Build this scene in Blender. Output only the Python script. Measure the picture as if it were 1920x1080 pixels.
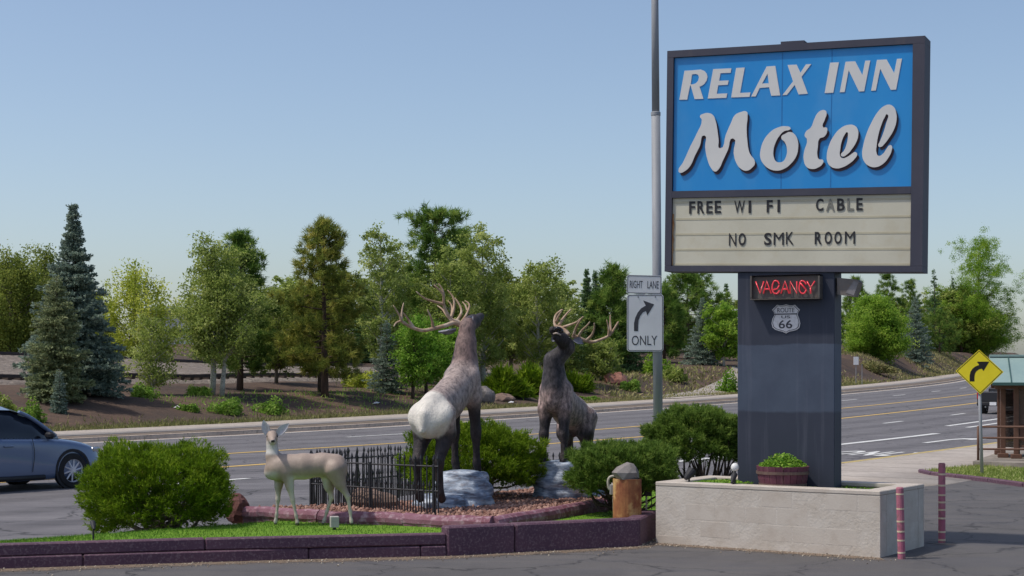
import bpy, bmesh, math, random
import numpy as np
from mathutils import Vector, Matrix
R = math.radians
scene = bpy.context.scene
for o in list(bpy.data.objects):
    bpy.data.objects.remove(o)

# ------------------------------------------------------------------ camera, sky, sun, exposure
CAMH, F, HORIZ = 2.08, 3000.0, 700.0
cam_d = bpy.data.cameras.new('camera')
cam = bpy.data.objects.new('camera', cam_d)
scene.collection.objects.link(cam)
cam.location = (0, 0, CAMH)
cam.rotation_euler = (R(90), 0, 0)
cam_d.sensor_width = 36.0
cam_d.lens = F / 1920 * 36
cam_d.shift_y = (HORIZ - 540) / 1920
cam_d.clip_start = 0.2
cam_d.clip_end = 6000
scene.camera = cam

SUN_EL, SUN_AZ = 60.0, -102.0          # azimuth clockwise from +Y (the view direction): high on the left
world = bpy.data.worlds.new('World')
scene.world = world
world.use_nodes = True
wn = world.node_tree
bg = wn.nodes['Background']
sky = wn.nodes.new('ShaderNodeTexSky')
sky.sky_type = 'NISHITA'
sky.sun_disc = False
sky.sun_elevation = R(SUN_EL)
sky.sun_rotation = R(SUN_AZ)
sky.altitude = 2100
sky.air_density = 1.12
sky.dust_density = 10.0
sky.ozone_density = 0.5
wn.links.new(sky.outputs[0], bg.inputs[0])
bg.inputs[1].default_value = 0.118
sun_d = bpy.data.lights.new('sun', 'SUN')
sun_d.energy = 2.3
sun_d.angle = R(2.5)
sun_d.color = (1.0, 0.93, 0.83)
sun = bpy.data.objects.new('sun', sun_d)
scene.collection.objects.link(sun)
a, e = R(SUN_AZ), R(SUN_EL)
to_sun = Vector((math.sin(a) * math.cos(e), math.cos(a) * math.cos(e), math.sin(e)))
sun.rotation_euler = (-to_sun).to_track_quat('-Z', 'Y').to_euler()
sun.location = to_sun * 60
scene.view_settings.view_transform = 'Standard'
scene.view_settings.look = 'None'
scene.view_settings.exposure = 0.32
scene.view_settings.gamma = 1.0
scene.render.engine = 'CYCLES'
scene.cycles.use_denoising = True
scene.cycles.max_bounces = 6
scene.cycles.transparent_max_bounces = 8

# ------------------------------------------------------------------ helpers
col = scene.collection
rng = np.random.default_rng(7)
random.seed(7)

def P(x, y, Y):
    """photo pixel and distance -> point of the place"""
    return np.array([(x - 960) / F * Y, Y, CAMH - (y - HORIZ) / F * Y])

def G(x, y, z=0.0):
    """photo pixel of a spot on a level surface of height z -> point of the place"""
    return P(x, y, (CAMH - z) * F / (y - HORIZ))

def lin(c):
    return tuple(((v / 255) / 12.92 if v / 255 <= 0.04045 else ((v / 255 + 0.055) / 1.055) ** 2.4) for v in c)

def tag(o, label=None, cat=None, group=None, kind=None):
    if label: o['label'] = label
    if cat: o['category'] = cat
    if group: o['group'] = group
    if kind: o['kind'] = kind
    return o

def empty(name, loc=(0, 0, 0), rz=0):
    o = bpy.data.objects.new(name, None)
    o.empty_display_size = 0.2
    col.objects.link(o)
    o.location = loc
    o.rotation_euler = (0, 0, rz)
    bpy.context.view_layer.update()
    return o

def link(name, me, mat=None, parent=None, loc=None):
    o = bpy.data.objects.new(name, me)
    col.objects.link(o)
    if mat is not None and not me.materials:
        for m in (mat if isinstance(mat, (list, tuple)) else [mat]):
            me.materials.append(m)
    if parent is not None:
        o.parent = parent
    if loc is not None:
        o.location = loc
    return o

def mesh_np(name, V, Fc, smooth=False, rnd=None, colr=None, mi=None):
    """mesh from arrays; Fc (n,k) faces of one size or a list of such arrays"""
    me = bpy.data.meshes.new(name)
    V = np.asarray(V, dtype=np.float32)
    Fl = [np.asarray(f, dtype=np.int32) for f in (Fc if isinstance(Fc, list) else [Fc])]
    Fl = [f for f in Fl if len(f)]
    nl = sum(f.size for f in Fl)
    nf = sum(len(f) for f in Fl)
    me.vertices.add(len(V))
    me.vertices.foreach_set('co', V.ravel())
    me.loops.add(nl)
    me.loops.foreach_set('vertex_index', np.concatenate([f.ravel() for f in Fl]))
    me.polygons.add(nf)
    tot = np.concatenate([np.full(len(f), f.shape[1], np.int32) for f in Fl])
    st = np.concatenate([[0], np.cumsum(tot)[:-1]]).astype(np.int32)
    me.polygons.foreach_set('loop_start', st)
    if smooth:
        me.polygons.foreach_set('use_smooth', np.ones(nf, dtype=bool))
    if mi is not None:
        me.polygons.foreach_set('material_index', np.asarray(mi, np.int32))
    if rnd is not None:
        at = me.attributes.new('rnd', 'FLOAT', 'POINT')
        at.data.foreach_set('value', np.asarray(rnd, np.float32))
    if colr is not None:
        at = me.attributes.new('paint', 'FLOAT_COLOR', 'POINT')
        c4 = np.ones((len(V), 4), np.float32)
        c4[:, :colr.shape[1]] = colr
        at.data.foreach_set('color', c4.ravel())
    me.update(calc_edges=True)
    me.validate()
    return me

class MB:
    """collects shapes and links them as one mesh object"""
    def __init__(s): s.V = []; s.F = []
    def add(s, V, Fc):
        n = len(s.V)
        s.V += [tuple(map(float, v)) for v in V]
        s.F += [tuple(int(i) + n for i in f) for f in Fc]
        return s
    def box(s, c, d, rz=0, bev=0.0, M=None):
        x, y, z = d[0] / 2, d[1] / 2, d[2] / 2
        if bev > 0:
            b = min(bev, x * .9, y * .9, z * .9)
            V = []
            for sx in (-1, 1):
                for sy in (-1, 1):
                    for sz in (-1, 1):
                        V += [(sx * x, sy * (y - b), sz * (z - b)), (sx * (x - b), sy * y, sz * (z - b)), (sx * (x - b), sy * (y - b), sz * z)]
            bm = bmesh.new()
            for v in V: bm.verts.new(v)
            bmesh.ops.convex_hull(bm, input=bm.verts)
            bmesh.ops.dissolve_limit(bm, angle_limit=0.01, verts=bm.verts, edges=bm.edges)
            bm.verts.index_update()
            V = [v.co[:] for v in bm.verts]; Fc = [[v.index for v in f.verts] for f in bm.faces]
            bm.free()
        else:
            V = [(sx * x, sy * y, sz * z) for sx in (-1, 1) for sy in (-1, 1) for sz in (-1, 1)]
            Fc = [(0, 1, 3, 2), (4, 6, 7, 5), (0, 4, 5, 1), (2, 3, 7, 6), (0, 2, 6, 4), (1, 5, 7, 3)]
        T = Matrix.Translation(c) @ (M if M is not None else Matrix.Rotation(rz, 4, 'Z'))
        return s.add([T @ Vector(v) for v in V], Fc)
    def tube(s, pts, rad, n=8, cap=True, ell=None):
        V, Fc = tube(pts, rad, n, cap)
        return s.add(V, Fc)
    def prism(s, poly, z0, z1):
        n = len(poly)
        V = [(p[0], p[1], z0 if not callable(z0) else z0(p)) for p in poly] + [(p[0], p[1], z1 if not callable(z1) else z1(p)) for p in poly]
        Fc = [tuple(range(n - 1, -1, -1)), tuple(range(n, 2 * n))] + [(i, (i + 1) % n, n + (i + 1) % n, n + i) for i in range(n)]
        return s.add(V, Fc)
    def lathe(s, prof, c=(0, 0, 0), n=16, M=None, cap=True):
        T = Matrix.Translation(c) @ (M if M is not None else Matrix.Identity(4))
        V = []; Fc = []
        for r, z in prof:
            for k in range(n):
                t = 2 * math.pi * k / n
                V.append(T @ Vector((r * math.cos(t), r * math.sin(t), z)))
        m = len(prof)
        for i in range(m - 1):
            for k in range(n):
                Fc.append((i * n + k, i * n + (k + 1) % n, (i + 1) * n + (k + 1) % n, (i + 1) * n + k))
        if cap:
            Fc.append(tuple(range(n - 1, -1, -1)))
            Fc.append(tuple((m - 1) * n + k for k in range(n)))
        return s.add(V, Fc)
    def mesh(s, name, smooth=False):
        me = bpy.data.meshes.new(name)
        me.from_pydata(s.V, [], s.F)
        if smooth:
            me.polygons.foreach_set('use_smooth', [True] * len(me.polygons))
        me.update()
        return me
    def build(s, name, mat, parent=None, loc=None, smooth=False, world=False):
        """world=True: the vertices are in world space and are moved into the parent's (unrotated or rotated) space"""
        if world and parent is not None:
            Mi = parent.matrix_world.inverted()
            s.V = [tuple(Mi @ Vector(v)) for v in s.V]
        me = s.mesh(name, smooth)
        return link(name, me, mat, parent, loc)

def tube(pts, rad, n=8, cap=True):
    pts = [Vector(p) for p in pts]
    if not hasattr(rad, '__len__'): rad = [rad] * len(pts)
    V = []; Fc = []
    up = None
    for i, p in enumerate(pts):
        t = (pts[min(i + 1, len(pts) - 1)] - pts[max(i - 1, 0)])
        t = t.normalized() if t.length > 1e-9 else Vector((0, 0, 1))
        if up is None:
            up = t.orthogonal().normalized()
        up = (up - t * up.dot(t))
        up = up.normalized() if up.length > 1e-6 else t.orthogonal().normalized()
        b = t.cross(up)
        for k in range(n):
            a_ = 2 * math.pi * k / n
            V.append(p + (up * math.cos(a_) + b * math.sin(a_)) * rad[i])
    for i in range(len(pts) - 1):
        for k in range(n):
            Fc.append((i * n + k, i * n + (k + 1) % n, (i + 1) * n + (k + 1) % n, (i + 1) * n + k))
    if cap:
        Fc.append(tuple(range(n - 1, -1, -1)))
        Fc.append(tuple((len(pts) - 1) * n + k for k in range(n)))
    return V, Fc

def spline(pts, m=6):
    """Catmull-Rom through the points"""
    p = np.asarray(pts, float)
    q = np.vstack([2 * p[0] - p[1], p, 2 * p[-1] - p[-2]])
    out = []
    for i in range(1, len(q) - 2):
        for t in np.linspace(0, 1, m, endpoint=False):
            out.append(0.5 * ((2 * q[i]) + (-q[i - 1] + q[i + 1]) * t + (2 * q[i - 1] - 5 * q[i] + 4 * q[i + 1] - q[i + 2]) * t * t + (-q[i - 1] + 3 * q[i] - 3 * q[i + 1] + q[i + 2]) * t ** 3))
    out.append(p[-1])
    return np.array(out)

# ------------------------------------------------------------------ materials
def nn(nt, t, **kw):
    n = nt.nodes.new(t)
    for k, v in kw.items(): setattr(n, k, v)
    return n

def new_mat(name):
    m = bpy.data.materials.new(name)
    m.use_nodes = True
    return m, m.node_tree, m.node_tree.nodes['Principled BSDF']

def noise(nt, scale, detail=6, vec=None, rough=0.6, stretch=None, coords='Object'):
    n = nn(nt, 'ShaderNodeTexNoise')
    n.inputs['Scale'].default_value = scale
    n.inputs['Detail'].default_value = detail
    n.inputs['Roughness'].default_value = rough
    if vec is None:
        tc = nn(nt, 'ShaderNodeTexCoord')
        vec = tc.outputs[coords]
    if stretch is not None:
        mp = nn(nt, 'ShaderNodeMapping')
        mp.inputs['Scale'].default_value = stretch
        nt.links.new(vec, mp.inputs[0])
        vec = mp.outputs[0]
    nt.links.new(vec, n.inputs['Vector'])
    return n

def ramp(nt, src, stops):
    r = nn(nt, 'ShaderNodeValToRGB')
    el = r.color_ramp.elements
    while len(el) < len(stops): el.new(0.5)
    for k, (p, c) in enumerate(stops):
        el[k].position = p
        el[k].color = (*c, 1) if len(c) == 3 else c
    nt.links.new(src, r.inputs[0])
    return r

def mixc(nt, fac, a_, b_, mode='MIX'):
    m = nn(nt, 'ShaderNodeMix', data_type='RGBA', blend_type=mode)
    for sock, v in ((m.inputs[0], fac), (m.inputs[6], a_), (m.inputs[7], b_)):
        if isinstance(v, (int, float)): sock.default_value = v
        elif isinstance(v, tuple): sock.default_value = (*v, 1) if len(v) == 3 else v
        else: nt.links.new(v, sock)
    return m.outputs[2]

def bump(nt, bs, src, strength, dist=0.02):
    b = nn(nt, 'ShaderNodeBump')
    b.inputs['Strength'].default_value = strength
    b.inputs['Distance'].default_value = dist
    nt.links.new(src, b.inputs['Height'])
    nt.links.new(b.outputs[0], bs.inputs['Normal'])

def M(name, c1, c2=None, scale=3.0, c3=None, scale3=30.0, amt3=0.35, rough=0.8, spec=0.3, metal=0.0, bmp=0.0, bscale=60.0, bdist=0.01, stretch=None, coords='Object', lo=0.35, hi=0.65):
    m, nt, bs = new_mat(name)
    bs.inputs['Roughness'].default_value = rough
    bs.inputs['Specular IOR Level'].default_value = spec
    bs.inputs['Metallic'].default_value = metal
    c1 = lin(c1)
    if c2 is None:
        bs.inputs['Base Color'].default_value = (*c1, 1)
    else:
        n = noise(nt, scale, stretch=stretch, coords=coords)
        r = ramp(nt, n.outputs[0], [(lo, c1), (hi, lin(c2))])
        out = r.outputs[0]
        if c3 is not None:
            n3 = noise(nt, scale3, 4, coords=coords, stretch=stretch)
            r3 = ramp(nt, n3.outputs[0], [(0.5, (0, 0, 0)), (0.68, (amt3, amt3, amt3))])
            out = mixc(nt, r3.outputs[0], out, lin(c3))
        nt.links.new(out, bs.inputs['Base Color'])
    if bmp:
        nb = noise(nt, bscale, 4, coords=coords)
        bump(nt, bs, nb.outputs[0], bmp, bdist)
    return m

def leaf_mat(name, c1, c2, c3, trans=0.3, rough=0.7):
    """three real leaf colours picked leaf by leaf"""
    m, nt, bs = new_mat(name)
    at = nn(nt, 'ShaderNodeAttribute', attribute_name='rnd')
    r = ramp(nt, at.outputs['Fac'], [(0.05, lin(c1)), (0.55, lin(c2)), (0.97, lin(c3))])
    bs.inputs['Roughness'].default_value = rough
    bs.inputs['Specular IOR Level'].default_value = 0.2
    nt.links.new(r.outputs[0], bs.inputs['Base Color'])
    if trans:
        tr = nn(nt, 'ShaderNodeBsdfTranslucent')
        nt.links.new(r.outputs[0], tr.inputs[0])
        mx = nn(nt, 'ShaderNodeMixShader')
        mx.inputs[0].default_value = trans
        nt.links.new(bs.outputs[0], mx.inputs[1])
        nt.links.new(tr.outputs[0], mx.inputs[2])
        nt.links.new(mx.outputs[0], nt.nodes['Material Output'].inputs[0])
    return m

def asphalt(name, ca, cb, cc, streak=None, wear=False):
    m, nt, bs = new_mat(name)
    n1 = noise(nt, 0.35, 5)
    base = ramp(nt, n1.outputs[0], [(0.3, lin(ca)), (0.7, lin(cb))]).outputs[0]
    n2 = noise(nt, 90, 3)
    sp = ramp(nt, n2.outputs[0], [(0.35, (0.6, 0.6, 0.6)), (0.5, (1, 1, 1)), (0.72, (1.5, 1.48, 1.45))]).outputs[0]
    base = mixc(nt, 0.8, base, sp, 'MULTIPLY')
    n3 = noise(nt, 1.7, 8, rough=0.75)
    st = ramp(nt, n3.outputs[0], [(0.5, (0, 0, 0)), (0.7, (0.75, 0.75, 0.75))]).outputs[0]
    base = mixc(nt, st, base, lin(cc))
    vo = nn(nt, 'ShaderNodeTexVoronoi', feature='DISTANCE_TO_EDGE')
    vo.inputs['Scale'].default_value = 0.45
    tc = nn(nt, 'ShaderNodeTexCoord')
    wv = noise(nt, 1.2, 6)
    va = nn(nt, 'ShaderNodeVectorMath', operation='MULTIPLY_ADD')
    nt.links.new(wv.outputs['Color'], va.inputs[0])
    va.inputs[1].default_value = (1.2, 1.2, 0)
    nt.links.new(tc.outputs['Object'], va.inputs[2])
    nt.links.new(va.outputs[0], vo.inputs['Vector'])
    cr = ramp(nt, vo.outputs['Distance'], [(0.0, (0.8, 0.8, 0.8)), (0.013, (0, 0, 0))]).outputs[0]
    base = mixc(nt, cr, base, lin((42, 42, 45)))
    if streak:
        ns = noise(nt, 1.0, 5, stretch=streak)
        ss = ramp(nt, ns.outputs[0], [(0.45, (0, 0, 0)), (0.62, (0.4, 0.4, 0.4))]).outputs[0]
        base = mixc(nt, ss, base, lin((84, 84, 90)))
    if wear:
        at = nn(nt, 'ShaderNodeAttribute', attribute_name='rnd')
        w1 = nn(nt, 'ShaderNodeMath', operation='MULTIPLY'); nt.links.new(at.outputs['Fac'], w1.inputs[0]); w1.inputs[1].default_value = 2 * math.pi / 2.05
        w2 = nn(nt, 'ShaderNodeMath', operation='COSINE'); nt.links.new(w1.outputs[0], w2.inputs[0])
        wr = ramp(nt, w2.outputs[0], [(0.0, (1.05, 1.05, 1.05)), (0.75, (0.86, 0.86, 0.86))]).outputs[0]
        base = mixc(nt, 1.0, base, wr, 'MULTIPLY')
        mp = nn(nt, 'ShaderNodeMapping'); mp.inputs['Rotation'].default_value = (0, 0, R(-58)); mp.inputs['Scale'].default_value = (0.12, 2.2, 1)
        tc2 = nn(nt, 'ShaderNodeTexCoord'); nt.links.new(tc2.outputs['Object'], mp.inputs[0])
        n5 = noise(nt, 1.0, 6, vec=mp.outputs[0])
        base = mixc(nt, 0.9, base, ramp(nt, n5.outputs[0], [(0.35, (0.8, 0.8, 0.81)), (0.65, (1.14, 1.13, 1.12))]).outputs[0], 'MULTIPLY')
    nt.links.new(base, bs.inputs['Base Color'])
    bs.inputs['Roughness'].default_value = 0.85
    bs.inputs['Specular IOR Level'].default_value = 0.25
    nb = noise(nt, 130, 2)
    bump(nt, bs, nb.outputs[0], 0.5, 0.008)
    return m

MT = {}
MT['road'] = asphalt('road_asphalt', (104, 102, 105), (116, 114, 116), (96, 94, 97), wear=True)
MT['lot'] = asphalt('lot_asphalt', (88, 86, 86), (103, 100, 99), (75, 73, 74), streak=(0.5, 4.0, 1))
MT['white_line'] = M('white_road_paint', (226, 226, 222), (200, 200, 198), 6, c3=(120, 120, 122), scale3=25, amt3=0.6)
MT['yellow_line'] = M('yellow_road_paint', (222, 184, 96), (206, 172, 100), 6, c3=(125, 115, 100), scale3=25, amt3=0.6)
MT['concrete'] = M('concrete', (176, 167, 158), (160, 151, 143), 0.8, c3=(120, 112, 104), scale3=6, amt3=0.4, bmp=0.2)
MT['kerb'] = M('kerb_concrete', (206, 186, 166), (182, 162, 144), 1.2, c3=(100, 90, 82), scale3=8, amt3=0.5)
MT['verge'] = M('verge_soil', (95, 84, 76), (122, 108, 98), 2.5, c3=(98, 102, 66), scale3=5, amt3=0.5)
MT['yellow_kerb'] = M('yellow_kerb_paint', (196, 172, 92), (168, 150, 110), 3, c3=(140, 132, 120), scale3=14, amt3=0.7)

# ------------------------------------------------------------------ road geometry (plan curve of the far edge line, all else by offset)
CE = (-1.14878744e-03, 7.66511295e-01, -4.92826835e+01)
def zr(Y):
    Y = np.asarray(Y, float)
    d = Y - 60
    return -0.15 + 0.0125 * 0.5 * (d + np.sqrt(d * d + 60))
_Yd = np.arange(-70, 520, 0.5)
def _ex(Y):
    lo, hi = 12.0, 170.0
    Yc = np.clip(Y, lo, hi)
    return np.polyval(CE, Yc) + (2 * CE[0] * Yc + CE[1]) * (Y - Yc)
_Xd = _ex(_Yd)
_T = np.stack([np.gradient(_Xd), np.gradient(_Yd)], 1)
_T /= np.linalg.norm(_T, axis=1)[:, None]
_N = np.stack([-_T[:, 1], _T[:, 0]], 1)
_S = np.concatenate([[0], np.cumsum(np.hypot(np.diff(_Xd), np.diff(_Yd)))])

def at_s(s, t):
    """plan point at arc length s along the far edge line, t to its left (away from us)"""
    s = np.asarray(s, float)
    x = np.interp(s, _S, _Xd); y = np.interp(s, _S, _Yd)
    nx = np.interp(s, _S, _N[:, 0]); ny = np.interp(s, _S, _N[:, 1])
    return np.stack([x + nx * t, y + ny * t], -1)
def s_of_Y(Y): return float(np.interp(Y, _Yd, _S))
def st_of(p):
    i = int(np.argmin((_Xd - p[0]) ** 2 + (_Yd - p[1]) ** 2))
    return float(_S[i] + (np.array(p[:2]) - [_Xd[i], _Yd[i]]) @ _T[i]), float((np.array(p[:2]) - [_Xd[i], _Yd[i]]) @ _N[i])
def tang(s):
    return np.array([np.interp(s, _S, _T[:, 0]), np.interp(s, _S, _T[:, 1])])
def Groad(x, y, dz=0.0):
    Y = 40.0
    for _ in range(40):
        Y = (CAMH - float(zr(Y)) - dz) * F / (y - HORIZ) if Y < 1 else 0.5 * Y + 0.5 * (CAMH - float(zr(Y)) - dz) * F / (y - HORIZ)
    return P(x, y, Y)

def strip(name, t0, t1, s0, s1, dz, mat, thick=0.0, step=1.5, kind='structure', parent=None):
    s = np.linspace(s0, s1, max(2, int((s1 - s0) / step) + 1))
    a_ = at_s(s, t0); b_ = at_s(s, t1)
    za = zr(a_[:, 1]) + dz; zb = zr(b_[:, 1]) + dz
    n = len(s)
    V = np.concatenate([np.c_[a_, za], np.c_[b_, zb]])
    i = np.arange(n - 1)
    fl = [np.stack([i, i + 1, n + i + 1, n + i], 1)] if t0 > t1 else [np.stack([i, n + i, n + i + 1, i + 1], 1)]
    if thick:
        V = np.concatenate([V, V - [0, 0, thick]])
        m = 2 * n
        fl.append(np.stack([i, m + i, m + i + 1, i + 1], 1))
        fl.append(np.stack([n + i, n + i + 1, m + n + i + 1, m + n + i], 1))
        fl.append(np.array([[0, n, m + n, m], [n - 1, m + n - 1, m + 2 * n - 1, 2 * n - 1]]))
    o = link(name, mesh_np(name, V, fl), mat, parent)
    if kind and parent is None: o['kind'] = kind
    return o

S0, S1 = s_of_Y(-60), s_of_Y(480)
sr = np.concatenate([np.arange(S0, s_of_Y(20), 10), np.arange(s_of_Y(20), s_of_Y(150), 1.5), np.arange(s_of_Y(150), S1, 8)])
tr_ = np.linspace(0.5, -36, 26)
SS, TT = np.meshgrid(sr, tr_, indexing='ij'); XY = at_s(SS, TT)
nI, nJ = SS.shape; ii, jj = np.meshgrid(np.arange(nI - 1), np.arange(nJ - 1), indexing='ij'); q = (ii * nJ + jj).ravel()
road = link('road', mesh_np('road', np.c_[XY.reshape(-1, 2), zr(XY[..., 1]).ravel()], np.stack([q + 1, q + nJ + 1, q + nJ, q], 1), smooth=True, rnd=TT.ravel()), MT['road']); road['kind'] = 'structure'
ML = 0.007
def mark(name, t, w, s0, s1, mat, dz=ML, dt=0.0):
    return strip(name, t + w / 2, t - w / 2, s0, s1, dz, mat, step=2.0, parent=road)
sv0, sv1 = s_of_Y(10), s_of_Y(330)
mark('edge_line', 0.0, 0.17, sv0, sv1, MT['white_line'])
mark('yellow_line', -8.2, 0.22, sv0, sv1, MT['yellow_line'])
mark('yellow_line', -12.5, 0.24, sv0, sv1, MT['yellow_line'])
def dashes(t, px, L, cyc, w=0.18):
    s_ref, _ = st_of(Groad(*px))
    k0 = int((s_ref - s_of_Y(25)) / cyc)
    for k in range(-k0, 14):
        mark('lane_dash', t, w, s_ref + k * cyc, s_ref + k * cyc + L, MT['white_line'])
dashes(-4.05, (657, 820), 3.6, 13.0)
dashes(-15.8, (1658, 794), 2.6, 10.4)
st_a, _ = st_of(Groad(1250, 876)); st_b, _ = st_of(Groad(1750, 812.7))
mark('turn_lane_line', -20.4, 0.3, st_a, st_b, MT['white_line'])
st_a, _ = st_of(Groad(1784, 799)); st_b, _ = st_of(Groad(1920, 777))
mark('turn_lane_line', -18.8, 0.25, st_a, st_b, MT['white_line'])
st_a, _ = st_of(Groad(1825, 802)); st_b, _ = st_of(Groad(1925, 785))
mark('turn_lane_line', -19.9, 0.22, st_a, st_b, MT['white_line'])

def text_mesh(txt, size=1.0, extrude=0.0, offset=0.0, shear=0.0, spacing=1.0, align='CENTER', sx=1.0):
    c = bpy.data.curves.new('lettering', 'FONT')
    c.body = txt; c.size = size; c.extrude = extrude; c.offset = offset; c.shear = shear
    c.space_character = spacing; c.align_x = align; c.align_y = 'CENTER'; c.resolution_u = 4
    o = bpy.data.objects.new('lettering', c)
    col.objects.link(o)
    bpy.context.view_layer.update()
    me = bpy.data.meshes.new_from_object(o.evaluated_get(bpy.context.evaluated_depsgraph_get()))
    bpy.data.objects.remove(o)
    bpy.data.curves.remove(c)
    n = len(me.vertices)
    V = np.zeros(n * 3, np.float32); me.vertices.foreach_get('co', V); V = V.reshape(-1, 3); V[:, 0] *= sx
    me.vertices.foreach_set('co', V.ravel()); me.update()
    return me

def place_flat(me, org, ex, ey, dz=0.0, conform=True):
    """puts a flat mesh on the road with its x along ex and y along ey"""
    n = len(me.vertices)
    V = np.zeros(n * 3, np.float32); me.vertices.foreach_get('co', V); V = V.reshape(-1, 3)
    W = np.asarray(org)[None, :2] + V[:, :1] * np.asarray(ex)[None, :2] + V[:, 1:2] * np.asarray(ey)[None, :2]
    Z = zr(W[:, 1]) + dz
    me.vertices.foreach_set('co', np.c_[W, Z].astype(np.float32).ravel()); me.update()
o3 = Groad(1642, 851); s3, t3 = st_of(o3); T3 = tang(s3)
me = text_mesh('ONLY', 0.78, offset=.03, spacing=1.25)
place_flat(me, o3, (T3[1], -T3[0]), T3 * 4.0, ML)
link('lettering', me, MT['white_line'], road)
oA = Groad(1775, 825.5); sA, _ = st_of(oA); TA = tang(sA)
mb = MB(); mb.add([(-.12, -1.6, 0), (.12, -1.6, 0), (.12, .2, 0), (.32, .62, 0), (.62, .7, 0), (.62, .25, 0), (1.15, .95, 0), (.62, 1.65, 0), (.62, 1.2, 0), (.12, 1.1, 0), (-.12, .5, 0)], [tuple(range(11))])
me = mb.mesh('turn_arrow'); place_flat(me, oA[:2], (TA[1] * .8, -TA[0] * .8), TA * 1.5, ML)
link('turn_arrow', me, MT['white_line'], road)

# far side: kerb, dirt verge, pavement
strip('kerb', 0.75, 0.5, S0, S1, 0.15, MT['kerb'], thick=0.4)
strip('gutter', 0.52, 0.18, S0, S1, 0.006, MT['kerb'])
strip('verge', 2.3, 0.75, S0, S1, 0.135, MT['verge'], thick=0.4)
strip('pavement', 5.4, 2.3, S0, S1, 0.155, MT['concrete'], thick=0.4)

# ------------------------------------------------------------------ the bank beyond the pavement
def sm(a_, b_, x):
    t = np.clip((np.asarray(x, float) - a_) / (b_ - a_), 0, 1)
    return t * t * (3 - 2 * t)
def vnoise(x, y, seed=0):
    x = np.asarray(x, float); y = np.asarray(y, float)
    r = np.zeros(np.broadcast(x, y).shape)
    g = np.random.default_rng(seed)
    for k in range(10):
        f1 = g.uniform(.12, .9); th = g.uniform(0, 6.28); ph = g.uniform(0, 6.28)
        r = r + np.sin((x * math.cos(th) + y * math.sin(th)) * f1 + ph) / (1 + 2 * f1)
    return r / 4
TB = 5.4
def bank_z(s, t):
    """height of the terrain at arc length s, t metres beyond the far edge line"""
    p = at_s(s, t); Yr = np.interp(s, _S, _Yd)
    base = zr(at_s(s, np.minimum(t, 60.0))[..., 1]) + 0.13
    u = t - TB
    hm = np.interp(Yr, [-50, 40, 62, 75, 100, 130, 200], [1.25, 1.25, 1.0, 0.85, 1.1, 1.9, 3.0])
    rail = np.interp(Yr, [40, 75, 105], [1.0, 1.0, 0.0])
    z = base + hm * sm(0.8, 8, u) + 0.4 * rail * sm(9, 14, u) + 1.1 * rail * sm(16, 27, u)
    z = z + np.interp(Yr, [90, 160], [0, 1.0]) * 2.0 * sm(6, 40, u)
    return z + 0.12 * vnoise(p[..., 0], p[..., 1], 3) * sm(0.5, 4, u)
sg = np.concatenate([np.arange(S0, s_of_Y(20), 12), np.arange(s_of_Y(20), s_of_Y(130), 1.0), np.arange(s_of_Y(130), S1, 6)])
tg = TB + np.concatenate([np.arange(-0.05, 12, 0.5), np.arange(12, 34, 1.0), np.array([36, 40, 46, 55, 70, 100, 160, 260, 420, 800, 1500])])
SS, TT = np.meshgrid(sg, tg, indexing='ij')
XY = at_s(SS, TT); ZZ = bank_z(SS, TT)
ZZ[:, 0] = zr(XY[:, 0, 1]) - 0.2
V = np.c_[XY.reshape(-1, 2), ZZ.ravel()]
nI, nJ = SS.shape
ii, jj = np.meshgrid(np.arange(nI - 1), np.arange(nJ - 1), indexing='ij')
q = (ii * nJ + jj).ravel()
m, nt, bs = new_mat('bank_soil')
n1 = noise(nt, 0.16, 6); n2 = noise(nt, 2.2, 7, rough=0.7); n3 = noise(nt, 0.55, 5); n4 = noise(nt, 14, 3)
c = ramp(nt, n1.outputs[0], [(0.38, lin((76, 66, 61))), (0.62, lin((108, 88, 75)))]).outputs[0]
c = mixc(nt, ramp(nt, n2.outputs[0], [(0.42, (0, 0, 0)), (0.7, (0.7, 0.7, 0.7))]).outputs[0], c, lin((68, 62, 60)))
c = mixc(nt, ramp(nt, n4.outputs[0], [(0.5, (0, 0, 0)), (0.75, (0.6, 0.6, 0.6))]).outputs[0], c, lin((112, 98, 87)))
c = mixc(nt, ramp(nt, n3.outputs[0], [(0.6, (0, 0, 0)), (0.76, (0.6, 0.6, 0.6))]).outputs[0], c, lin((112, 112, 72)))
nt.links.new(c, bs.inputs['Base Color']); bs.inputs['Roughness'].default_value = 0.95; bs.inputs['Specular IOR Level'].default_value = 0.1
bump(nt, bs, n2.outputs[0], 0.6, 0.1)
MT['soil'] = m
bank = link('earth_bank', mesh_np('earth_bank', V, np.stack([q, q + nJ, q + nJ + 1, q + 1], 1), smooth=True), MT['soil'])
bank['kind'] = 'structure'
# concrete path leaving the pavement towards the trees
kk = np.linspace(0, 1, 26); sp0 = st_of(Groad(1255, 752))[0]
pth = []
for sgn in (-1, 1):
    s_ = sp0 + 34 * kk; t_ = TB - .35 + 6.0 * kk ** 1.6 + (sgn * 1.25 + 0.95) * (1 - .25 * kk); p_ = at_s(s_, t_); pth.append(np.c_[p_, bank_z(s_, t_) + .05])
i = np.arange(25); o = link('path', mesh_np('path', np.concatenate(pth), np.stack([i, i + 1, 26 + i + 1, 26 + i], 1)), MT['concrete']); o['kind'] = 'structure'
# the general ground under everything, out to the horizon
gm = MB(); gm.add([(-3000, -400, -0.75), (3000, -400, -0.75), (3000, 4500, -0.75), (-3000, 4500, -0.75)], [(0, 1, 2, 3)])
g_o = gm.build('ground', MT['soil']); g_o['kind'] = 'structure'

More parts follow.
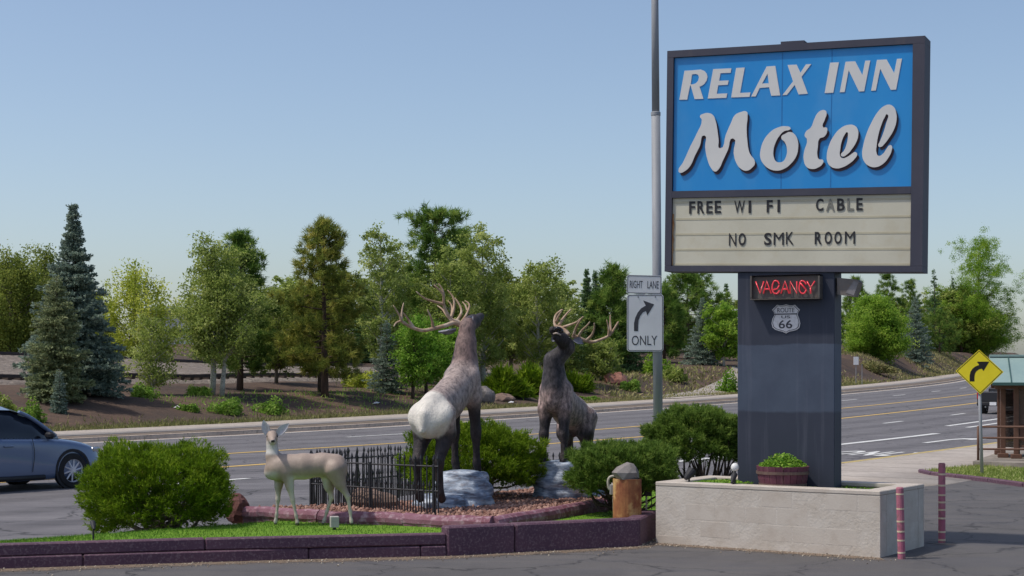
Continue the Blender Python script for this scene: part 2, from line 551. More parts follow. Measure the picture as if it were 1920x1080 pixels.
# railway on its ballast
MT['ballast'] = M('ballast', (134, 124, 115), (108, 99, 92), 3.0, c3=(158, 148, 138), scale3=2.2, amt3=0.6, bmp=0.9, bscale=4, bdist=0.2, rough=0.95)
MT['rail'] = M('rail_steel', (62, 54, 50), (80, 66, 58), 2, rough=0.6)
MT['sleeper'] = M('sleeper_wood', (70, 60, 54), (92, 80, 70), 2, rough=0.9)
sb = np.arange(S0 + 5, s_of_Y(105), 2.0); tb = TB + np.array([14.6, 15.4, 16.5, 18.5, 19.5, 22, 25, 26.5, 29.5, 31, 33])
zo = np.array([-0.3, 0.1, 0.22, 0.22, 0.12, 0.1, 0.1, 0.3, 0.3, 0.1, -0.4])
SS, TT = np.meshgrid(sb, tb, indexing='ij'); XY = at_s(SS, TT); ZZ = bank_z(SS, TT) + zo[None, :] + 0.04 * rng.normal(size=SS.shape)
nI, nJ = SS.shape; ii, jj = np.meshgrid(np.arange(nI - 1), np.arange(nJ - 1), indexing='ij'); q = (ii * nJ + jj).ravel()
bo = link('railway_ballast', mesh_np('railway_ballast', np.c_[XY.reshape(-1, 2), ZZ.ravel()], np.stack([q, q + nJ, q + nJ + 1, q + 1], 1)), MT['ballast']); bo['kind'] = 'structure'
def track(tc, label, lift):
    root = empty('railway_track', (*at_s(s_of_Y(60), tc), 0)); tag(root, label, 'railway track', 'railway tracks on the embankment')
    o0 = np.array(root.location)
    for dt in (-0.72, 0.72):
        s = np.arange(S0 + 8, s_of_Y(104), 2.0)
        p = at_s(s, tc + dt); z = bank_z(s, np.full_like(s, tc)) + lift
        q0 = at_s(s, tc + dt - .045); q1 = at_s(s, tc + dt + .045); n = len(s); i = np.arange(n - 1)
        V = np.concatenate([np.c_[q0, z], np.c_[q1, z], np.c_[q0, z + .19], np.c_[q1, z + .19]]) - o0
        link('rail', mesh_np('rail', V, [np.stack([i, i + 1, 2 * n + i + 1, 2 * n + i], 1), np.stack([2 * n + i, 2 * n + i + 1, 3 * n + i + 1, 3 * n + i], 1), np.stack([3 * n + i, 3 * n + i + 1, n + i + 1, n + i], 1)]), MT['rail'], root)
    bx = MB(); bx.box((0, 0, 0), (0.24, 2.5, 0.16)); me = bx.mesh('sleeper'); me.materials.append(MT['sleeper'])
    for s in np.arange(s_of_Y(36), s_of_Y(100), 0.75):
        p = at_s(s, tc); T = tang(s); o = link('sleeper', me, None, root)
        o.location = (p[0] - o0[0], p[1] - o0[1], float(bank_z(s, tc)) + lift - .06); o.rotation_euler = (0, 0, math.atan2(T[1], T[0]))
track(TB + 17.5, 'nearer railway track with dark rails on pale ballast behind the trees', 0.24)
track(TB + 28.0, 'farther railway track running along the top of the ballast slope', 0.32)

# ------------------------------------------------------------------ near side: pavement, car park, lawn island
KT = -25.0
s_sw0, _ = st_of(G(1330, 892, 0.0))
sw = strip('pavement', -25.22, -29.4, s_sw0, s_of_Y(200), 0.156, MT['concrete'], thick=0.4)
strip('kerb', KT, -25.22, s_of_Y(-40), s_of_Y(300), 0.15, MT['kerb'], thick=0.4)
s_y, _ = st_of(G(1655, 872, 0.0))
strip('yellow_kerb', KT + 0.003, -25.21, s_y, s_of_Y(120), 0.156, MT['yellow_kerb'])
# joints across the pavements
MT['joint'] = M('joint_dirt', (112, 104, 96), (128, 120, 110), 4)
for k in range(12):
    sk = s_sw0 + 1.2 + k * 1.6
    strip('pavement_joint', -25.3, -29.3, sk, sk + .03, 0.16, MT['joint'], step=5, parent=sw)
back = [tuple(at_s(s_sw0 + k, -29.3)) for k in np.arange(0, 160, 4)]
lot_poly = [(-60, -40), (90, -40), (90, back[-1][1])] + [tuple(p) for p in back[::-1]] + [tuple(G(1290, 960)[:2]), tuple(G(900, 1015)[:2]), tuple(G(400, 1034)[:2]), tuple(G(-100, 1050)[:2]), tuple(G(-400, 1068)[:2]), (-60, 14)]
lm = MB(); lm.add([(x, y, 0.0) for x, y in lot_poly], [tuple(range(len(lot_poly)))])
bm = bmesh.new(); me = lm.mesh('parking_lot'); bm.from_mesh(me); bmesh.ops.triangulate(bm, faces=bm.faces, ngon_method='EAR_CLIP'); bm.to_mesh(me); bm.free()
lot = link('parking_lot', me, MT['lot']); lot['kind'] = 'structure'

MT['purple'] = M('purple_timber_paint', (84, 60, 76), (98, 70, 84), 1.5, c3=(150, 130, 134), scale3=38, amt3=0.42, bmp=0.3, rough=0.7)
MT['maroon'] = M('maroon_kerb_paint', (112, 66, 78), (138, 98, 112), 2.5, c3=(178, 152, 160), scale3=13, amt3=0.7, bmp=0.4, rough=0.75)
MT['turf'] = M('turf', (96, 134, 44), (112, 148, 52), 1.2, c3=(120, 140, 66), scale3=9, amt3=0.5, bmp=0.6, bscale=150, rough=0.95, spec=0.1)
MT['lava'] = M('red_lava_gravel', (148, 110, 96), (168, 128, 113), 6, c3=(112, 72, 64), scale3=30, amt3=0.8, bmp=0.8, bscale=60, rough=0.95)

wallpx = [(-380, 1079), (0, 1067), (480, 1051), (838, 1043), (1200, 1024), (1230, 1010)]
wallp = [G(x, y)[:2] for x, y in wallpx]
# lawn surface: a skin between the front wall and the road kerb
def resample(pts, n):
    pts = np.asarray(pts, float); d = np.concatenate([[0], np.cumsum(np.linalg.norm(np.diff(pts, axis=0), axis=1))])
    t = np.linspace(0, d[-1], n)
    return np.stack([np.interp(t, d, pts[:, k]) for k in range(pts.shape[1])], 1)
sl0 = st_of(wallp[0])[0] + 0.3
sl1, _ = st_of(G(1345, 893, 0.0))
fr = resample([p + np.array([0, .1]) for p in wallp], 60)
bk = at_s(np.linspace(sl0, sl1, 60), -25.24)
nv = 11
vv = np.linspace(0, 1, nv)
XY = fr[:, None] * (1 - vv[None, :, None]) + bk[:, None] * vv[None, :, None]
ZZ = 0.245 - 0.24 * sm(0.5, 1.0, vv)[None, :] + 0.012 * vnoise(XY[..., 0] * 3, XY[..., 1] * 3, 5)
def lawn_z(p):
    d = np.hypot(XY[..., 0] - p[0], XY[..., 1] - p[1]); k = np.unravel_index(np.argmin(d), d.shape)
    return float(ZZ[k])
ii, jj = np.meshgrid(np.arange(59), np.arange(nv - 1), indexing='ij'); q = (ii * nv + jj).ravel()
lawnV = np.c_[XY.reshape(-1, 2), ZZ.ravel()]
lawn = link('lawn', mesh_np('lawn', lawnV, np.stack([q, q + nv, q + nv + 1, q + 1], 1), smooth=True), MT['turf']); lawn['kind'] = 'structure'
# short blades of turf
nb = 42000
fi = rng.integers(0, len(q), nb); uu = rng.random((nb, 2))
c00, c10, c01 = lawnV[q[fi]], lawnV[q[fi] + nv], lawnV[q[fi] + 1]
bp = c00 + (c10 - c00) * uu[:, :1] + (c01 - c00) * uu[:, 1:]
hh = rng.uniform(.014, .034, nb); th = rng.uniform(0, 6.28, nb); w = .004
dx = np.c_[np.cos(th), np.sin(th), np.zeros(nb)] * w
tip = bp + np.c_[rng.normal(0, .012, nb), rng.normal(0, .012, nb), hh]
V = np.stack([bp - dx, bp + dx, tip], 1).reshape(-1, 3)
MT['blade'] = leaf_mat('turf_blade', (74, 116, 34), (98, 142, 44), (132, 156, 66), 0.25)
o = link('turf_grass', mesh_np('turf_grass', V, np.arange(nb * 3).reshape(-1, 3), rnd=np.repeat(rng.random(nb), 3)), MT['blade'])
tag(o, 'short bright green turf blades on the lawn island', 'grass', kind='stuff')

# island edging: stacked timbers on the left, a taller painted concrete edge on the right
def edge_piece(mb, a_, b_, z0, z1, th, bev=.012, inset=0.0):
    a_ = np.array(a_); b_ = np.array(b_); d = b_ - a_; L = np.linalg.norm(d); d /= L; n = np.array([-d[1], d[0]])
    c = (a_ + b_) / 2 + n * (th / 2 + inset)
    mb.box((c[0], c[1], (z0 + z1) / 2), (L, th, z1 - z0), math.atan2(d[1], d[0]), bev)
edging = empty('timber_edging', (*wallp[1], 0)); tag(edging, 'low dark purple edging of stacked timbers along the left of the lawn', 'edging')
lw = resample(wallp[:4], 400)
dl = np.concatenate([[0], np.cumsum(np.linalg.norm(np.diff(lw, axis=0), axis=1))])
def on(d): return np.array([np.interp(d, dl, lw[:, 0]), np.interp(d, dl, lw[:, 1])])
tot = dl[-1]
for row, (z0, z1, offs, ins) in enumerate(((-.06, .125, 0.0, 0.0), (.129, .262, 1.3, 0.015))):
    cuts = [0] + [c for c in np.arange(offs + .4, tot - .3, 2.44)] + [tot - .004]
    if row == 0: cuts.insert(-1, tot - .3)
    for c0, c1 in zip(cuts[:-1], cuts[1:]):
        mb = MB(); edge_piece(mb, on(c0 + .003), on(c1 - .003), z0, z1 + random.uniform(-.006, .006), .15, .014, ins + random.uniform(0, .008))
        mb.build('timber', MT['purple'], edging, world=True)
cedge = empty('concrete_edging', (*wallp[3], 0)); tag(cedge, 'taller chipped purple concrete edging beside the block planter', 'edging')
pts = [wallp[3], wallp[3] * .66 + wallp[4] * .34, wallp[4], wallp[5] + np.array([0.06, .35])]
for a_, b_ in ((wallp[3] + np.array([.006, 0]), pts[1]), (pts[1] + np.array([.01, .002]), wallp[4]), (wallp[4], pts[3])):
    mb = MB(); edge_piece(mb, a_, b_, -.08, .335 if b_ is not pts[3] else .33, .2, .02)
    mb.build('edging_block', MT['purple'], cedge, world=True)

# raised gravel bed with its rounded kerb
ZB = 0.36
bedpx = [(462, 957, .34), (600, 961, ZB), (760, 967, ZB), (925, 975, ZB), (1040, 955, ZB), (1150, 936, ZB)]
bed_f = [G(*p)[:2] for p in bedpx]
bed_b = [tuple(at_s(s, -26.3)) for s in np.linspace(st_of(G(1190, 905, .3))[0], st_of(G(545, 935, .3))[0], 8)]
bed_poly = [tuple(p) for p in bed_f] + [(p[0], p[1]) for p in bed_b]
mb = MB(); mb.prism(bed_poly, -.3, lambda p: ZB)
bed = mb.build('gravel_bed', MT['lava']); bed['kind'] = 'structure'
bm = bmesh.new(); bm.from_mesh(bed.data); bmesh.ops.triangulate(bm, faces=bm.faces); bm.to_mesh(bed.data); bm.free()
kr = empty('bed_kerb', (*bed_f[0], .25)); tag(kr, 'rounded maroon concrete kerb around the raised red gravel bed', 'kerb')
for a_, b_ in zip(bed_f[:-1], bed_f[1:]):
    a3, b3 = np.array([*a_, .3]), np.array([*b_, .3]); d = (b3 - a3) / np.linalg.norm(b3 - a3)
    mb = MB(); pp = [a3 + d * .004 + (b3 - a3 - d * .008) * k for k in np.linspace(0, 1, 8)]
    pp = [p + rng.normal(0, .005, 3) for p in pp]
    mb.tube(pp, [.098 + random.uniform(-.005, .005) for _ in pp], 12)
    edge_piece(mb, a_ + (b_ - a_) * .002, b_ - (b_ - a_) * .002, .1, .28, .15, .01, -.085)
    mb.build('kerb_segment', MT['maroon'], kr, world=True, smooth=False)
def in_poly(P2, poly):
    x, y = P2[:, 0], P2[:, 1]; r = np.zeros(len(P2), bool); n = len(poly); j = n - 1
    for i in range(n):
        xi, yi = poly[i]; xj, yj = poly[j]
        c = ((yi > y) != (yj > y)) & (x < (xj - xi) * (y - yi) / (yj - yi + 1e-12) + xi)
        r ^= c; j = i
    return r
ico = bmesh.new(); bmesh.ops.create_icosphere(ico, subdivisions=1, radius=1); ico.verts.index_update()
IV = np.array([v.co[:] for v in ico.verts]); IF = np.array([[v.index for v in f.verts] for f in ico.faces]); ico.free()
def pebbles(poly, z, n, r0, r1, seed):
    g = np.random.default_rng(seed); pa = np.array(poly); lo, hi = pa.min(0), pa.max(0)
    c = g.uniform(lo, hi, (n * 4, 2)); c = c[in_poly(c, poly)][:n]; n = len(c)
    r = g.uniform(r0, r1, n)
    Q = IV[None] * g.uniform(.6, 1.2, (n, 1, 3)) * (1 + g.normal(0, .15, (n, len(IV), 1)))
    V = Q * r[:, None, None] + np.c_[c, np.full(n, z)][:, None, :] + np.array([0, 0, 1]) * (r * .2)[:, None, None]
    Fc = (IF[None] + (np.arange(n) * len(IV))[:, None, None]).reshape(-1, 3)
    return V.reshape(-1, 3), Fc, np.repeat(g.random(n), len(IV))
V, Fc, rn = pebbles(bed_poly, ZB, 5200, .014, .036, 4)
MT['pebble'] = leaf_mat('lava_pebble', (112, 80, 70), (142, 108, 95), (174, 140, 126), 0)
o = link('lava_gravel', mesh_np('lava_gravel', V, Fc, rnd=rn), MT['pebble']); tag(o, 'loose red lava gravel around the elk statues', 'gravel', kind='stuff')

# ------------------------------------------------------------------ block planter
MT['cream'] = M('cream_block_paint', (186, 176, 165), (196, 187, 176), 2.0, c3=(168, 154, 140), scale3=5, amt3=0.4, bmp=0.35, bscale=45, bdist=0.006, rough=0.75)
MT['potting'] = M('planter_soil', (70, 58, 48), (92, 78, 64), 6, bmp=.5, rough=.95)
CR, CL = G(1650, 1046)[:2], G(1230, 1018)[:2]
pe = (CR - CL) / np.linalg.norm(CR - CL); pn = np.array([-pe[1], pe[0]])     # along the front, and back
PW, PD, PH = float(np.linalg.norm(CR - CL)), 1.45, 0.75
planter = empty('block_planter', (*((CL + CR) / 2 + pn * PD / 2), 0), math.atan2(pe[1], pe[0]))
tag(planter, 'cream painted concrete block planter box under the motel sign', 'planter')
def block_row(x0, x1, fixed, axis, z0, z1, phase, th=.19):
    L = .4; cuts = [x0]; c = x0 + (L if phase == 0 else L / 2)
    while c < x1 - .08: cuts.append(c); c += L
    cuts.append(x1)
    for a_, b_ in zip(cuts[:-1], cuts[1:]):
        mb = MB(); j = random.uniform(-.002, .002); ctr = (a_ + b_) / 2; ln = b_ - a_ - .013
        if axis == 'x': mb.box((ctr, fixed + j, (z0 + z1) / 2), (ln, th, z1 - z0 - .013), 0, .003)
        else: mb.box((fixed + j, ctr, (z0 + z1) / 2), (th, ln, z1 - z0 - .013), 0, .003)
        mb.build('block', MT['cream'], planter)
hx, hy = PW / 2, PD / 2
zs = [-.09, .105, .305, .505, .70]
for r_ in range(4):
    z0, z1 = zs[r_], zs[r_ + 1]
    block_row(-hx, hx, -hy + .095, 'x', z0, z1, r_ % 2)
    block_row(-hx, hx, hy - .095, 'x', z0, z1, r_ % 2)
    block_row(-hy + .192, hy - .192, hx - .095, 'y', z0, z1, (r_ + 1) % 2)
    block_row(-hy + .192, hy - .192, -hx + .095, 'y', z0, z1, (r_ + 1) % 2)
mb = MB()
for sx in (-1, 1):
    mb.box((0, sx * (hy - .096), .3), (PW + .003, .193, .802)); mb.box((sx * (hx - .096), 0, .3), (.193, PD - .4, .801))
MT['mortar'] = M('painted_mortar', (200, 192, 182), (186, 176, 164), 5, bmp=.6, bscale=30, rough=.8)
mb.build('mortar', MT['mortar'], planter)
mb = MB(); mb.box((0, -hy + .11, .727), (PW + .012, .232, .05), 0, .008); mb.box((0, hy - .11, .727), (PW + .012, .232, .05), 0, .008)
mb.box((hx - .108, 0, .7265), (.228, PD - .462, .05), 0, .008); mb.box((-hx + .108, 0, .7265), (.228, PD - .462, .05), 0, .008)
mb.build('coping', MT['cream'], planter)
mb = MB(); mb.box((0, 0, .3), (PW - .37, PD - .37, .72)); mb.build('soil', MT['potting'], planter)

# grit and dust gathered along the foot of the edging and the planter
g = np.random.default_rng(91); line = np.concatenate([resample(wallp, 300), resample([CL, CR], 120)]); n = 900
k = g.integers(0, len(line), n); c = line[k] + np.c_[g.normal(0, .05, n), -np.abs(g.normal(.0, .22, n)) - .01]
r_ = g.uniform(.004, .013, n); Q = IV[None] * g.uniform(.6, 1.2, (n, 1, 3)); V = Q * r_[:, None, None] + np.c_[c, np.full(n, .004)][:, None, :]
Fc = (IF[None] + (np.arange(n) * len(IV))[:, None, None]).reshape(-1, 3)
MT['grit'] = leaf_mat('grit', (92, 84, 76), (150, 136, 120), (196, 184, 166), 0)
o = link('grit', mesh_np('grit', V.reshape(-1, 3), Fc, rnd=np.repeat(g.random(n), len(IV))), MT['grit']); tag(o, 'loose grit along the foot of the lawn edging', 'grit', kind='stuff')

# washed-in dirt along the foot of the edging: a thin sheet with a ragged edge
m, nt, bs = new_mat('washed_dirt')
nd = noise(nt, 7, 7, rough=.75); nd2 = noise(nt, 40, 3)
nt.links.new(ramp(nt, nd2.outputs[0], [(.35, lin((112, 96, 82))), (.65, lin((146, 128, 110)))]).outputs[0], bs.inputs['Base Color']); bs.inputs['Roughness'].default_value = .95
at = nn(nt, 'ShaderNodeAttribute', attribute_name='rnd'); ma = nn(nt, 'ShaderNodeMath', operation='SUBTRACT'); nt.links.new(nd.outputs[0], ma.inputs[0]); nt.links.new(at.outputs['Fac'], ma.inputs[1])
nt.links.new(ramp(nt, ma.outputs[0], [(.0, (0, 0, 0)), (.22, (.8, .8, .8))]).outputs[0], bs.inputs['Alpha'])
ln = np.concatenate([resample(wallp[:5], 80), resample([CL, CR], 30)]); rows = []
for kk, dd in enumerate((.03, -.12, -.3, -.5)): rows.append(np.c_[ln + np.array([0, dd]), np.full(len(ln), .003 + .0003 * kk)])
nL = len(ln); i = np.arange(nL - 1); fl = [np.stack([kk * nL + i, (kk + 1) * nL + i, (kk + 1) * nL + i + 1, kk * nL + i + 1], 1) for kk in range(3)]
link('dirt_film', mesh_np('dirt_film', np.concatenate(rows), fl, rnd=np.repeat([.1, .25, .42, .75], nL)), m, lot)

# ------------------------------------------------------------------ the motel sign
sL, sR = P(1246, 509, 20.1), P(1729, 510, 18.75)
sTL = P(1251, 95.5, 20.1)
SW, SH = float(np.linalg.norm(sR - sL)), float(np.linalg.norm(sTL - sL))
se, su = (sR - sL) / SW, (sTL - sL) / SH
sn = np.cross(se, su); sn /= np.linalg.norm(sn)
def Sg(a_, b_, d): return sL + se * a_ + su * b_ + sn * d
def ray_plane(x, y, o, n):
    d = P(x, y, 1.0) - [0, 0, CAMH]; c0 = np.array([0, 0, CAMH])
    return c0 + d * (np.dot(o - c0, n) / np.dot(d, n))
_A = np.stack([se, su], 1)
def ab(x, y, d=0.0):
    """photo pixel -> coordinates on the face of the sign"""
    p = ray_plane(x, y, sL + sn * d, sn) - sL - sn * d
    return np.linalg.lstsq(_A, p, rcond=None)[0]
p2 = np.array([se[0], se[1], 0]); p2 /= np.linalg.norm(p2)      # level direction along the sign
pnrm = np.array([p2[1], -p2[0], 0.0])                            # towards the viewer
po = Sg(SW * .45, 0, -0.03)
def PL(x, y, d=0.0): return ray_plane(x, y, po + pnrm * d, pnrm)

def ribbon_paint(name, c1, c2, streak_c, band=None):
    m, nt, bs = new_mat(name)
    n = noise(nt, 1.2, 5); c = ramp(nt, n.outputs[0], [(.35, lin(c1)), (.65, lin(c2))]).outputs[0]
    if band:
        tc = nn(nt, 'ShaderNodeTexCoord'); sx = nn(nt, 'ShaderNodeSeparateXYZ'); nt.links.new(tc.outputs['Object'], sx.inputs[0])
        wob = noise(nt, 3, 3); ad = nn(nt, 'ShaderNodeMath', operation='MULTIPLY_ADD'); nt.links.new(wob.outputs[0], ad.inputs[0]); ad.inputs[1].default_value = .06
        nt.links.new(sx.outputs['Z'], ad.inputs[2])
        mr = nn(nt, 'ShaderNodeMapRange'); nt.links.new(ad.outputs[0], mr.inputs[0]); mr.inputs[1].default_value = 0; mr.inputs[2].default_value = 4
        z0, z1 = band[0] / 4, band[1] / 4
        bd = ramp(nt, mr.outputs[0], [(z0 - .002, (0, 0, 0)), (z0 + .002, (1, 1, 1)), (z1 - .002, (1, 1, 1)), (z1 + .002, (0, 0, 0))]).outputs[0]
        cl = noise(nt, 2.3, 6); cb = ramp(nt, cl.outputs[0], [(.35, lin(band[2])), (.7, lin(band[3]))]).outputs[0]
        c = mixc(nt, bd, c, cb)
    ns = noise(nt, 1.0, 5, stretch=(7, 7, .3)); st = ramp(nt, ns.outputs[0], [(.58, (0, 0, 0)), (.8, (.4, .4, .4))]).outputs[0]
    c = mixc(nt, st, c, lin(streak_c))
    nt.links.new(c, bs.inputs['Base Color']); bs.inputs['Roughness'].default_value = .6; bs.inputs['Specular IOR Level'].default_value = .3
    nb = noise(nt, 70, 3); bump(nt, bs, nb.outputs[0], .08, .01)
    return m
MT['pillar'] = ribbon_paint('navy_pillar_paint', (52, 57, 71), (57, 62, 76), (112, 114, 128), (1.64, 2.46, (68, 77, 94), (78, 88, 105)))
MT['frame'] = ribbon_paint('navy_frame_paint', (64, 65, 78), (72, 72, 84), (98, 92, 92))
MT['blue'] = M('blue_sign_face', (28, 134, 206), (44, 142, 208), 0.9, c3=(84, 150, 206), scale3=2.0, amt3=.3, rough=.3, spec=.4, stretch=(1, 1, .6))
MT['seam'] = M('blue_seam', (40, 118, 182), rough=.5)
MT['face_white'] = M('white_letter', (214, 213, 210), (206, 206, 205), 2, rough=.5)
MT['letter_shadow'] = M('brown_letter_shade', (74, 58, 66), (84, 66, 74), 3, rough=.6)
MT['board'] = M('cream_message_panel', (202, 198, 180), (192, 188, 170), 1.5, c3=(186, 176, 150), scale3=5, amt3=.35, rough=.5)
MT['track'] = M('panel_track', (192, 186, 162), (178, 170, 146), 3, rough=.6)
MT['black'] = M('black_plastic', (40, 40, 44), (50, 50, 54), 5, rough=.6)
MT['grey_letter'] = M('faded_letter', (120, 119, 112), (136, 134, 126), 5, rough=.7)
MT['rust_stain'] = M('rust_stain', (150, 98, 58), (186, 150, 110), 9, rough=.9)

sign = empty('motel_sign', (*PL(1474, 900)[:2], 0.66))
tag(sign, 'tall roadside motel sign with blue face, message board and navy pillar', 'motel sign')
Minv = np.array(sign.matrix_world.inverted())
def to_sign(V, root=None):
    Mi = np.array((root or sign).matrix_world.inverted())
    V = np.asarray(V, float); return V @ Mi[:3, :3].T + Mi[:3, 3]
def sbox(mb, a0, a1, b0, b1, d0, d1, bev=0):
    V = [Sg(a_, b_, d) for a_ in (a0, a1) for b_ in (b0, b1) for d in (d0, d1)]
    mb.add(to_sign(V), [(0, 1, 3, 2), (4, 6, 7, 5), (0, 4, 5, 1), (2, 3, 7, 6), (0, 2, 6, 4), (1, 5, 7, 3)])
DD = .34
fa0, fb0 = ab(1258, 498.5); fa1 = ab(1706.5, 497)[0]
mid0, mid1 = ab(1480, 367)[1], ab(1480, 354)[1]
topb = ab(1480, 95)[1]
mb = MB(); sbox(mb, .03, SW - .03, .03, SH - .03, -DD, -.05); mb.build('cabinet', MT['frame'], sign)
for a0, a1, b0, b1 in ((0, SW, 0, fb0), (0, SW, topb, SH), (0, fa0, fb0 + .002, topb - .002), (fa1, SW, fb0 + .002, topb - .002), (fa0 + .002, fa1 - .002, mid0, mid1)):
    mb = MB(); sbox(mb, a0, a1, b0, b1, -DD - .01, 0.0); mb.build('frame_rail', MT['frame'], sign)
capa, capb = ab(1463, 82)[0], ab(1507, 82)[0]
mb = MB(); sbox(mb, capa, capb, SH - .01, SH + .035, -.3, -.02); mb.build('lifting_plate', MT['frame'], sign)
mb = MB(); sbox(mb, fa0 + .003, fa1 - .003, mid1 + .003, topb - .003, -.06, -.035); bluep = mb.build('blue_panel', MT['blue'], sign)
for px in (1464, 1557):
    a_ = ab(px, 250)[0]; mb = MB(); sbox(mb, a_ - .006, a_ + .006, mid1 + .01, topb - .01, -.035, -.033); mb.build('panel_seam', MT['seam'], bluep)
mb = MB(); sbox(mb, fa0 + .003, fa1 - .003, fb0 + .003, mid0 - .003, -.06, -.035); board = mb.build('message_board', MT['board'], sign)
for y in (407, 436.5, 466, 494.5, 374.5):
    b_ = ab(1480, y - 1)[1]; b0_ = ab(1480, y + 2.8)[1]
    mb = MB(); sbox(mb, fa0 + .008, fa1 - .008, max(b0_, fb0 + .008), b_, -.035, -.0315); mb.build('letter_track', MT['track'], board)
mb = MB()
aa = fa0 + .004
prof = [.016, .022, .012, .03, .02, .034, .018, .03, .04, .022, .03]
ys = np.linspace(fb0 + .01, mid0 - .2, len(prof))
mb.add(to_sign([Sg(aa, y, -.0225) for y in ys] + [Sg(aa + w * .7, y, -.0225) for w, y in zip(prof, ys)]), [(i, len(prof) + i, len(prof) + i + 1, i + 1) for i in range(len(prof) - 1)])
mb.build('rust_streak', MT['rust_stain'], board)

def outline_mesh(loops, depth, smooth=False):
    c = bpy.data.curves.new('outline', 'CURVE'); c.dimensions = '2D'; c.fill_mode = 'BOTH'; c.extrude = depth / 2; c.resolution_u = 4
    for lp in loops:
        if smooth:
            sp = c.splines.new('BEZIER'); sp.bezier_points.add(len(lp) - 1)
            for bp_, p in zip(sp.bezier_points, lp):
                bp_.co = (p[0], p[1], 0); bp_.handle_left_type = bp_.handle_right_type = 'AUTO'
        else:
            sp = c.splines.new('POLY'); sp.points.add(len(lp) - 1)
            for q_, p in zip(sp.points, lp): q_.co = (p[0], p[1], 0, 1)
        sp.use_cyclic_u = True
    o = bpy.data.objects.new('outline', c); col.objects.link(o); bpy.context.view_layer.update()
    me = bpy.data.meshes.new_from_object(o.evaluated_get(bpy.context.evaluated_depsgraph_get()))
    bpy.data.objects.remove(o); bpy.data.curves.remove(c)
    return me
def remap(me, fn):
    n = len(me.vertices); V = np.zeros(n * 3, np.float32); me.vertices.foreach_get('co', V)
    me.vertices.foreach_set('co', np.asarray(fn(V.reshape(-1, 3)), np.float32).ravel()); me.update(); return me
def on_sign(me, d): return remap(me, lambda V: to_sign(sL + V[:, :1] * se + V[:, 1:2] * su + (V[:, 2:3] + d) * sn))
def pxl(pts, s, ox, oy): return [(ox + x / s, oy + y / s) for x, y in pts]
s1 = 8.727
RELAX = [
 [pxl([(120, 760), (205, 285), (330, 278), (470, 265), (530, 288), (568, 332), (582, 385), (567, 445), (530, 500), (490, 530), (450, 545), (515, 745), (370, 750), (306, 524), (298, 524), (250, 758)], s1, 1260, 100),
  pxl([(328, 345), (390, 338), (428, 352), (442, 390), (430, 445), (395, 488), (350, 505), (306, 510)], s1, 1260, 100)],
 [pxl([(585, 740), (675, 258), (972, 245), (960, 318), (795, 325), (772, 450), (928, 443), (912, 515), (757, 522), (733, 662), (905, 655), (890, 728)], s1, 1260, 100)],
 [pxl([(968, 722), (1050, 240), (1190, 232), (1115, 648), (1285, 640), (1270, 712)], s1, 1260, 100)],
 [pxl([(1295, 708), (1550, 215), (1690, 205), (1770, 688), (1625, 695), (1590, 555), (1435, 567), (1370, 705)], s1, 1260, 100), pxl([(1563, 335), (1585, 490), (1475, 495)], s1, 1260, 100)],
 [pxl([(-28, 278), (118, 272), (182, 405), (272, 268), (358, 262), (200, 472), (302, 748), (152, 760), (88, 605), (-38, 766), (-112, 772), (62, 545)], s1, 1480, 90)],
 [pxl([(578, 738), (668, 240), (812, 234), (720, 732)], s1, 1480, 90)],
 [pxl([(825, 725), (920, 225), (1078, 218), (1195, 445), (1243, 208), (1325, 204), (1225, 708), (1140, 712), (972, 365), (905, 720)], s1, 1480, 90)],
 [pxl([(1338, 700), (1435, 195), (1592, 188), (1715, 412), (1762, 178), (1843, 174), (1748, 680), (1660, 685), (1488, 340), (1415, 695)], s1, 1480, 90)]]
for loops in RELAX:
    me = outline_mesh([[ab(x, y, -.03) for x, y in lp] for lp in loops], .006)
    link('letter', on_sign(me, -.031), MT['face_white'], sign)
s2 = 7.2
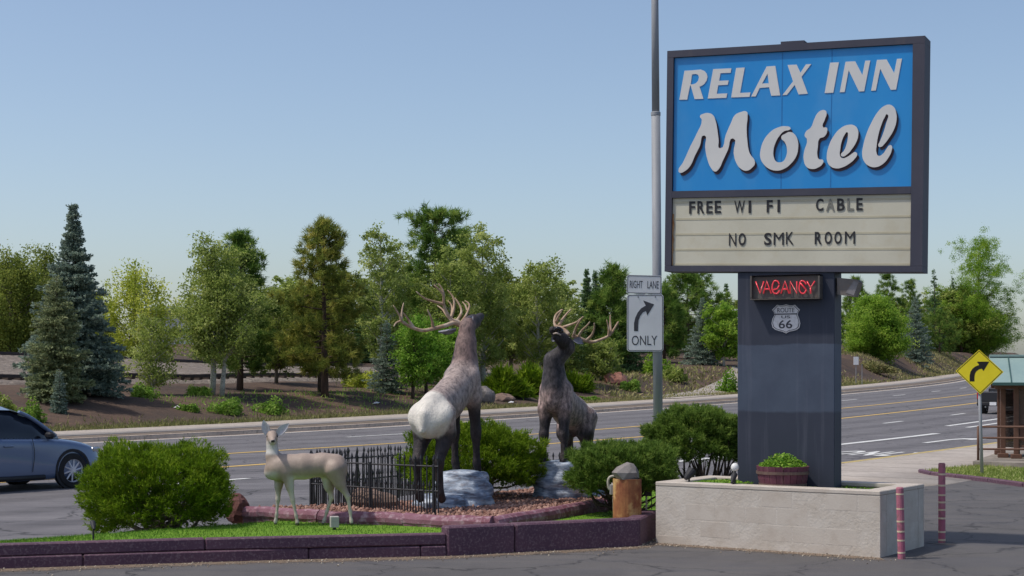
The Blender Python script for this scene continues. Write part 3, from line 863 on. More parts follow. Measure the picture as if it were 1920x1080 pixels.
MOTEL = [
 pxl([(90, 940), (150, 830), (250, 610), (340, 430), (405, 250), (380, 202), (430, 168), (500, 160), (555, 187), (590, 262), (615, 390), (632, 520), (650, 636), (730, 450), (800, 290), (850, 190), (920, 150), (1012, 142), (1022, 200), (1010, 350), (1018, 520), (1050, 700), (1123, 828), (1080, 900), (1010, 938), (930, 910), (870, 830), (835, 700), (826, 500), (760, 650), (690, 800), (630, 920), (585, 950), (530, 900), (480, 780), (450, 620), (437, 460), (380, 600), (310, 740), (250, 870), (180, 940), (110, 965)], s2, 1260, 190),
 pxl([(1604, 366), (1580, 388), (1520, 402), (1450, 470), (1400, 560), (1372, 660), (1375, 750), (1405, 810), (1450, 825), (1500, 812), (1543, 745), (1555, 650), (1530, 560), (1477, 485), (1530, 440), (1600, 414), (1660, 450), (1700, 530), (1706, 620), (1680, 740), (1600, 850), (1510, 915), (1420, 937), (1320, 915), (1240, 850), (1195, 760), (1198, 660), (1240, 530), (1330, 415), (1430, 355), (1540, 337)], s2, 1260, 190),
 pxl([(195, 780), (202, 680), (240, 510), (210, 470), (228, 408), (292, 355), (340, 240), (380, 165), (440, 121), (490, 126), (505, 165), (480, 250), (456, 350), (505, 356), (514, 400), (470, 480), (410, 505), (387, 620), (379, 720), (400, 780), (460, 797), (452, 842), (390, 895), (310, 915), (235, 885)], s2, 1480, 190),
 pxl([(507, 740), (530, 620), (600, 470), (700, 360), (800, 318), (880, 327), (925, 380), (932, 460), (905, 550), (850, 640), (780, 718), (718, 746), (698, 722), (742, 665), (780, 560), (793, 470), (783, 418), (750, 450), (710, 540), (690, 640), (688, 740), (718, 768), (790, 748), (850, 706), (890, 686), (918, 710), (890, 770), (800, 850), (710, 895), (640, 907), (560, 880), (517, 820)], s2, 1480, 190),
 pxl([(985, 720), (1000, 600), (1040, 450), (1110, 290), (1200, 140), (1280, 66), (1350, 46), (1410, 76), (1445, 160), (1448, 260), (1410, 390), (1350, 490), (1290, 570), (1232, 618), (1204, 604), (1226, 540), (1270, 430), (1308, 300), (1322, 175), (1290, 215), (1240, 330), (1200, 470), (1180, 600), (1177, 690), (1206, 737), (1260, 714), (1310, 650), (1360, 592), (1384, 602), (1384, 660), (1340, 760), (1260, 850), (1170, 890), (1080, 875), (1017, 820)], s2, 1480, 190)]
for lp in MOTEL:
    pts = [ab(x, y, -.01) for x, y in lp]
    me = outline_mesh([pts], .012, True)
    o = link('script_letter', on_sign(me, -.006), MT['face_white'], sign)
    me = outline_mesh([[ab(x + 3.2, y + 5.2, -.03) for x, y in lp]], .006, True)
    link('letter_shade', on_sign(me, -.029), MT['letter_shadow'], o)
wd = dict(F=44, R=52, E=46, W=76, I=19, C=54, A=62, B=56, L=47, N=53, O=53, S=54, M=74, K=56)
rows = [('F', 222, 150), ('R', 285, 148), ('E', 347, 148), ('E', 407, 146), ('W', 563, 145), ('I', 637, 145), ('F', 780, 141), ('I', 845, 139), ('C', 1140, 131), ('A', 1217, 131), ('B', 1293, 129), ('L', 1362, 128), ('E', 1427, 126),
        ('N', 513, 381), ('O', 582, 379), ('S', 767, 377), ('M', 845, 375), ('K', 925, 371), ('R', 1130, 370), ('O', 1202, 369), ('O', 1272, 368), ('M', 1358, 367)]
for k, (ch, cx, cy) in enumerate(rows):
    px, py = 1240 + cx / 3.84, 350 + cy / 3.84
    hw = wd[ch] / 2 / 3.84; hgt = 45 / 3.84
    a0, b0 = ab(px - hw, py + hgt, -.03); a1, b1 = ab(px + hw, py - hgt, -.03)
    ofs = .0 if ch in 'MWKN' else .024
    me = text_mesh(ch, 1.0, offset=ofs)
    V = np.zeros(len(me.vertices) * 3, np.float32); me.vertices.foreach_get('co', V); V = V.reshape(-1, 3); lo, hi = V.min(0), V.max(0); bpy.data.meshes.remove(me)
    me = text_mesh(ch, 1.0, offset=ofs, extrude=.002)
    remap(me, lambda V: np.c_[a0 + (V[:, 0] - lo[0]) / (hi[0] - lo[0]) * (a1 - a0), b0 + (V[:, 1] - lo[1]) / (hi[1] - lo[1]) * (b1 - b0), V[:, 2]])
    link('letter', on_sign(me, -.0285), MT['grey_letter'] if k in (9, 11) else MT['black'], board)

# pillar
pl0, pl1 = PL(1383, 700), PL(1564.5, 700)
pw = float(np.dot(pl1 - pl0, p2)); pc = (pl0 + pl1) / 2
pr = math.atan2(p2[1], p2[0])
mb = MB(); c = pc - pnrm * .18; zt = float(Sg(SW / 2, 0, 0)[2]) + .01
mb.box((c[0], c[1], (.6 + zt) / 2), (pw, .36, zt - .6), pr, .006)
pil = mb.build('pillar', MT['pillar'], sign, world=True)
pil.data.transform(Matrix.Translation((0, 0, .66))); pil.location.z -= .66
MT['edge'] = M('navy_edge_trim', (54, 55, 68), (62, 62, 74), 3, rough=.6)

def plbox(mb, x0, y0, x1, y1, d0, d1, bev=.004):
    a_, b_ = PL(x0, y1, d1), PL(x1, y0, d1)
    c = (a_ + b_) / 2 + pnrm * ((d0 - d1) / 2); w = float(np.dot(b_ - a_, p2))
    mb.box(tuple(c), (w, abs(d1 - d0), b_[2] - a_[2]), pr, bev)
# vacancy neon
MT['neonbox'] = M('weathered_neon_box', (84, 80, 78), (96, 92, 88), 4, c3=(112, 98, 84), scale3=12, amt3=.4, rough=.6)
vroot = empty('vacancy_sign', tuple(PL(1472, 538, 0.0))); tag(vroot, 'small grey box sign with red neon VACANCY on the pillar', 'neon sign')
mb = MB(); plbox(mb, 1408, 516, 1535.5, 561, .002, .1); mb.build('backing_box', MT['neonbox'], vroot, world=True)
for x0, y0, x1, y1 in ((1406.5, 513.5, 1537, 517), (1406.5, 558.5, 1537, 562.5), (1406.5, 517.3, 1409.5, 558.2), (1533.5, 517.3, 1537, 558.2)):
    mb = MB(); plbox(mb, x0, y0, x1, y1, .003, .15, .002); mb.build('rim', MT['neonbox'], vroot, world=True)
m, nt, bs = new_mat('red_neon_tube'); bs.inputs['Base Color'].default_value = (*lin((205, 60, 72)), 1); bs.inputs['Roughness'].default_value = .25
bs.inputs['Emission Color'].default_value = (*lin((235, 60, 75)), 1); bs.inputs['Emission Strength'].default_value = .28
MT['neon'] = m
strokes = [[(208, 215), (270, 385), (325, 212)], [(318, 388), (368, 210), (432, 388)], [(340, 325), (415, 325)], [(548, 255), (525, 212), (480, 205), (452, 255), (446, 330), (470, 380), (520, 386), (552, 345)], [(462, 335), (520, 318), (548, 270)],
           [(573, 388), (632, 210), (688, 388)], [(600, 325), (665, 325)], [(706, 388), (706, 212), (802, 388), (802, 212)], [(938, 255), (905, 212), (858, 210), (838, 280), (842, 345), (872, 384), (912, 380), (940, 335)], [(842, 225), (935, 330)], [(950, 212), (1000, 305), (1062, 208)], [(1000, 305), (1002, 390)]]
for sp_ in strokes:
    pts = [PL(1390 + x / 7.71, 500 + y / 7.71, .125) for x, y in sp_]
    if len(pts) > 3: pts = list(spline(pts, 4)) if len(pts) > 4 else pts
    mb = MB(); mb.tube(pts, .0085, 6); mb.build('neon_tube', MT['neon'], vroot, world=True, smooth=True)
# route shield plaque
sh = pxl([(520, 552), (560, 562), (600, 560), (650, 546), (700, 560), (740, 562), (778, 552), (815, 590), (850, 625), (825, 660), (818, 700), (838, 750), (855, 820), (840, 885), (800, 915), (745, 930), (700, 938), (650, 965), (600, 942), (550, 930), (495, 912), (455, 880), (440, 820), (455, 750), (482, 700), (475, 660), (448, 625), (482, 590)], 7.71, 1390, 500)
MT['plaque'] = M('white_enamel_plaque', (205, 202, 205), (222, 220, 222), 5, c3=(160, 152, 150), scale3=25, amt3=.35, rough=.45)
MT['ink'] = M('black_ink', (62, 62, 70), (76, 76, 82), 9, rough=.6)
c0 = PL(1473.5, 598, 0.0)
def pcoord(x, y, d=.0): q_ = PL(x, y, d) - c0; return (float(np.dot(q_, p2)), float(q_[2]))
def on_pillar(me, d, root): return remap(me, lambda V: to_sign(c0 + V[:, :1] * p2 + V[:, 1:2] * np.array([0, 0, 1]) + (V[:, 2:3] + d) * pnrm, root))
shroot = empty('route_shield', tuple(c0)); tag(shroot, 'white highway shield plaque reading ROUTE US 66 below the neon box', 'plaque')
lp = [pcoord(*p) for p in sh]
link('plate', on_pillar(outline_mesh([lp], .008), .007, shroot), MT['plaque'], shroot)
cx_, cz_ = np.mean(lp, 0)
i0 = [(cx_ + (x - cx_) * .94, cz_ + (z - cz_) * .94) for x, z in lp]; i1 = [(cx_ + (x - cx_) * .90, cz_ + (z - cz_) * .905) for x, z in lp]
link('border', on_pillar(outline_mesh([i0, i1], .002), .0125, shroot), MT['ink'], shroot)
b0, b1 = pcoord(1452.5, 588.2), pcoord(1495.5, 589.6)
link('divider', on_pillar(outline_mesh([[b0, (b1[0], b0[1]), b1, (b0[0], b1[1])]], .002), .0125, shroot), MT['ink'], shroot)
def fit_text(txt, x0, y0, x1, y1, root, d, mat, coordf, placer, offset=0.0, name='lettering'):
    me = text_mesh(txt, 1.0, offset=offset, extrude=.001)
    V = np.zeros(len(me.vertices) * 3, np.float32); me.vertices.foreach_get('co', V); V = V.reshape(-1, 3); lo, hi = V.min(0), V.max(0)
    a0, bb0 = coordf(x0, y1); a1, bb1 = coordf(x1, y0)
    remap(me, lambda V: np.c_[a0 + (V[:, 0] - lo[0]) / (hi[0] - lo[0]) * (a1 - a0), bb0 + (V[:, 1] - lo[1]) / (hi[1] - lo[1]) * (bb1 - bb0), V[:, 2]])
    return link(name, placer(me, d, root), mat, root)
fit_text('ROUTE', 1458, 577, 1490, 586, shroot, .0125, MT['ink'], pcoord, on_pillar)
fit_text('US', 1465.5, 591.5, 1482, 597, shroot, .0125, MT['ink'], pcoord, on_pillar, .01)
fit_text('66', 1460.5, 600, 1486, 616, shroot, .0125, MT['ink'], pcoord, on_pillar, .012)
# flood lamp on the pillar's side
fl0 = PL(1568, 520, -.12); flr = empty('flood_lamp', tuple(fl0)); tag(flr, 'weathered bronze flood lamp fixed to the right edge of the pillar', 'flood lamp')
MT['bronze'] = M('weathered_bronze', (112, 106, 102), (134, 126, 120), 5, c3=(140, 110, 84), scale3=12, amt3=.4, rough=.6)
MT['lens'] = M('dusty_lens', (120, 116, 118), (150, 146, 148), 6, rough=.25)
mb = MB()
q = [PL(1569, 520.5, -.05), PL(1606, 524, -.05), PL(1611, 529, -.05), PL(1602, 556, -.05), PL(1570, 552, -.05)]
pl_ = [p for p in q] + [p - pnrm * .2 for p in q]
mb.add(pl_, [(4, 3, 2, 1, 0), (5, 6, 7, 8, 9)] + [(i, (i + 1) % 5, 5 + (i + 1) % 5, 5 + i) for i in range(5)])
mb.build('housing', MT['bronze'], flr, world=True)
mb = MB(); q = [PL(1601, 526, -.045), PL(1609, 530.5, -.045), PL(1601, 553.5, -.045), PL(1585, 549, -.045)]
mb.add([p for p in q], [(3, 2, 1, 0)]); mb.build('lens', MT['lens'], flr, world=True)
mb = MB(); mb.box(tuple(PL(1566.5, 536, -.15)), (.05, .12, .2), pr, .004); mb.build('bracket', MT['bronze'], flr, world=True)

# half barrel on the soil before the pillar
MT['stave'] = M('maroon_stave', (92, 52, 66), (106, 62, 76), 4, c3=(128, 96, 96), scale3=15, amt3=.4, rough=.75, stretch=(1, 1, .3))
MT['hoop'] = M('hoop_steel', (96, 78, 72), (112, 92, 84), 8, rough=.6)
bc = PL(1467.5, 895, .30); broot = empty('half_barrel', (bc[0], bc[1], .66)); tag(broot, 'maroon half barrel planted with low green leaves before the pillar', 'barrel planter')
ns = 22; r0, r1 = .25, .315
for k in range(ns):
    t0, t1 = 2 * math.pi * (k + .03) / ns, 2 * math.pi * (k + .97) / ns
    mb = MB(); V = []
    for z, rr in ((0, r0), (.16, (r0 + r1) / 2 + .012), (.31, r1)):
        for t in (t0, t1):
            for th in (0, -.025): V.append(((rr + th) * math.cos(t), (rr + th) * math.sin(t), z))
    Fc = []
    for i in (0, 4): Fc += [(i, i + 2, i + 6, i + 4), (i + 1, i + 5, i + 7, i + 3), (i, i + 4, i + 5, i + 1), (i + 2, i + 3, i + 7, i + 6)]
    Fc += [(0, 1, 3, 2), (8, 10, 11, 9)]
    mb.add(V, Fc); mb.build('stave', MT['stave'], broot)
for z in (.09, .235):
    rr = r0 + (r1 - r0) * z / .31 + .012
    mb = MB(); mb.lathe([(rr, z - .017), (rr + .004, z - .017), (rr + .006, z + .017), (rr, z + .017)], n=32); mb.build('hoop', MT['hoop'], broot)
mb = MB(); mb.lathe([(.01, .262), (r1 - .03, .262), (r1 - .03, .27), (.01, .28)], n=20); mb.build('soil', MT['potting'], broot)

# ------------------------------------------------------------------ statues: smooth bodies grown from a skeleton
def sdf_body(prims, h, k=0.05, pad=0.06):
    """prims: (a, b, ra, rb[, (axis, f)]) tapered limbs blended into one surface"""
    A = np.array([p[0] for p in prims], float); B = np.array([p[1] for p in prims], float)
    rm = np.array([max(p[2], p[3]) for p in prims])[:, None]
    lo = np.minimum((A - rm).min(0), (B - rm).min(0)) - pad; hi = np.maximum((A + rm).max(0), (B + rm).max(0)) + pad
    n = np.ceil((hi - lo) / h).astype(int) + 1
    ax = [lo[i] + np.arange(n[i]) * h for i in range(3)]
    X, Y, Z = np.meshgrid(*ax, indexing='ij')
    D = np.full(X.shape, 10.0)
    for p in prims:
        a_, b_, ra, rb = np.array(p[0], float), np.array(p[1], float), p[2], p[3]
        kk = p[5] if len(p) > 5 else k
        r = max(ra, rb) + 0.16
        l2, h2 = np.minimum(a_, b_) - r, np.maximum(a_, b_) + r
        i0 = np.maximum(((l2 - lo) / h).astype(int), 0); i1 = np.minimum(((h2 - lo) / h).astype(int) + 2, n)
        sl = tuple(slice(i0[i], i1[i]) for i in range(3))
        Q = np.stack([X[sl] - a_[0], Y[sl] - a_[1], Z[sl] - a_[2]], -1)
        d = b_ - a_
        f = 1.0
        if len(p) > 4 and p[4] is not None:
            axv, f = np.array(p[4][0], float), p[4][1]
            axv = axv / np.linalg.norm(axv)
            Q = Q + (Q @ axv)[..., None] * axv * (1 / f - 1)
            d = d + np.dot(d, axv) * axv * (1 / f - 1)
        t = np.clip((Q @ d) / max(d @ d, 1e-9), 0, 1)
        dist = (np.linalg.norm(Q - t[..., None] * d, axis=-1) - (ra + (rb - ra) * t)) * min(1.0, f)
        D0 = D[sl]
        hh_ = np.clip(0.5 + 0.5 * (D0 - dist) / kk, 0, 1)
        D[sl] = D0 * (1 - hh_) + dist * hh_ - kk * hh_ * (1 - hh_)
    ins = D < 0
    nx, ny, nz = n
    cs = [(0, 0, 0), (1, 0, 0), (0, 1, 0), (1, 1, 0), (0, 0, 1), (1, 0, 1), (0, 1, 1), (1, 1, 1)]
    def cor(Ar, c): return Ar[c[0]:nx - 1 + c[0], c[1]:ny - 1 + c[1], c[2]:nz - 1 + c[2]]
    cnt = sum(cor(ins, c).astype(np.int8) for c in cs)
    act = (cnt > 0) & (cnt < 8)
    ci = np.argwhere(act)
    acc = np.zeros((len(ci), 3)); num = np.zeros(len(ci))
    dv = np.stack([cor(D, c)[act] for c in cs], 1)
    for i in range(8):
        for j in range(i + 1, 8):
            if sum(abs(cs[i][m_] - cs[j][m_]) for m_ in range(3)) != 1: continue
            x = (dv[:, i] < 0) != (dv[:, j] < 0)
            t = np.where(x, dv[:, i] / np.where(x, dv[:, i] - dv[:, j], 1), 0)
            pos = np.array(cs[i])[None] + t[:, None] * (np.array(cs[j]) - np.array(cs[i]))[None]
            acc[x] += pos[x]; num[x] += 1
    V = (ci + acc / num[:, None]) * h + lo
    idx = -np.ones(act.shape, int); idx[act] = np.arange(len(ci))
    Fs = []
    for axn in range(3):
        u, v = (axn + 1) % 3, (axn + 2) % 3
        s0 = [slice(None)] * 3; s1_ = [slice(None)] * 3
        s0[axn] = slice(0, n[axn] - 1); s1_[axn] = slice(1, n[axn])
        e0, e1 = ins[tuple(s0)], ins[tuple(s1_)]
        for sgn in (0, 1):
            m_ = (e0 & ~e1) if sgn == 0 else (~e0 & e1)
            c = np.argwhere(m_)
            c = c[(c[:, u] > 0) & (c[:, v] > 0) & (c[:, u] < n[u] - 1) & (c[:, v] < n[v] - 1)]
            du = np.zeros(3, int); du[u] = 1; dw = np.zeros(3, int); dw[v] = 1
            q_ = [idx[tuple((c - o_).T)] for o_ in (du * 0, du, du + dw, dw)]
            q_ = np.stack(q_ if sgn == 0 else q_[::-1], 1)
            Fs.append(q_[(q_ >= 0).all(1)])
    Fq = np.concatenate(Fs)
    # two rounds of gentle smoothing along edges
    e_ = np.concatenate([Fq[:, [0, 1]], Fq[:, [1, 2]], Fq[:, [2, 3]], Fq[:, [3, 0]]])
    deg = np.bincount(e_.ravel(), minlength=len(V))[:, None]
    for _ in range(2):
        S = np.zeros_like(V); np.add.at(S, e_[:, 0], V[e_[:, 1]]); np.add.at(S, e_[:, 1], V[e_[:, 0]])
        V = V * .5 + .5 * S / np.maximum(deg, 1)
    return V, Fq

def paint_mat(name, sc=20, amt=.75, dark=(.32, .31, .33), light=(1.6, 1.55, 1.52), rough=.62, bmp=.35):
    m, nt, bs = new_mat(name)
    at = nn(nt, 'ShaderNodeAttribute', attribute_name='paint')
    n1 = noise(nt, sc, 5, rough=.7, stretch=(1, 1, .55)); n2 = noise(nt, sc * .25, 4)
    sp = ramp(nt, n1.outputs[0], [(.36, dark), (.5, (1, 1, 1)), (.68, light)]).outputs[0]
    am = nn(nt, 'ShaderNodeMath', operation='MULTIPLY'); nt.links.new(at.outputs['Alpha'], am.inputs[0]); am.inputs[1].default_value = amt
    c = mixc(nt, am.outputs[0], at.outputs['Color'], sp, 'MULTIPLY')
    s2_ = ramp(nt, n2.outputs[0], [(.35, (.82, .8, .82)), (.65, (1.12, 1.1, 1.1))]).outputs[0]
    c = mixc(nt, .8, c, s2_, 'MULTIPLY')
    nt.links.new(c, bs.inputs['Base Color']); bs.inputs['Roughness'].default_value = rough; bs.inputs['Specular IOR Level'].default_value = .35
    n3 = noise(nt, sc * 3.2, 3, stretch=(1, 1, .45)); ad = nn(nt, 'ShaderNodeMath', operation='ADD'); nt.links.new(n1.outputs[0], ad.inputs[0]); nt.links.new(n3.outputs[0], ad.inputs[1])
    bump(nt, bs, ad.outputs[0], bmp * 1.8, .014)
    return m
MT['elkpaint'] = paint_mat('elk_statue_paint')
MT['elkdark'] = paint_mat('dark_elk_statue_paint', 20, .85, (.3, .29, .31), (2.3, 2.25, 2.25))
MT['doepaint'] = paint_mat('doe_statue_paint', 14, .3, (.7, .68, .66), (1.2, 1.18, 1.15), .55, .12)
MT['antler'] = M('antler', (150, 122, 98), (178, 152, 128), 5, c3=(214, 200, 182), scale3=9, amt3=.6, rough=.55)
MT['earin'] = M('ear_paint', (112, 112, 124), (150, 150, 160), 12, rough=.6)
MT['eye'] = M('glass_eye', (20, 18, 18), rough=.1, spec=.6)

def blend(c, target, w): return c * (1 - w[:, None]) + np.array(lin(target))[None] * w[:, None]
def ear_mesh(base, tip, width, face, thick=.02, cup=.35):
    base, tip, face = np.array(base, float), np.array(tip, float), np.array(face, float)
    d = tip - base; L = np.linalg.norm(d); d /= L; sd = np.cross(d, face); sd /= np.linalg.norm(sd); fn = np.cross(sd, d)
    nu, nw = 9, 7; V = []
    for lay in (0, 1):
        for i in range(nu):
            t = i / (nu - 1); w_ = width * (math.sin(math.pi * min(1, t * .92 + .08)) ** .8) * (1 - .25 * t) + .006
            for j in range(nw):
                s_ = (j / (nw - 1)) * 2 - 1
                V.append(base + d * L * t + sd * w_ * .5 * s_ + fn * (cup * w_ * (s_ * s_) - (thick if lay else 0) * (1 - .6 * abs(s_))))
    Fc = []; m_ = nu * nw
    for i in range(nu - 1):
        for j in range(nw - 1):
            a_ = i * nw + j; Fc += [(a_, a_ + 1, a_ + nw + 1, a_ + nw), (m_ + a_, m_ + a_ + nw, m_ + a_ + nw + 1, m_ + a_ + 1)]
        Fc += [(i * nw, i * nw + nw, m_ + i * nw + nw, m_ + i * nw), (i * nw + nw - 1, m_ + i * nw + nw - 1, m_ + i * nw + 2 * nw - 1, i * nw + 2 * nw - 1)]
    return V, Fc

def elk(hind, heading, muz, poll, label, style, scale=1.0, shear=0.0, stretch=False):
    """hind: point between the hind hooves; heading: unit vector in plan; muz/poll: local points of the head"""
    fx = np.array([heading[0], heading[1], 0.0]); fx /= np.linalg.norm(fx); ly = np.array([-fx[1], fx[0], 0.0]); up = np.array([0, 0, 1.0])
    def W(p): return np.array(hind) + scale * (fx * p[0] + ly * p[1] + up * (p[2] + shear * p[0]))
    root = empty('elk_statue', tuple(hind)); tag(root, label, 'elk statue', 'life-size elk statues')
    sq = ((0, 1, 0), .76)
    pr_ = [((.06, 0, 1.07), (.16, 0, 1.1), .255, .26, sq), ((.0, 0, 1.0), (.1, 0, 1.0), .21, .22, sq),
           ((.12, 0, 1.11), (.55, 0, 1.17), .25, .265, sq), ((.5, 0, 1.15), (.92, 0, 1.29), .265, .28, sq), ((.95, 0, 1.28), (1.06, 0, 1.22), .25, .18, sq),
           ((.8, 0, 1.43), (1.0, 0, 1.52), .12, .13), ((1.0, 0, 1.42), (1.06, 0, 1.78), .2, .135), ((1.06, 0, 1.78), tuple(np.array(poll) - [.03, 0, .05]), .135, .105),
           ((1.08, 0, 1.33), (1.11, 0, 1.7), .16, .085)]
    po_, mu = np.array(poll, float), np.array(muz, float); hd = mu - po_; hd /= np.linalg.norm(hd)
    jaw = np.cross(hd, (0, 1, 0)) if abs(hd[1]) < .9 else np.array([0, 0, -1.0]); jaw = jaw / np.linalg.norm(jaw)
    if jaw[2] > 0: jaw = -jaw
    Lh = np.linalg.norm(mu - po_)
    pr_ += [(tuple(po_), tuple(po_ + hd * Lh * .35), .105, .1, None, .04), (tuple(po_ + hd * Lh * .3), tuple(mu), .088, .056, None, .03),
            (tuple(po_ + jaw * .06 + hd * .05), tuple(po_ + hd * Lh * .85 + jaw * .085), .065, .032, None, .02)]
    for s_ in (-1, 1):
        pr_ += [((.93, s_ * .1, 1.38), (.99, s_ * .14, 1.1), .15, .12), ((.99, s_ * .14, 1.1), (1.04, s_ * .15, .74), .105, .06), ((1.04, s_ * .155, .74), (1.04, s_ * .155, .70), .07, .066), ((1.04, s_ * .155, .72), (1.06, s_ * .155, .43), .054, .046),
                ((1.06, s_ * .155, .43), (1.10, s_ * .155, .35), .05, .052),
                ((.06, s_ * .12, 1.05), (.14, s_ * .16, .82), .2, .125), ((.14, s_ * .16, .84), (-.06, s_ * .15, .52), .12, .062), ((-.06, s_ * .15, .53), (-.055, s_ * .15, .47), .065, .062), ((-.06, s_ * .15, .5), (-.01, s_ * .15, .1), .057, .046), ((-.01, s_ * .15, .1), (.035, s_ * .15, .035), .05, .055)]
    pr_.append(((-.17, 0, 1.14), (-.215, 0, .93), .058, .04, None, .03))
    V, Fq = sdf_body(pr_, .021, .04)
    x, y, z = V.T
    g = np.random.default_rng(11)
    C = np.tile(np.array(lin(style['body'])), (len(V), 1))
    C = blend(C, style['side'], sm(1.2, .95, z) * sm(.1, .3, x) * .8)
    C = blend(C, style['hip'], sm(.34, .2, np.sqrt((x - .42) ** 2 + (z - 1.1) ** 2)) * .5)
    C = blend(C, style['neck'], sm(1.42, 1.62, z + (x - 1.0) * .35))
    C = blend(C, style['throat'], sm(.02, .12, x - 1.04 - np.where(z > 2, .05, 0)) * sm(1.2, 1.45, z))
    C = blend(C, style['leg'], sm(.98, .8, z - np.where(x > .6, .1, 0)) * np.where((x > .88) | (x < .3), 1, 0))
    C = blend(C, style['leg'], sm(.84, .7, z) * 1.0)
    rump = sm(.37, .31, np.sqrt(((x + .12) / 1.0) ** 2 + (y / .95) ** 2 + ((z - 1.1) / .98) ** 2)) * sm(.2, .1, x)
    C = blend(C, (214, 210, 200), rump)
    C = blend(C, style['face'], sm(-.02, .08, (V - po_) @ hd) * sm(1.85, 1.92, z))
    C = blend(C, (40, 36, 36), sm(Lh - .05, Lh + .0, (V - po_) @ hd) * sm(1.85, 1.95, z))
    AL = np.clip(1 - .75 * rump, 0, 1)[:, None]
    V[:, 2] += shear * V[:, 0] * (np.ones(len(V)) if not stretch else sm(.34, 1.05, V[:, 2])); Wv = V * scale; Wv = Wv[:, :1] * fx + Wv[:, 1:2] * ly + Wv[:, 2:] * up
    link('body', mesh_np('body', Wv, Fq, smooth=True, colr=np.c_[np.clip(C, 0, 1), AL]), MT[style.get('mat', 'elkpaint')], root)
    return root, W, hd
styleA = dict(body=(160, 146, 140), side=(134, 120, 115), hip=(148, 138, 134), neck=(124, 104, 99), throat=(74, 66, 66), leg=(50, 44, 46), face=(56, 50, 52))
styleB = dict(body=(152, 132, 126), side=(126, 108, 103), hip=(132, 118, 114), neck=(84, 78, 80), throat=(58, 55, 58), mat='elkdark', leg=(56, 50, 52), face=(52, 48, 50))
hA = P(806, 941, 20.0)
elkA, WA, hdA = elk(hA, (.40, .92), (1.52, .0, 2.06), (1.12, .0, 2.02), 'elk statue with white rump, seen from behind, front hooves on the grey rock', styleA, 1.0, .2, True)
hB = P(1084, 918, 23.0)
elkB, WB, hdB = elk(hB, (-.37, -.93), (1.36, .1, 2.18), (1.05, .2, 2.02), 'dark elk statue facing the viewer with its head raised beside the sign pole', styleB, .97, .11)

def antler(root, beams, name='antler'):
    mb = MB()
    for pts, r0, r1 in beams:
        q_ = spline(pts, 5) if len(pts) > 2 else np.array(pts)
        t = np.linspace(0, 1, len(q_)); rr = r0 + (r1 - r0) * t; rr[-1] = .004
        mb.tube(q_, list(rr), 8)
    return mb.build(name, MT['antler'], root, world=True, smooth=True)
def cA(x, y, Y): return P(720 + x / 4.155, 520 + y / 4.155, Y)
def cB(x, y, Y): return P(980 + x / 5.4, 560 + y / 5.4, Y)
YA = float(WA((1.13, 0, 2.1))[1])
antler(elkA, [([cA(592, 375, YA), cA(545, 355, YA - .04), cA(480, 375, YA - .1), cA(390, 398, YA - .17), cA(300, 414, YA - .22), cA(205, 384, YA - .3), cA(130, 338, YA - .38)], .03, .02),
              ([cA(382, 395, YA - .17), cA(372, 330, YA - .2), cA(338, 250, YA - .26)], .022, .008), ([cA(232, 392, YA - .27), cA(190, 330, YA - .3), cA(150, 275, YA - .34)], .02, .008),
              ([cA(135, 340, YA - .38), cA(120, 295, YA - .4), cA(72, 218, YA - .45)], .019, .007), ([cA(138, 330, YA - .38), cA(140, 265, YA - .36), cA(153, 198, YA - .33)], .018, .007), ([cA(135, 338, YA - .38), cA(95, 355, YA - .42), cA(76, 384, YA - .46)], .016, .007),
              ([cA(540, 352, YA - .04), cA(492, 300, YA + .1), cA(455, 250, YA + .2), cA(416, 220, YA + .28)], .02, .007)])
YR = YA + .06
antler(elkA, [([cA(615, 372, YR), cA(575, 345, YR), cA(520, 325, YR - .02), cA(482, 262, YR - .05), cA(465, 205, YR - .09), cA(458, 130, YR - .12), cA(390, 58, YR - .16)], .03, .012),
              ([cA(466, 208, YR - .09), cA(400, 192, YR - .13), cA(318, 165, YR - .2), cA(250, 110, YR - .26)], .022, .008), ([cA(468, 150, YR - .1), cA(455, 95, YR - .1), cA(425, 48, YR - .1)], .018, .007),
              ([cA(560, 348, YR), cA(598, 290, YR + .1), cA(600, 240, YR + .16), cA(570, 185, YR + .2), cA(550, 160, YR + .22)], .022, .008), ([cA(520, 318, YR), cA(545, 235, YR + .1), cA(540, 160, YR + .15), cA(495, 98, YR + .18)], .022, .008),
              ([cA(600, 355, YR), cA(645, 285, YR + .12), cA(665, 215, YR + .2), cA(630, 180, YR + .24)], .02, .008), ([cA(650, 262, YR + .16), cA(635, 220, YR + .2), cA(610, 190, YR + .24)], .016, .007), ([cA(528, 285, YR + .06), cA(528, 225, YR + .12), cA(497, 178, YR + .16)], .016, .006)])
YB = float(WB((1.1, 0, 2.05))[1])
antler(elkB, [([cB(505, 375, YB), cB(560, 395, YB + .03), cB(625, 420, YB + .05), cB(700, 440, YB + .08), cB(790, 415, YB + .1), cB(880, 370, YB + .12), cB(930, 300, YB + .13), cB(972, 228, YB + .14)], .03, .012),
              ([cB(870, 378, YB + .12), cB(872, 300, YB + .1), cB(850, 212, YB + .08)], .02, .007), ([cB(895, 350, YB + .12), cB(888, 260, YB + .16), cB(886, 162, YB + .2)], .02, .007), ([cB(640, 424, YB + .06), cB(700, 370, YB - .02), cB(725, 300, YB - .08), cB(724, 245, YB - .12)], .022, .008),
              ([cB(560, 392, YB + .03), cB(600, 325, YB - .08), cB(650, 275, YB - .15), cB(682, 232, YB - .18)], .022, .008), ([cB(515, 375, YB), cB(545, 285, YB - .12), cB(585, 215, YB - .2), cB(615, 178, YB - .24)], .022, .008)])
YC = YB + .14
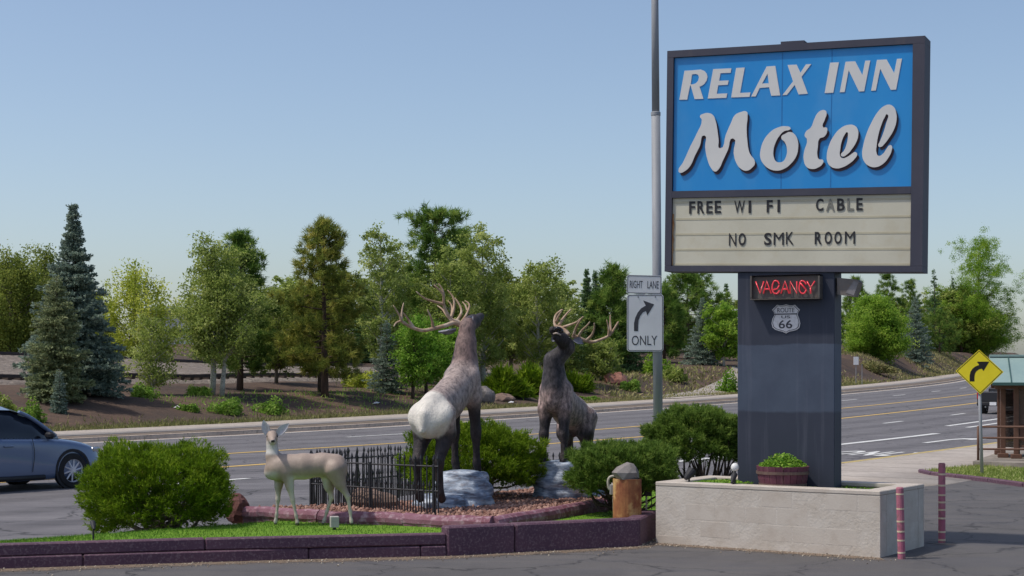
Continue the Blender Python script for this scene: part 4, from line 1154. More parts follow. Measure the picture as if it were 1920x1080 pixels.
antler(elkB, [([cB(470, 370, YC - .05), cB(410, 300, YC), cB(345, 285, YC + .03), cB(322, 240, YC + .08), cB(335, 170, YC + .12), cB(375, 130, YC + .15), cB(410, 108, YC + .16)], .03, .012),
              ([cB(365, 275, YC + .03), cB(400, 215, YC + .05), cB(450, 150, YC + .08), cB(495, 102, YC + .1)], .024, .009), ([cB(410, 290, YC), cB(470, 268, YC - .06), cB(540, 240, YC - .12), cB(590, 196, YC - .16)], .022, .008), ([cB(340, 235, YC + .06), cB(362, 180, YC + .02), cB(392, 128, YC)], .022, .008)])
for root, base, tip, w_, face in ((elkA, cA(640, 400, YA - .02), cA(692, 298, YA - .02), .13, (-.3, -1, .1)), (elkA, cA(560, 405, YA), cA(425, 428, YA + .02), .1, (0, -.5, -1)), (elkB, cB(515, 415, YB), cB(615, 455, YB + .02), .1, (.1, -1, .4)), (elkB, cB(335, 400, YB + .08), cB(292, 425, YB + .1), .08, (0, -1, .3))):
    V, Fc = ear_mesh(base, tip, w_, face); mb = MB(); mb.add(V, Fc); mb.build('ear', MT['earin'], root, world=True, smooth=True)
eb = cB(472, 402, YB - .135); mb = MB(); mb.lathe([(.002, -.018), (.013, -.012), (.018, 0), (.013, .012), (.002, .018)], tuple(eb), 10); mb.build('eye', MT['eye'], elkB, world=True, smooth=True)
# open dark mouth and pale lip of the calling elk
mz = WB((1.36, .1, 2.18)); mb = MB(); q_ = [cB(322, 325, mz[1] - .03), cB(352, 300, mz[1] - .075), cB(390, 318, mz[1] - .055), cB(392, 345, mz[1] - .05)]
mb.tube(spline(q_, 4), .028, 8); mb.build('nose', MT['eye'], elkB, world=True, smooth=True)
MT['lip'] = M('pale_lip', (186, 172, 160), (160, 146, 138), 14, rough=.6)
mb = MB(); mb.tube(spline([cB(312, 355, mz[1] - .03), cB(345, 350, mz[1] - .085), cB(385, 368, mz[1] - .06)], 4), [.012] * 9, 8); mb.build('lip', MT['lip'], elkB, world=True, smooth=True)

# the doe
gz = .25
YD = (CAMH - gz) * F / (983 - HORIZ)
def cD(x, y, dy=0.0): return P(470 + x / 4.695, 770 + y / 4.695, YD + dy)
droot = empty('doe_statue', tuple(np.r_[cD(540, 1000)[:2], gz])); tag(droot, 'tan doe statue standing on the turf with its head turned to the viewer', 'deer statue')
n_, f_ = -.075, .075
prD = [(cD(245, 505), cD(300, 500), .165, .17), (cD(290, 500), cD(470, 490), .17, .168), (cD(470, 490), cD(630, 478), .165, .15), (cD(630, 475), cD(745, 480), .155, .148), (cD(740, 500), cD(775, 520), .14, .12),
       (cD(235, 470), cD(195, 400), .125, .09), (cD(195, 410), cD(187, 290), .088, .068), (cD(185, 540), cD(215, 450), .1, .1), (cD(188, 300), cD(188, 225), .068, .07, None, .03),
       (cD(188, 222), cD(194, 250, -.1), .066, .05, None, .03), (cD(194, 248, -.08), cD(196, 270, -.2), .047, .03, None, .03), (cD(192, 262, -.05), cD(196, 285, -.18), .04, .024, None, .02),
       (cD(265, 560, f_), cD(245, 660, f_), .09, .062), (cD(245, 660, f_), cD(240, 780, f_), .056, .033), (cD(240, 780, f_), cD(229, 915, f_), .031, .022), (cD(229, 915, f_), cD(220, 970, f_), .024, .022), (cD(220, 970, f_), cD(218, 1000, f_), .024, .026),
       (cD(320, 550, n_), cD(345, 670, n_), .095, .06), (cD(345, 670, n_), cD(370, 785, n_), .056, .034), (cD(370, 785, n_), cD(400, 925, n_), .031, .022), (cD(400, 925, n_), cD(412, 985, n_), .024, .024), (cD(412, 985, n_), cD(408, 1008, n_), .026, .027),
       (cD(690, 540, f_), cD(690, 660, f_), .13, .075), (cD(690, 660, f_), cD(712, 765, f_), .066, .036), (cD(712, 765, f_), cD(670, 890, f_), .033, .023), (cD(670, 890, f_), cD(648, 965, f_), .024, .023), (cD(648, 965, f_), cD(636, 995, f_), .024, .025),
       (cD(745, 520, n_), cD(785, 640, n_), .145, .08), (cD(785, 640, n_), cD(855, 755, n_), .07, .037), (cD(855, 755, n_), cD(876, 890, n_), .034, .023), (cD(876, 890, n_), cD(886, 970, n_), .024, .023), (cD(886, 970, n_), cD(888, 1000, n_), .024, .026),
       (cD(815, 450), cD(838, 486), .03, .014, None, .02)]
prD = [(p[0], p[1], p[2] * (.8 if p[2] < .07 and i_ > 11 else .93), p[3] * (.8 if p[3] < .07 and i_ > 11 else .93), *p[4:]) for i_, p in enumerate(prD)]
V, Fq = sdf_body([(tuple(p[0]), tuple(p[1]), *p[2:]) for p in prD], .0125, .03)
px = 960 + V[:, 0] / V[:, 1] * F; py = HORIZ + (CAMH - V[:, 2]) / V[:, 1] * F
cx, cy = (px - 470) * 4.695, (py - 770) * 4.695
C = np.tile(np.array(lin((160, 144, 132))), (len(V), 1))
C = blend(C, (194, 190, 180), sm(555, 600, cy + np.where(cx > 620, -(cx - 620) * .35, 0)) * sm(300, 380, cx) * sm(700, 640, cx))
C = blend(C, (196, 186, 172), sm(680, 780, cy))
C = blend(C, (205, 203, 198), sm(400, 370, cy) * sm(285, 310, cy) * sm(250, 230, cx) * .9)
C = blend(C, (200, 196, 190), sm(255, 275, cy) * sm(310, 290, cy) * sm(250, 230, cx) * .6)
C = blend(C, (196, 190, 182), sm(520, 560, cy) * sm(260, 200, cx))
C = blend(C, (38, 34, 34), sm(.017, .01, np.abs(V[:, 2] - cD(197, 268, -.2)[2])) * sm(YD - .195, YD - .205, V[:, 1]) * sm(.03, .02, np.abs(V[:, 0] - cD(197, 268, -.2)[0])))
C = blend(C, (60, 56, 54), sm(985, 995, cy))
link('body', mesh_np('body', to_sign(V, droot), Fq, smooth=True, colr=np.clip(C, 0, 1)), MT['doepaint'], droot)
MT['doeear'] = M('doe_ear_paint', (186, 182, 184), (206, 206, 212), 10, c3=(110, 98, 92), scale3=12, amt3=.3, rough=.6)
for b_, t_ in ((cD(150, 212), cD(112, 84, -.02)), (cD(232, 215), cD(336, 112, -.02))):
    Vv, Fc = ear_mesh(b_, t_, .105, (0.05, -1, .15), .012, .25); mb = MB(); mb.add(Vv, Fc); mb.build('ear', MT['doeear'], droot, world=True, smooth=True)
for x in (148, 232):
    mb = MB(); mb.lathe([(.002, -.013), (.01, -.008), (.013, 0), (.01, .008), (.002, .013)], tuple(cD(x, 226, -.045)), 10); mb.build('eye', MT['eye'], droot, world=True, smooth=True)
mb = MB(); mb.box(tuple(cD(197, 268, -.233)), (.035, .02, .028), 0, .008); mb.build('nose', MT['eye'], droot, world=True, smooth=True)

# sculpted rocks under the elk, boulders
def rock_mesh(name, size, seed, sub=4, strata=0.0, rough_=.18, flat=None):
    bm = bmesh.new(); bmesh.ops.create_icosphere(bm, subdivisions=sub, radius=1.0)
    g = np.random.default_rng(seed); V = np.array([v.co[:] for v in bm.verts]); U = V.copy()
    for f0, a0 in ((1.3, 1.0), (2.7, .6), (5.5, .32), (11, .16)):
        d = np.zeros(len(V))
        for _ in range(5):
            w_ = g.normal(size=3); w_ /= np.linalg.norm(w_)
            d += np.sin(U @ w_ * f0 * 2 + g.uniform(0, 6.28))
        V += U * (d / 5 * rough_ * a0)[:, None]
    if strata:
        ph = U[:, 2] * 9 + 1.9 * np.sin(U[:, 0] * 2.3 + U[:, 1] * 1.7) + .8 * np.sin(U[:, 1] * 5 + 1)
        st_ = np.abs(np.sin(ph)) ** .7 - .6
        V[:, :2] += U[:, :2] * (st_ * strata)[:, None]
    if flat: V[:, 2] = np.where(V[:, 2] > flat, flat + (V[:, 2] - flat) * .2, V[:, 2])
    V *= np.array(size) / 2
    for v, c in zip(bm.verts, V): v.co = c
    me = bpy.data.meshes.new(name); bm.to_mesh(me); bm.free()
    me.polygons.foreach_set('use_smooth', [True] * len(me.polygons)); return me
m, nt, bs = new_mat('painted_rock')
n1 = noise(nt, 3.5, 6, stretch=(1, 1, 4.5)); n2 = noise(nt, 9, 5, stretch=(1, 1, 3.5))
c = ramp(nt, n1.outputs[0], [(.32, lin((74, 84, 100))), (.48, lin((132, 146, 166))), (.62, lin((196, 206, 218)))]).outputs[0]
c = mixc(nt, ramp(nt, n2.outputs[0], [(.48, (0, 0, 0)), (.68, (.7, .7, .7))]).outputs[0], c, lin((92, 82, 88)))
nt.links.new(c, bs.inputs['Base Color']); bs.inputs['Roughness'].default_value = .6; bump(nt, bs, n2.outputs[0], .5, .03)
MT['prock'] = m
ra = empty('statue_rock', tuple(np.r_[P(862, 950, 20.85)[:2], .36])); tag(ra, 'blue grey sculpted rock base under the elk seen from behind', 'rock')
link('rock_mass', rock_mesh('rock_mass', (.78, .86, 1.3), 3, 5, .16, .12, .62), MT['prock'], ra, (0.06, .1, .02))
link('rock_mass', rock_mesh('rock_mass', (.72, .8, .6), 9, 4, .16, .16, .6), MT['prock'], ra, (-.26, -.32, -.02))
rb = empty('statue_rock', tuple(np.r_[P(1046, 930, 22.1)[:2], .36])); tag(rb, 'blue grey sculpted rock base under the dark elk facing the viewer', 'rock')
link('rock_mass', rock_mesh('rock_mass', (.7, .66, 1.22), 5, 5, .15, .1, .7), MT['prock'], rb, (0.02, 0, .06))
link('rock_mass', rock_mesh('rock_mass', (.9, .8, .36), 6, 4, .08, .16, .6), MT['prock'], rb, (.22, .3, .0))

# ------------------------------------------------------------------ vegetation
def unit(v): return v / np.maximum(np.linalg.norm(v, axis=-1, keepdims=True), 1e-9)
def leaf_quads(C, s, g, flat=.4, aspect=.55):
    n = len(C); nrm = unit(g.normal(size=(n, 3)) + np.array([0, 0, flat * 2])); u = unit(np.cross(nrm, g.normal(size=(n, 3)))); v = np.cross(nrm, u)
    s = (s * g.uniform(.65, 1.3, n))[:, None]
    V = np.stack([C - u * s * .5, C + v * s * aspect * .5, C + u * s * .5, C - v * s * aspect * .5], 1).reshape(-1, 3)
    return V, np.arange(n * 4).reshape(-1, 4)
def needles(C, D, L, w, g, spread=.7):
    """thin triangles from C along D with spread"""
    n = len(C); d = unit(unit(D) + g.normal(size=(n, 3)) * spread); L = (L * g.uniform(.6, 1.25, n))[:, None]
    sd = unit(np.cross(d, g.normal(size=(n, 3)))) * w * .5
    V = np.stack([C - sd, C + sd, C + d * L], 1).reshape(-1, 3)
    return V, np.arange(n * 3).reshape(-1, 3)
class Veg:
    def __init__(s): s.V = []; s.F = []; s.r = []; s.n = 0
    def add(s, V, Fc, r):
        s.V.append(V); s.F.append(Fc + s.n); s.r.append(r); s.n += len(V)
    def mesh(s, name): return mesh_np(name, np.concatenate(s.V), s.F, rnd=np.clip(np.concatenate(s.r), 0, 1))

def deciduous(seed, h, w, cb=.25, leaf=.13, ncl=260, per=42, lean=0.0, top=.6, wisp=0.0, clr=.34, twig=True):
    g = np.random.default_rng(seed); tr = MB(); vg = Veg()
    nT = 9; zt = np.linspace(0, h * .93, nT)
    wob = np.cumsum(g.normal(0, .035 * h / 8, (nT, 2)), 0); wob -= wob[0]
    tx = wob[:, 0] + lean * zt; ty = wob[:, 1]
    r0 = .018 * h + .03
    tr.tube(np.c_[tx, ty, zt], list(np.linspace(r0, .012, nT)), 7)
    CC = []; RR = []
    ph = g.uniform(0, 6.28, 6)
    def env(tau, a_): return w / 2 * (np.sin(np.pi * np.clip(tau * .88 + .1, 0, 1)) ** top) * (1 + .18 * np.sin(2 * a_ + ph[0] + tau * 3) + .14 * np.sin(3 * a_ + ph[1] - tau * 7) + .1 * np.sin(5 * a_ + ph[2] + 9 * tau))
    nl = 34
    for i in range(nl):
        tau = (i + g.uniform(-.3, .8)) / nl
        a_ = i * 2.4 + g.normal(0, .4); zend = h * cb + (h - h * cb) * np.clip(tau, .02, .99)
        rl = env(np.clip(tau, 0, 1), a_) * g.uniform(.7, 1.05)
        z0 = max(h * cb * .7, zend - rl * g.uniform(.5, 1.0) - .1 * h * (1 - tau))
        bx, by = np.interp(z0, zt, tx), np.interp(z0, zt, ty); e2 = np.interp(zend, zt, tx)
        end = np.array([e2 + rl * math.cos(a_), by + rl * math.sin(a_), zend]); st = np.array([bx, by, z0])
        md = st * .5 + end * .5 + np.array([0, 0, .06 * rl])
        tr.tube([st, md, end], [r0 * (1 - z0 / h) * .45 + .008, .012 + .002 * h * (1 - tau), .006], 5, False)
        m_ = max(3, int(ncl / nl * (.4 + rl / (w / 2))))
        for k in range(m_):
            t = g.uniform(.3, 1.05); p = (st + (end - st) * t) + g.normal(0, .11 * w * .5 + .12, 3) * np.array([1, 1, .75])
            CC.append(p); RR.append(clr * g.uniform(.6, 1.25))
            if twig and k % 3 == 0: tr.tube([st + (end - st) * max(.2, t - .25), p], [.01, .004], 3, False)
    CC = np.array(CC); RR = np.array(RR) * (w / 4) ** .35
    tone = g.normal(0, .17, len(CC))
    per = int(per * 1.45); n = len(CC) * per; ix = np.repeat(np.arange(len(CC)), per)
    off = g.normal(size=(n, 3)) * RR[ix][:, None] * np.array([.62, .62, .5])
    if wisp: off[:, 2] -= np.abs(g.normal(size=n)) * wisp
    C = CC[ix] + off
    V, Fc = leaf_quads(C, leaf, g)
    vg.add(V, Fc, np.repeat(np.clip(.5 + tone[ix] * 1.15 + g.normal(0, .12, n), 0, 1), 4))
    return tr.mesh('trunk', True), vg.mesh('crown')

def pine(seed, h, w, cb=.2, tufts=560, per=34, nl=.26, open_=.5, crook=.02, prof=None):
    g = np.random.default_rng(seed); tr = MB(); vg = Veg()
    nT = 9; zt = np.linspace(0, h * .97, nT); wob = np.cumsum(g.normal(0, crook * h / 9, (nT, 2)), 0); wob -= wob[0]
    r0 = .02 * h + .02; tr.tube(np.c_[wob, zt], list(np.linspace(r0, .02, nT)), 8)
    nlimb = int(54 + 10 * open_); C = []; D = []
    pts = prof or [(0, .55), (.12, .95), (.35, 1.0), (.6, .78), (.8, .52), (.93, .3), (1, .08)]
    pu, pv = zip(*pts)
    for i in range(nlimb):
        tau = ((i + .5) / nlimb) ** .95; z0 = h * (cb + (1 - cb) * tau * .97); a_ = i * 2.39996 + g.normal(0, .35)
        L = w / 2 * np.interp(tau, pu, pv) * g.uniform(.6, 1.1)
        bx, by = np.interp(z0, zt, wob[:, 0]), np.interp(z0, zt, wob[:, 1]); st = np.array([bx, by, z0])
        rise = L * (g.uniform(-.12, .2) + .45 * tau); end = st + np.array([L * math.cos(a_), L * math.sin(a_), rise]); md = (st + end) / 2 + np.array([0, 0, -.06 * L])
        tr.tube([st, md, end], [r0 * .32 * (1.1 - tau), .02, .008], 5, False)
        m_ = max(3, int(tufts / nlimb * (.35 + L / (w / 2) * .9)))
        for k in range(m_):
            t = 1 - g.random() ** 1.6 * .6; base = (st * (1 - t) ** 2 + 2 * md * t * (1 - t) + end * t * t)
            p = base + np.clip(g.normal(0, 1, 3), -1.4, 1.4) * np.array([.11, .11, .07]) * (w / 2) * (.4 + .8 * t)
            C.append(p); D.append(unit(np.array([math.cos(a_), math.sin(a_), .9]) + g.normal(0, .5, 3)))
            if k % 2 == 0: tr.tube([base, p], [.012, .006], 3, False)
    for k in range(8):
        C.append(np.array([wob[-1, 0], wob[-1, 1], h * .95]) + g.normal(0, .12, 3)); D.append(np.array([0, 0, 1.0]))
    C = np.array(C); D = np.array(D); n = len(C) * per; ix = np.repeat(np.arange(len(C)), per); tone = g.normal(0, .2, len(C))
    V, Fc = needles(C[ix] + g.normal(0, nl * .2, (n, 3)), D[ix], nl, nl * .12, g, .95)
    vg.add(V, Fc, np.repeat(np.clip(.5 + tone[ix] + g.normal(0, .16, n), 0, 1), 3))
    return tr.mesh('trunk', True), vg.mesh('crown')

def spruce(seed, h, w, cb=.06, whorls=30, per=30, droop=.25, bare=0.0, pw=.85, prof=None):
    g = np.random.default_rng(seed); tr = MB(); vg = Veg(); r0 = .016 * h + .02
    tr.tube([(0, 0, 0), (.01 * h, 0, h * .5), (0, 0, h)], [r0, r0 * .5, .008], 8)
    C = []; D = []; SZ = []
    for i in range(whorls):
        tau = (i + g.uniform(-.5, .5)) / whorls; tau = min(max(tau, 0), .985); z = h * (cb + (1 - cb) * tau)
        Lm = w / 2 * ((1 - tau) ** pw if prof is None else np.interp(tau, *zip(*prof))) * g.uniform(.78, 1.14) + .03 * h / 7
        nb_ = int(7 + 9 * (1 - tau))
        for k in range(nb_):
            a_ = 6.283 * (k + g.uniform(-.35, .35)) / nb_ + i * .7; L = Lm * g.uniform(.6, 1.12)
            if g.random() < bare: continue
            st = np.array([0, 0, min(h * .99, max(h * cb * .6, z + g.normal(0, .6 * h / whorls)))]); end = st + np.array([L * math.cos(a_), L * math.sin(a_), L * (-droop + .5 * tau + g.normal(0, .14))])
            if L > .35: tr.tube([st, end], [.014, .005], 3, False)
            m_ = max(4, int(per * (.3 + L / (w / 2))))
            t = 1 - g.random(m_) ** 1.3 * .85
            lat = g.normal(0, .10 + .12 * L, m_) * (1.15 - t * .7); sd = np.array([-math.sin(a_), math.cos(a_), 0])
            p = st + (end - st) * t[:, None] + sd * lat[:, None] + np.array([0, 0, 1]) * (-.05 * L * np.abs(lat)[:, None] - g.random((m_, 1)) * .1 * L * .5 + L * .1 * (t[:, None] ** 2))
            C.append(p); D.append(np.tile(unit(end - st + np.array([0, 0, .25 * L])), (m_, 1)) + sd * np.sign(lat)[:, None] * .5); SZ.append(np.full(m_, .3 + .7 * (1 - tau)))
    C = np.concatenate(C); D = np.concatenate(D); SZ = np.concatenate(SZ); rp = 3
    ix = np.repeat(np.arange(len(C)), rp); n = len(ix); tone = g.normal(0, .2, len(C)); ln = .05 + .028 * h * .55
    V, Fc = needles(C[ix] + g.normal(0, .03 * h / 7, (n, 3)), D[ix], np.minimum(.42, ln) * SZ[ix], .075 * h / 7 + .02, g, .55)
    vg.add(V, Fc, np.repeat(np.clip(.5 + tone[ix] + g.normal(0, .15, n), 0, 1), 3))
    return tr.mesh('trunk', True), vg.mesh('crown')

LM = {}
LM['spruce_blue'] = leaf_mat('blue_spruce_needles', (88, 107, 95), (129, 147, 132), (179, 193, 172), 0.34)
LM['spruce_olive'] = leaf_mat('olive_spruce_needles', (100, 111, 77), (138, 150, 107), (182, 188, 143), 0.34)
LM['spruce_dark'] = leaf_mat('dark_spruce_needles', (73, 102, 64), (102, 132, 84), (138, 166, 111), 0.34)
LM['pine_green'] = leaf_mat('pine_needles', (73, 104, 43), (109, 141, 59), (166, 184, 91), 0.39)
LM['pine_olive'] = leaf_mat('ponderosa_needles', (95, 111, 48), (132, 143, 61), (191, 182, 93), 0.39)
LM['aspen'] = leaf_mat('aspen_leaves', (109, 129, 61), (152, 168, 84), (204, 211, 132), 0.54)
LM['willow'] = leaf_mat('willow_leaves', (145, 163, 61), (186, 195, 82), (222, 225, 118), 0.54)
LM['dark'] = leaf_mat('dark_leaves', (98, 116, 52), (134, 147, 66), (172, 179, 91), 0.49)
LM['bright'] = leaf_mat('bright_leaves', (92, 136, 40), (124, 166, 56), (166, 194, 86), .4)
LM['lush'] = leaf_mat('lush_leaves', (104, 143, 48), (141, 175, 61), (184, 204, 91), 0.54)
LM['juniper'] = leaf_mat('juniper_sprays', (80, 104, 18), (108, 138, 28), (154, 174, 54), 0.44)
LM['mugo'] = leaf_mat('mugo_needles', (74, 102, 38), (104, 132, 52), (144, 166, 78), 0.39)
LM['shrub'] = leaf_mat('shrub_leaves', (108, 146, 54), (138, 172, 70), (172, 194, 100), .35)
LM['dry'] = leaf_mat('dry_grass', (112, 118, 66), (146, 142, 92), (178, 168, 122), .2)
MT['bark_dark'] = M('dark_bark', (66, 56, 50), (84, 72, 64), 6, c3=(104, 90, 78), scale3=14, amt3=.5, bmp=.5, rough=.9, stretch=(1, 1, .3))
MT['bark_pine'] = M('pine_bark', (72, 60, 54), (96, 78, 66), 5, c3=(60, 50, 46), scale3=12, amt3=.5, bmp=.5, rough=.9, stretch=(1, 1, .4))
MT['bark_white'] = M('aspen_bark', (192, 190, 178), (168, 166, 154), 3, c3=(76, 72, 66), scale3=7, amt3=.8, rough=.8, stretch=(1, 1, 2.5))
MT['bark_grey'] = M('grey_bark', (108, 100, 90), (128, 118, 108), 5, c3=(80, 74, 66), scale3=14, amt3=.4, rough=.9)

def find_s(px, t):
    s = np.arange(s_of_Y(20), s_of_Y(330), .25); p = at_s(s, TB + t); x = 960 + p[:, 0] / np.maximum(p[:, 1], 1) * F
    return float(s[np.argmin(np.abs(x - px))])
def spot(px, t):
    s = find_s(px, t); p = at_s(s, TB + t); return np.array([p[0], p[1], float(bank_z(s, TB + t)) - .05])
def put_tree(name, meshes, mats, loc, label, cat, group=None, rz=0, scale=None):
    root = empty(name, tuple(loc), rz); tag(root, label, cat, group)
    if scale is not None: root.scale = scale
    link('trunk', meshes[0], mats[0], root); link('crown', meshes[1], mats[1], root)
    return root
GT = 'trees on the bank across the road'
seedc = [100]
def tree(kind, px, t, ytop, wpx, leafk, bark, label, name, group=GT, **kw):
    loc = spot(px, t); Y = loc[1]; ztop = CAMH - (ytop - HORIZ) / F * Y; h = ztop - loc[2]; w = wpx / F * Y
    seedc[0] += 1
    if kind == 'd':
        kw.setdefault('leaf', min(.0017 * Y, .24)); ms = deciduous(seedc[0], h, w, **kw)
    elif kind == 'p':
        kw.setdefault('nl', min(.0043 * Y, .5)); kw['tufts'] = int(kw['tufts'] * .8); kw['per'] = 46; ms = pine(seedc[0], h, w, **kw)
    else: ms = spruce(seedc[0], h, w, **kw)
    return put_tree(name, ms, (MT[bark], LM[leafk]), loc, label, 'tree', group)
tree('s', 134, 8, 383, 188, 'spruce_blue', 'bark_dark', 'tall blue spruce with a thin spire, tallest tree at the left', 'spruce_tree', whorls=50, per=44, prof=[(0, .9), (.08, 1), (.3, .82), (.5, .62), (.66, .36), (.78, .2), (.9, .1), (1, .02)])
tree('s', 108, 6, 520, 122, 'spruce_olive', 'bark_dark', 'olive green spruce in front of the tall blue spruce', 'spruce_tree', whorls=34, per=44, prof=[(0, .9), (.1, 1), (.4, .85), (.7, .55), (.9, .25), (1, .05)])
tree('s', 112, 4.2, 692, 38, 'spruce_blue', 'bark_dark', 'tiny young blue spruce at the foot of the tall spruces', 'spruce_tree', whorls=14, per=22)
tree('d', 20, 33, 465, 175, 'dark', 'bark_grey', 'broad dark green tree behind the railway at the left edge', 'broadleaf_tree', ncl=420, per=46, wisp=.5)
tree('d', 82, 35, 462, 90, 'dark', 'bark_grey', 'loose green tree right behind the tall spruce spire', 'broadleaf_tree', ncl=240, wisp=.5)
tree('d', 250, 33, 492, 150, 'willow', 'bark_grey', 'yellow green willow between the blue spruce and the aspens', 'willow_tree', ncl=300, per=42, wisp=.6, cb=.12)
tree('d', 288, 9, 590, 92, 'aspen', 'bark_white', 'thin young aspen before the railway ballast', 'aspen_tree', ncl=110, per=34, cb=.2)
tree('d', 399, 7.6, 448, 135, 'aspen', 'bark_white', 'aspen with the straighter of the two white trunks', 'aspen_tree', ncl=330, per=44, cb=.36)
tree('d', 414, 7.0, 520, 150, 'aspen', 'bark_white', 'aspen with the white trunk leaning right, beside its twin', 'aspen_tree', ncl=250, per=42, cb=.44, lean=.07)
tree('p', 450, 11, 432, 135, 'pine_green', 'bark_pine', 'dense green pine standing behind the twin aspens', 'pine_tree', tufts=760, cb=.12)
tree('d', 520, 13, 560, 100, 'dark', 'bark_grey', 'low green tree filling the gap left of the big ponderosa', 'broadleaf_tree', ncl=160)
tree('p', 612, 5.6, 407, 160, 'pine_olive', 'bark_pine', 'big yellowish ponderosa pine with a bare dark trunk', 'pine_tree', tufts=900, per=36, cb=.14, open_=1.0, prof=[(0, .8), (.15, 1.02), (.42, 1.0), (.62, .78), (.8, .55), (.92, .34), (1, .1)])
tree('p', 598, 8, 545, 120, 'pine_olive', 'bark_pine', 'smaller ponderosa half hidden behind the big one', 'pine_tree', tufts=420, cb=.2)
tree('d', 716, 11, 426, 92, 'aspen', 'bark_white', 'slender aspen with pale trunk left of the tallest pine', 'aspen_tree', ncl=200, per=38, cb=.22, clr=.3)
tree('d', 740, 13, 452, 90, 'aspen', 'bark_white', 'second aspen between the slender aspen and the tallest pine', 'aspen_tree', ncl=180, per=38, cb=.22, clr=.3)
tree('p', 815, 14, 393, 125, 'pine_green', 'bark_pine', 'tallest pine with open top behind the first elk antlers', 'pine_tree', tufts=560, cb=.3, open_=1.2, prof=[(0, .6), (.2, .9), (.45, .8), (.6, .75), (.75, 1.0), (.92, .7), (1, .2)])
tree('p', 868, 17, 430, 75, 'pine_green', 'bark_pine', 'narrow pine just right of the tallest pine', 'pine_tree', tufts=300, cb=.3)
tree('d', 845, 9.5, 478, 135, 'aspen', 'bark_white', 'bushy aspen below the tallest pine', 'aspen_tree', ncl=300, per=42, cb=.15)
tree('d', 905, 9, 424, 128, 'aspen', 'bark_white', 'airy tall aspen behind the neck of the first elk', 'aspen_tree', ncl=300, per=40, cb=.18, clr=.3)
tree('s', 727, 6.6, 600, 86, 'spruce_blue', 'bark_dark', 'small blue spruce left of the two bright young trees', 'spruce_tree', whorls=20, per=24)
tree('d', 775, 4.6, 606, 80, 'bright', 'bark_dark', 'bright green young tree, left one of the pair behind the elk', 'young_tree', ncl=130, per=40, cb=.3)
tree('d', 799, 5.4, 598, 92, 'bright', 'bark_dark', 'bright green young tree, right one of the pair behind the elk', 'young_tree', ncl=150, per=40, cb=.3)
tree('d', 845, 6.8, 622, 70, 'bright', 'bark_dark', 'bright green young tree half hidden by the first elk neck', 'young_tree', ncl=100, per=40, cb=.2)
tree('d', 958, 12, 515, 95, 'dark', 'bark_grey', 'green tree left of the white trunked birch', 'broadleaf_tree', ncl=190)
tree('d', 1010, 8.5, 486, 135, 'aspen', 'bark_white', 'pale birch with white trunk behind the dark elk', 'birch_tree', ncl=300, per=40, cb=.2, clr=.3)
tree('s', 1099, 13, 504, 66, 'spruce_dark', 'bark_dark', 'dark spruce, left one of the twin spires behind the dark elk', 'spruce_tree', whorls=40, per=26)
tree('s', 1117, 14, 507, 62, 'spruce_dark', 'bark_dark', 'dark spruce, right one of the twin spires behind the dark elk', 'spruce_tree', whorls=40, per=26)
tree('p', 1148, 11, 497, 95, 'pine_green', 'bark_pine', 'pine with pointed top left of the lane sign', 'pine_tree', tufts=620, cb=.08)
tree('s', 1178, 10, 560, 110, 'spruce_dark', 'bark_dark', 'dark spruce partly covered by the lane sign', 'spruce_tree', whorls=26, per=30)
tree('d', 1064, 9, 560, 80, 'aspen', 'bark_white', 'small aspen just right of the dark elk head', 'aspen_tree', ncl=140, cb=.15)
tree('d', 1124, 7, 640, 72, 'aspen', 'bark_white', 'leaning young aspen sapling on bare soil by the red boulder', 'aspen_tree', ncl=70, per=34, cb=.22, lean=.12)
tree('p', 1290, 15, 508, 150, 'pine_green', 'bark_pine', 'wide green pine just left of the sign pillar', 'pine_tree', tufts=720, cb=.15)
tree('p', 1245, 14, 540, 90, 'pine_green', 'bark_pine', 'green pine directly behind the tall grey pole', 'pine_tree', tufts=420, cb=.1)
tree('s', 1317, 10, 558, 78, 'spruce_blue', 'bark_dark', 'blue spruce left of the sign pillar', 'spruce_tree', whorls=28, per=26)
tree('d', 1357, 8, 572, 80, 'lush', 'bark_white', 'light green tree touching the left edge of the pillar', 'broadleaf_tree', ncl=180)
tree('s', 1362, 16, 530, 60, 'spruce_dark', 'bark_dark', 'grey green spruce behind the light tree left of the pillar', 'spruce_tree', whorls=28)
GR = 'trees on the bank right of the sign'
tree('p', 1604, 10, 520, 62, 'pine_green', 'bark_pine', 'pine beside the flood lamp right of the pillar', 'pine_tree', GR, tufts=420, cb=.1)
tree('p', 1664, 10.5, 512, 74, 'pine_green', 'bark_pine', 'rounded pine top between flood lamp and bare spruce', 'pine_tree', GR, tufts=460, cb=.1)
tree('p', 1708, 11, 524, 62, 'pine_green', 'bark_pine', 'pine behind the tip of the right blue spruce', 'pine_tree', GR, tufts=360, cb=.1)
tree('s', 1751, 10.5, 503, 46, 'spruce_dark', 'bark_dark', 'thin half bare spruce rising above the right tree line', 'spruce_tree', GR, whorls=26, per=18, bare=.35)
tree('s', 1786, 11, 518, 34, 'spruce_dark', 'bark_dark', 'small spruce spire right of the half bare spruce', 'spruce_tree', GR, whorls=22, per=18)
tree('p', 1803, 9, 533, 84, 'pine_green', 'bark_pine', 'dark full pine above the yellow arrow sign', 'pine_tree', GR, tufts=560, cb=.06)
tree('p', 1762, 7, 585, 90, 'pine_green', 'bark_pine', 'low dark pine right of the blue spruce', 'pine_tree', GR, tufts=460, cb=.05)
tree('d', 1640, 6.5, 558, 122, 'lush', 'bark_grey', 'rounded light green tree right of the pillar', 'broadleaf_tree', GR, ncl=800, per=56, cb=.06, clr=.5)
tree('s', 1716, 4.6, 556, 76, 'spruce_blue', 'bark_dark', 'blue spruce standing alone on the bank right of the pillar', 'spruce_tree', GR, whorls=30, per=28, pw=.7)
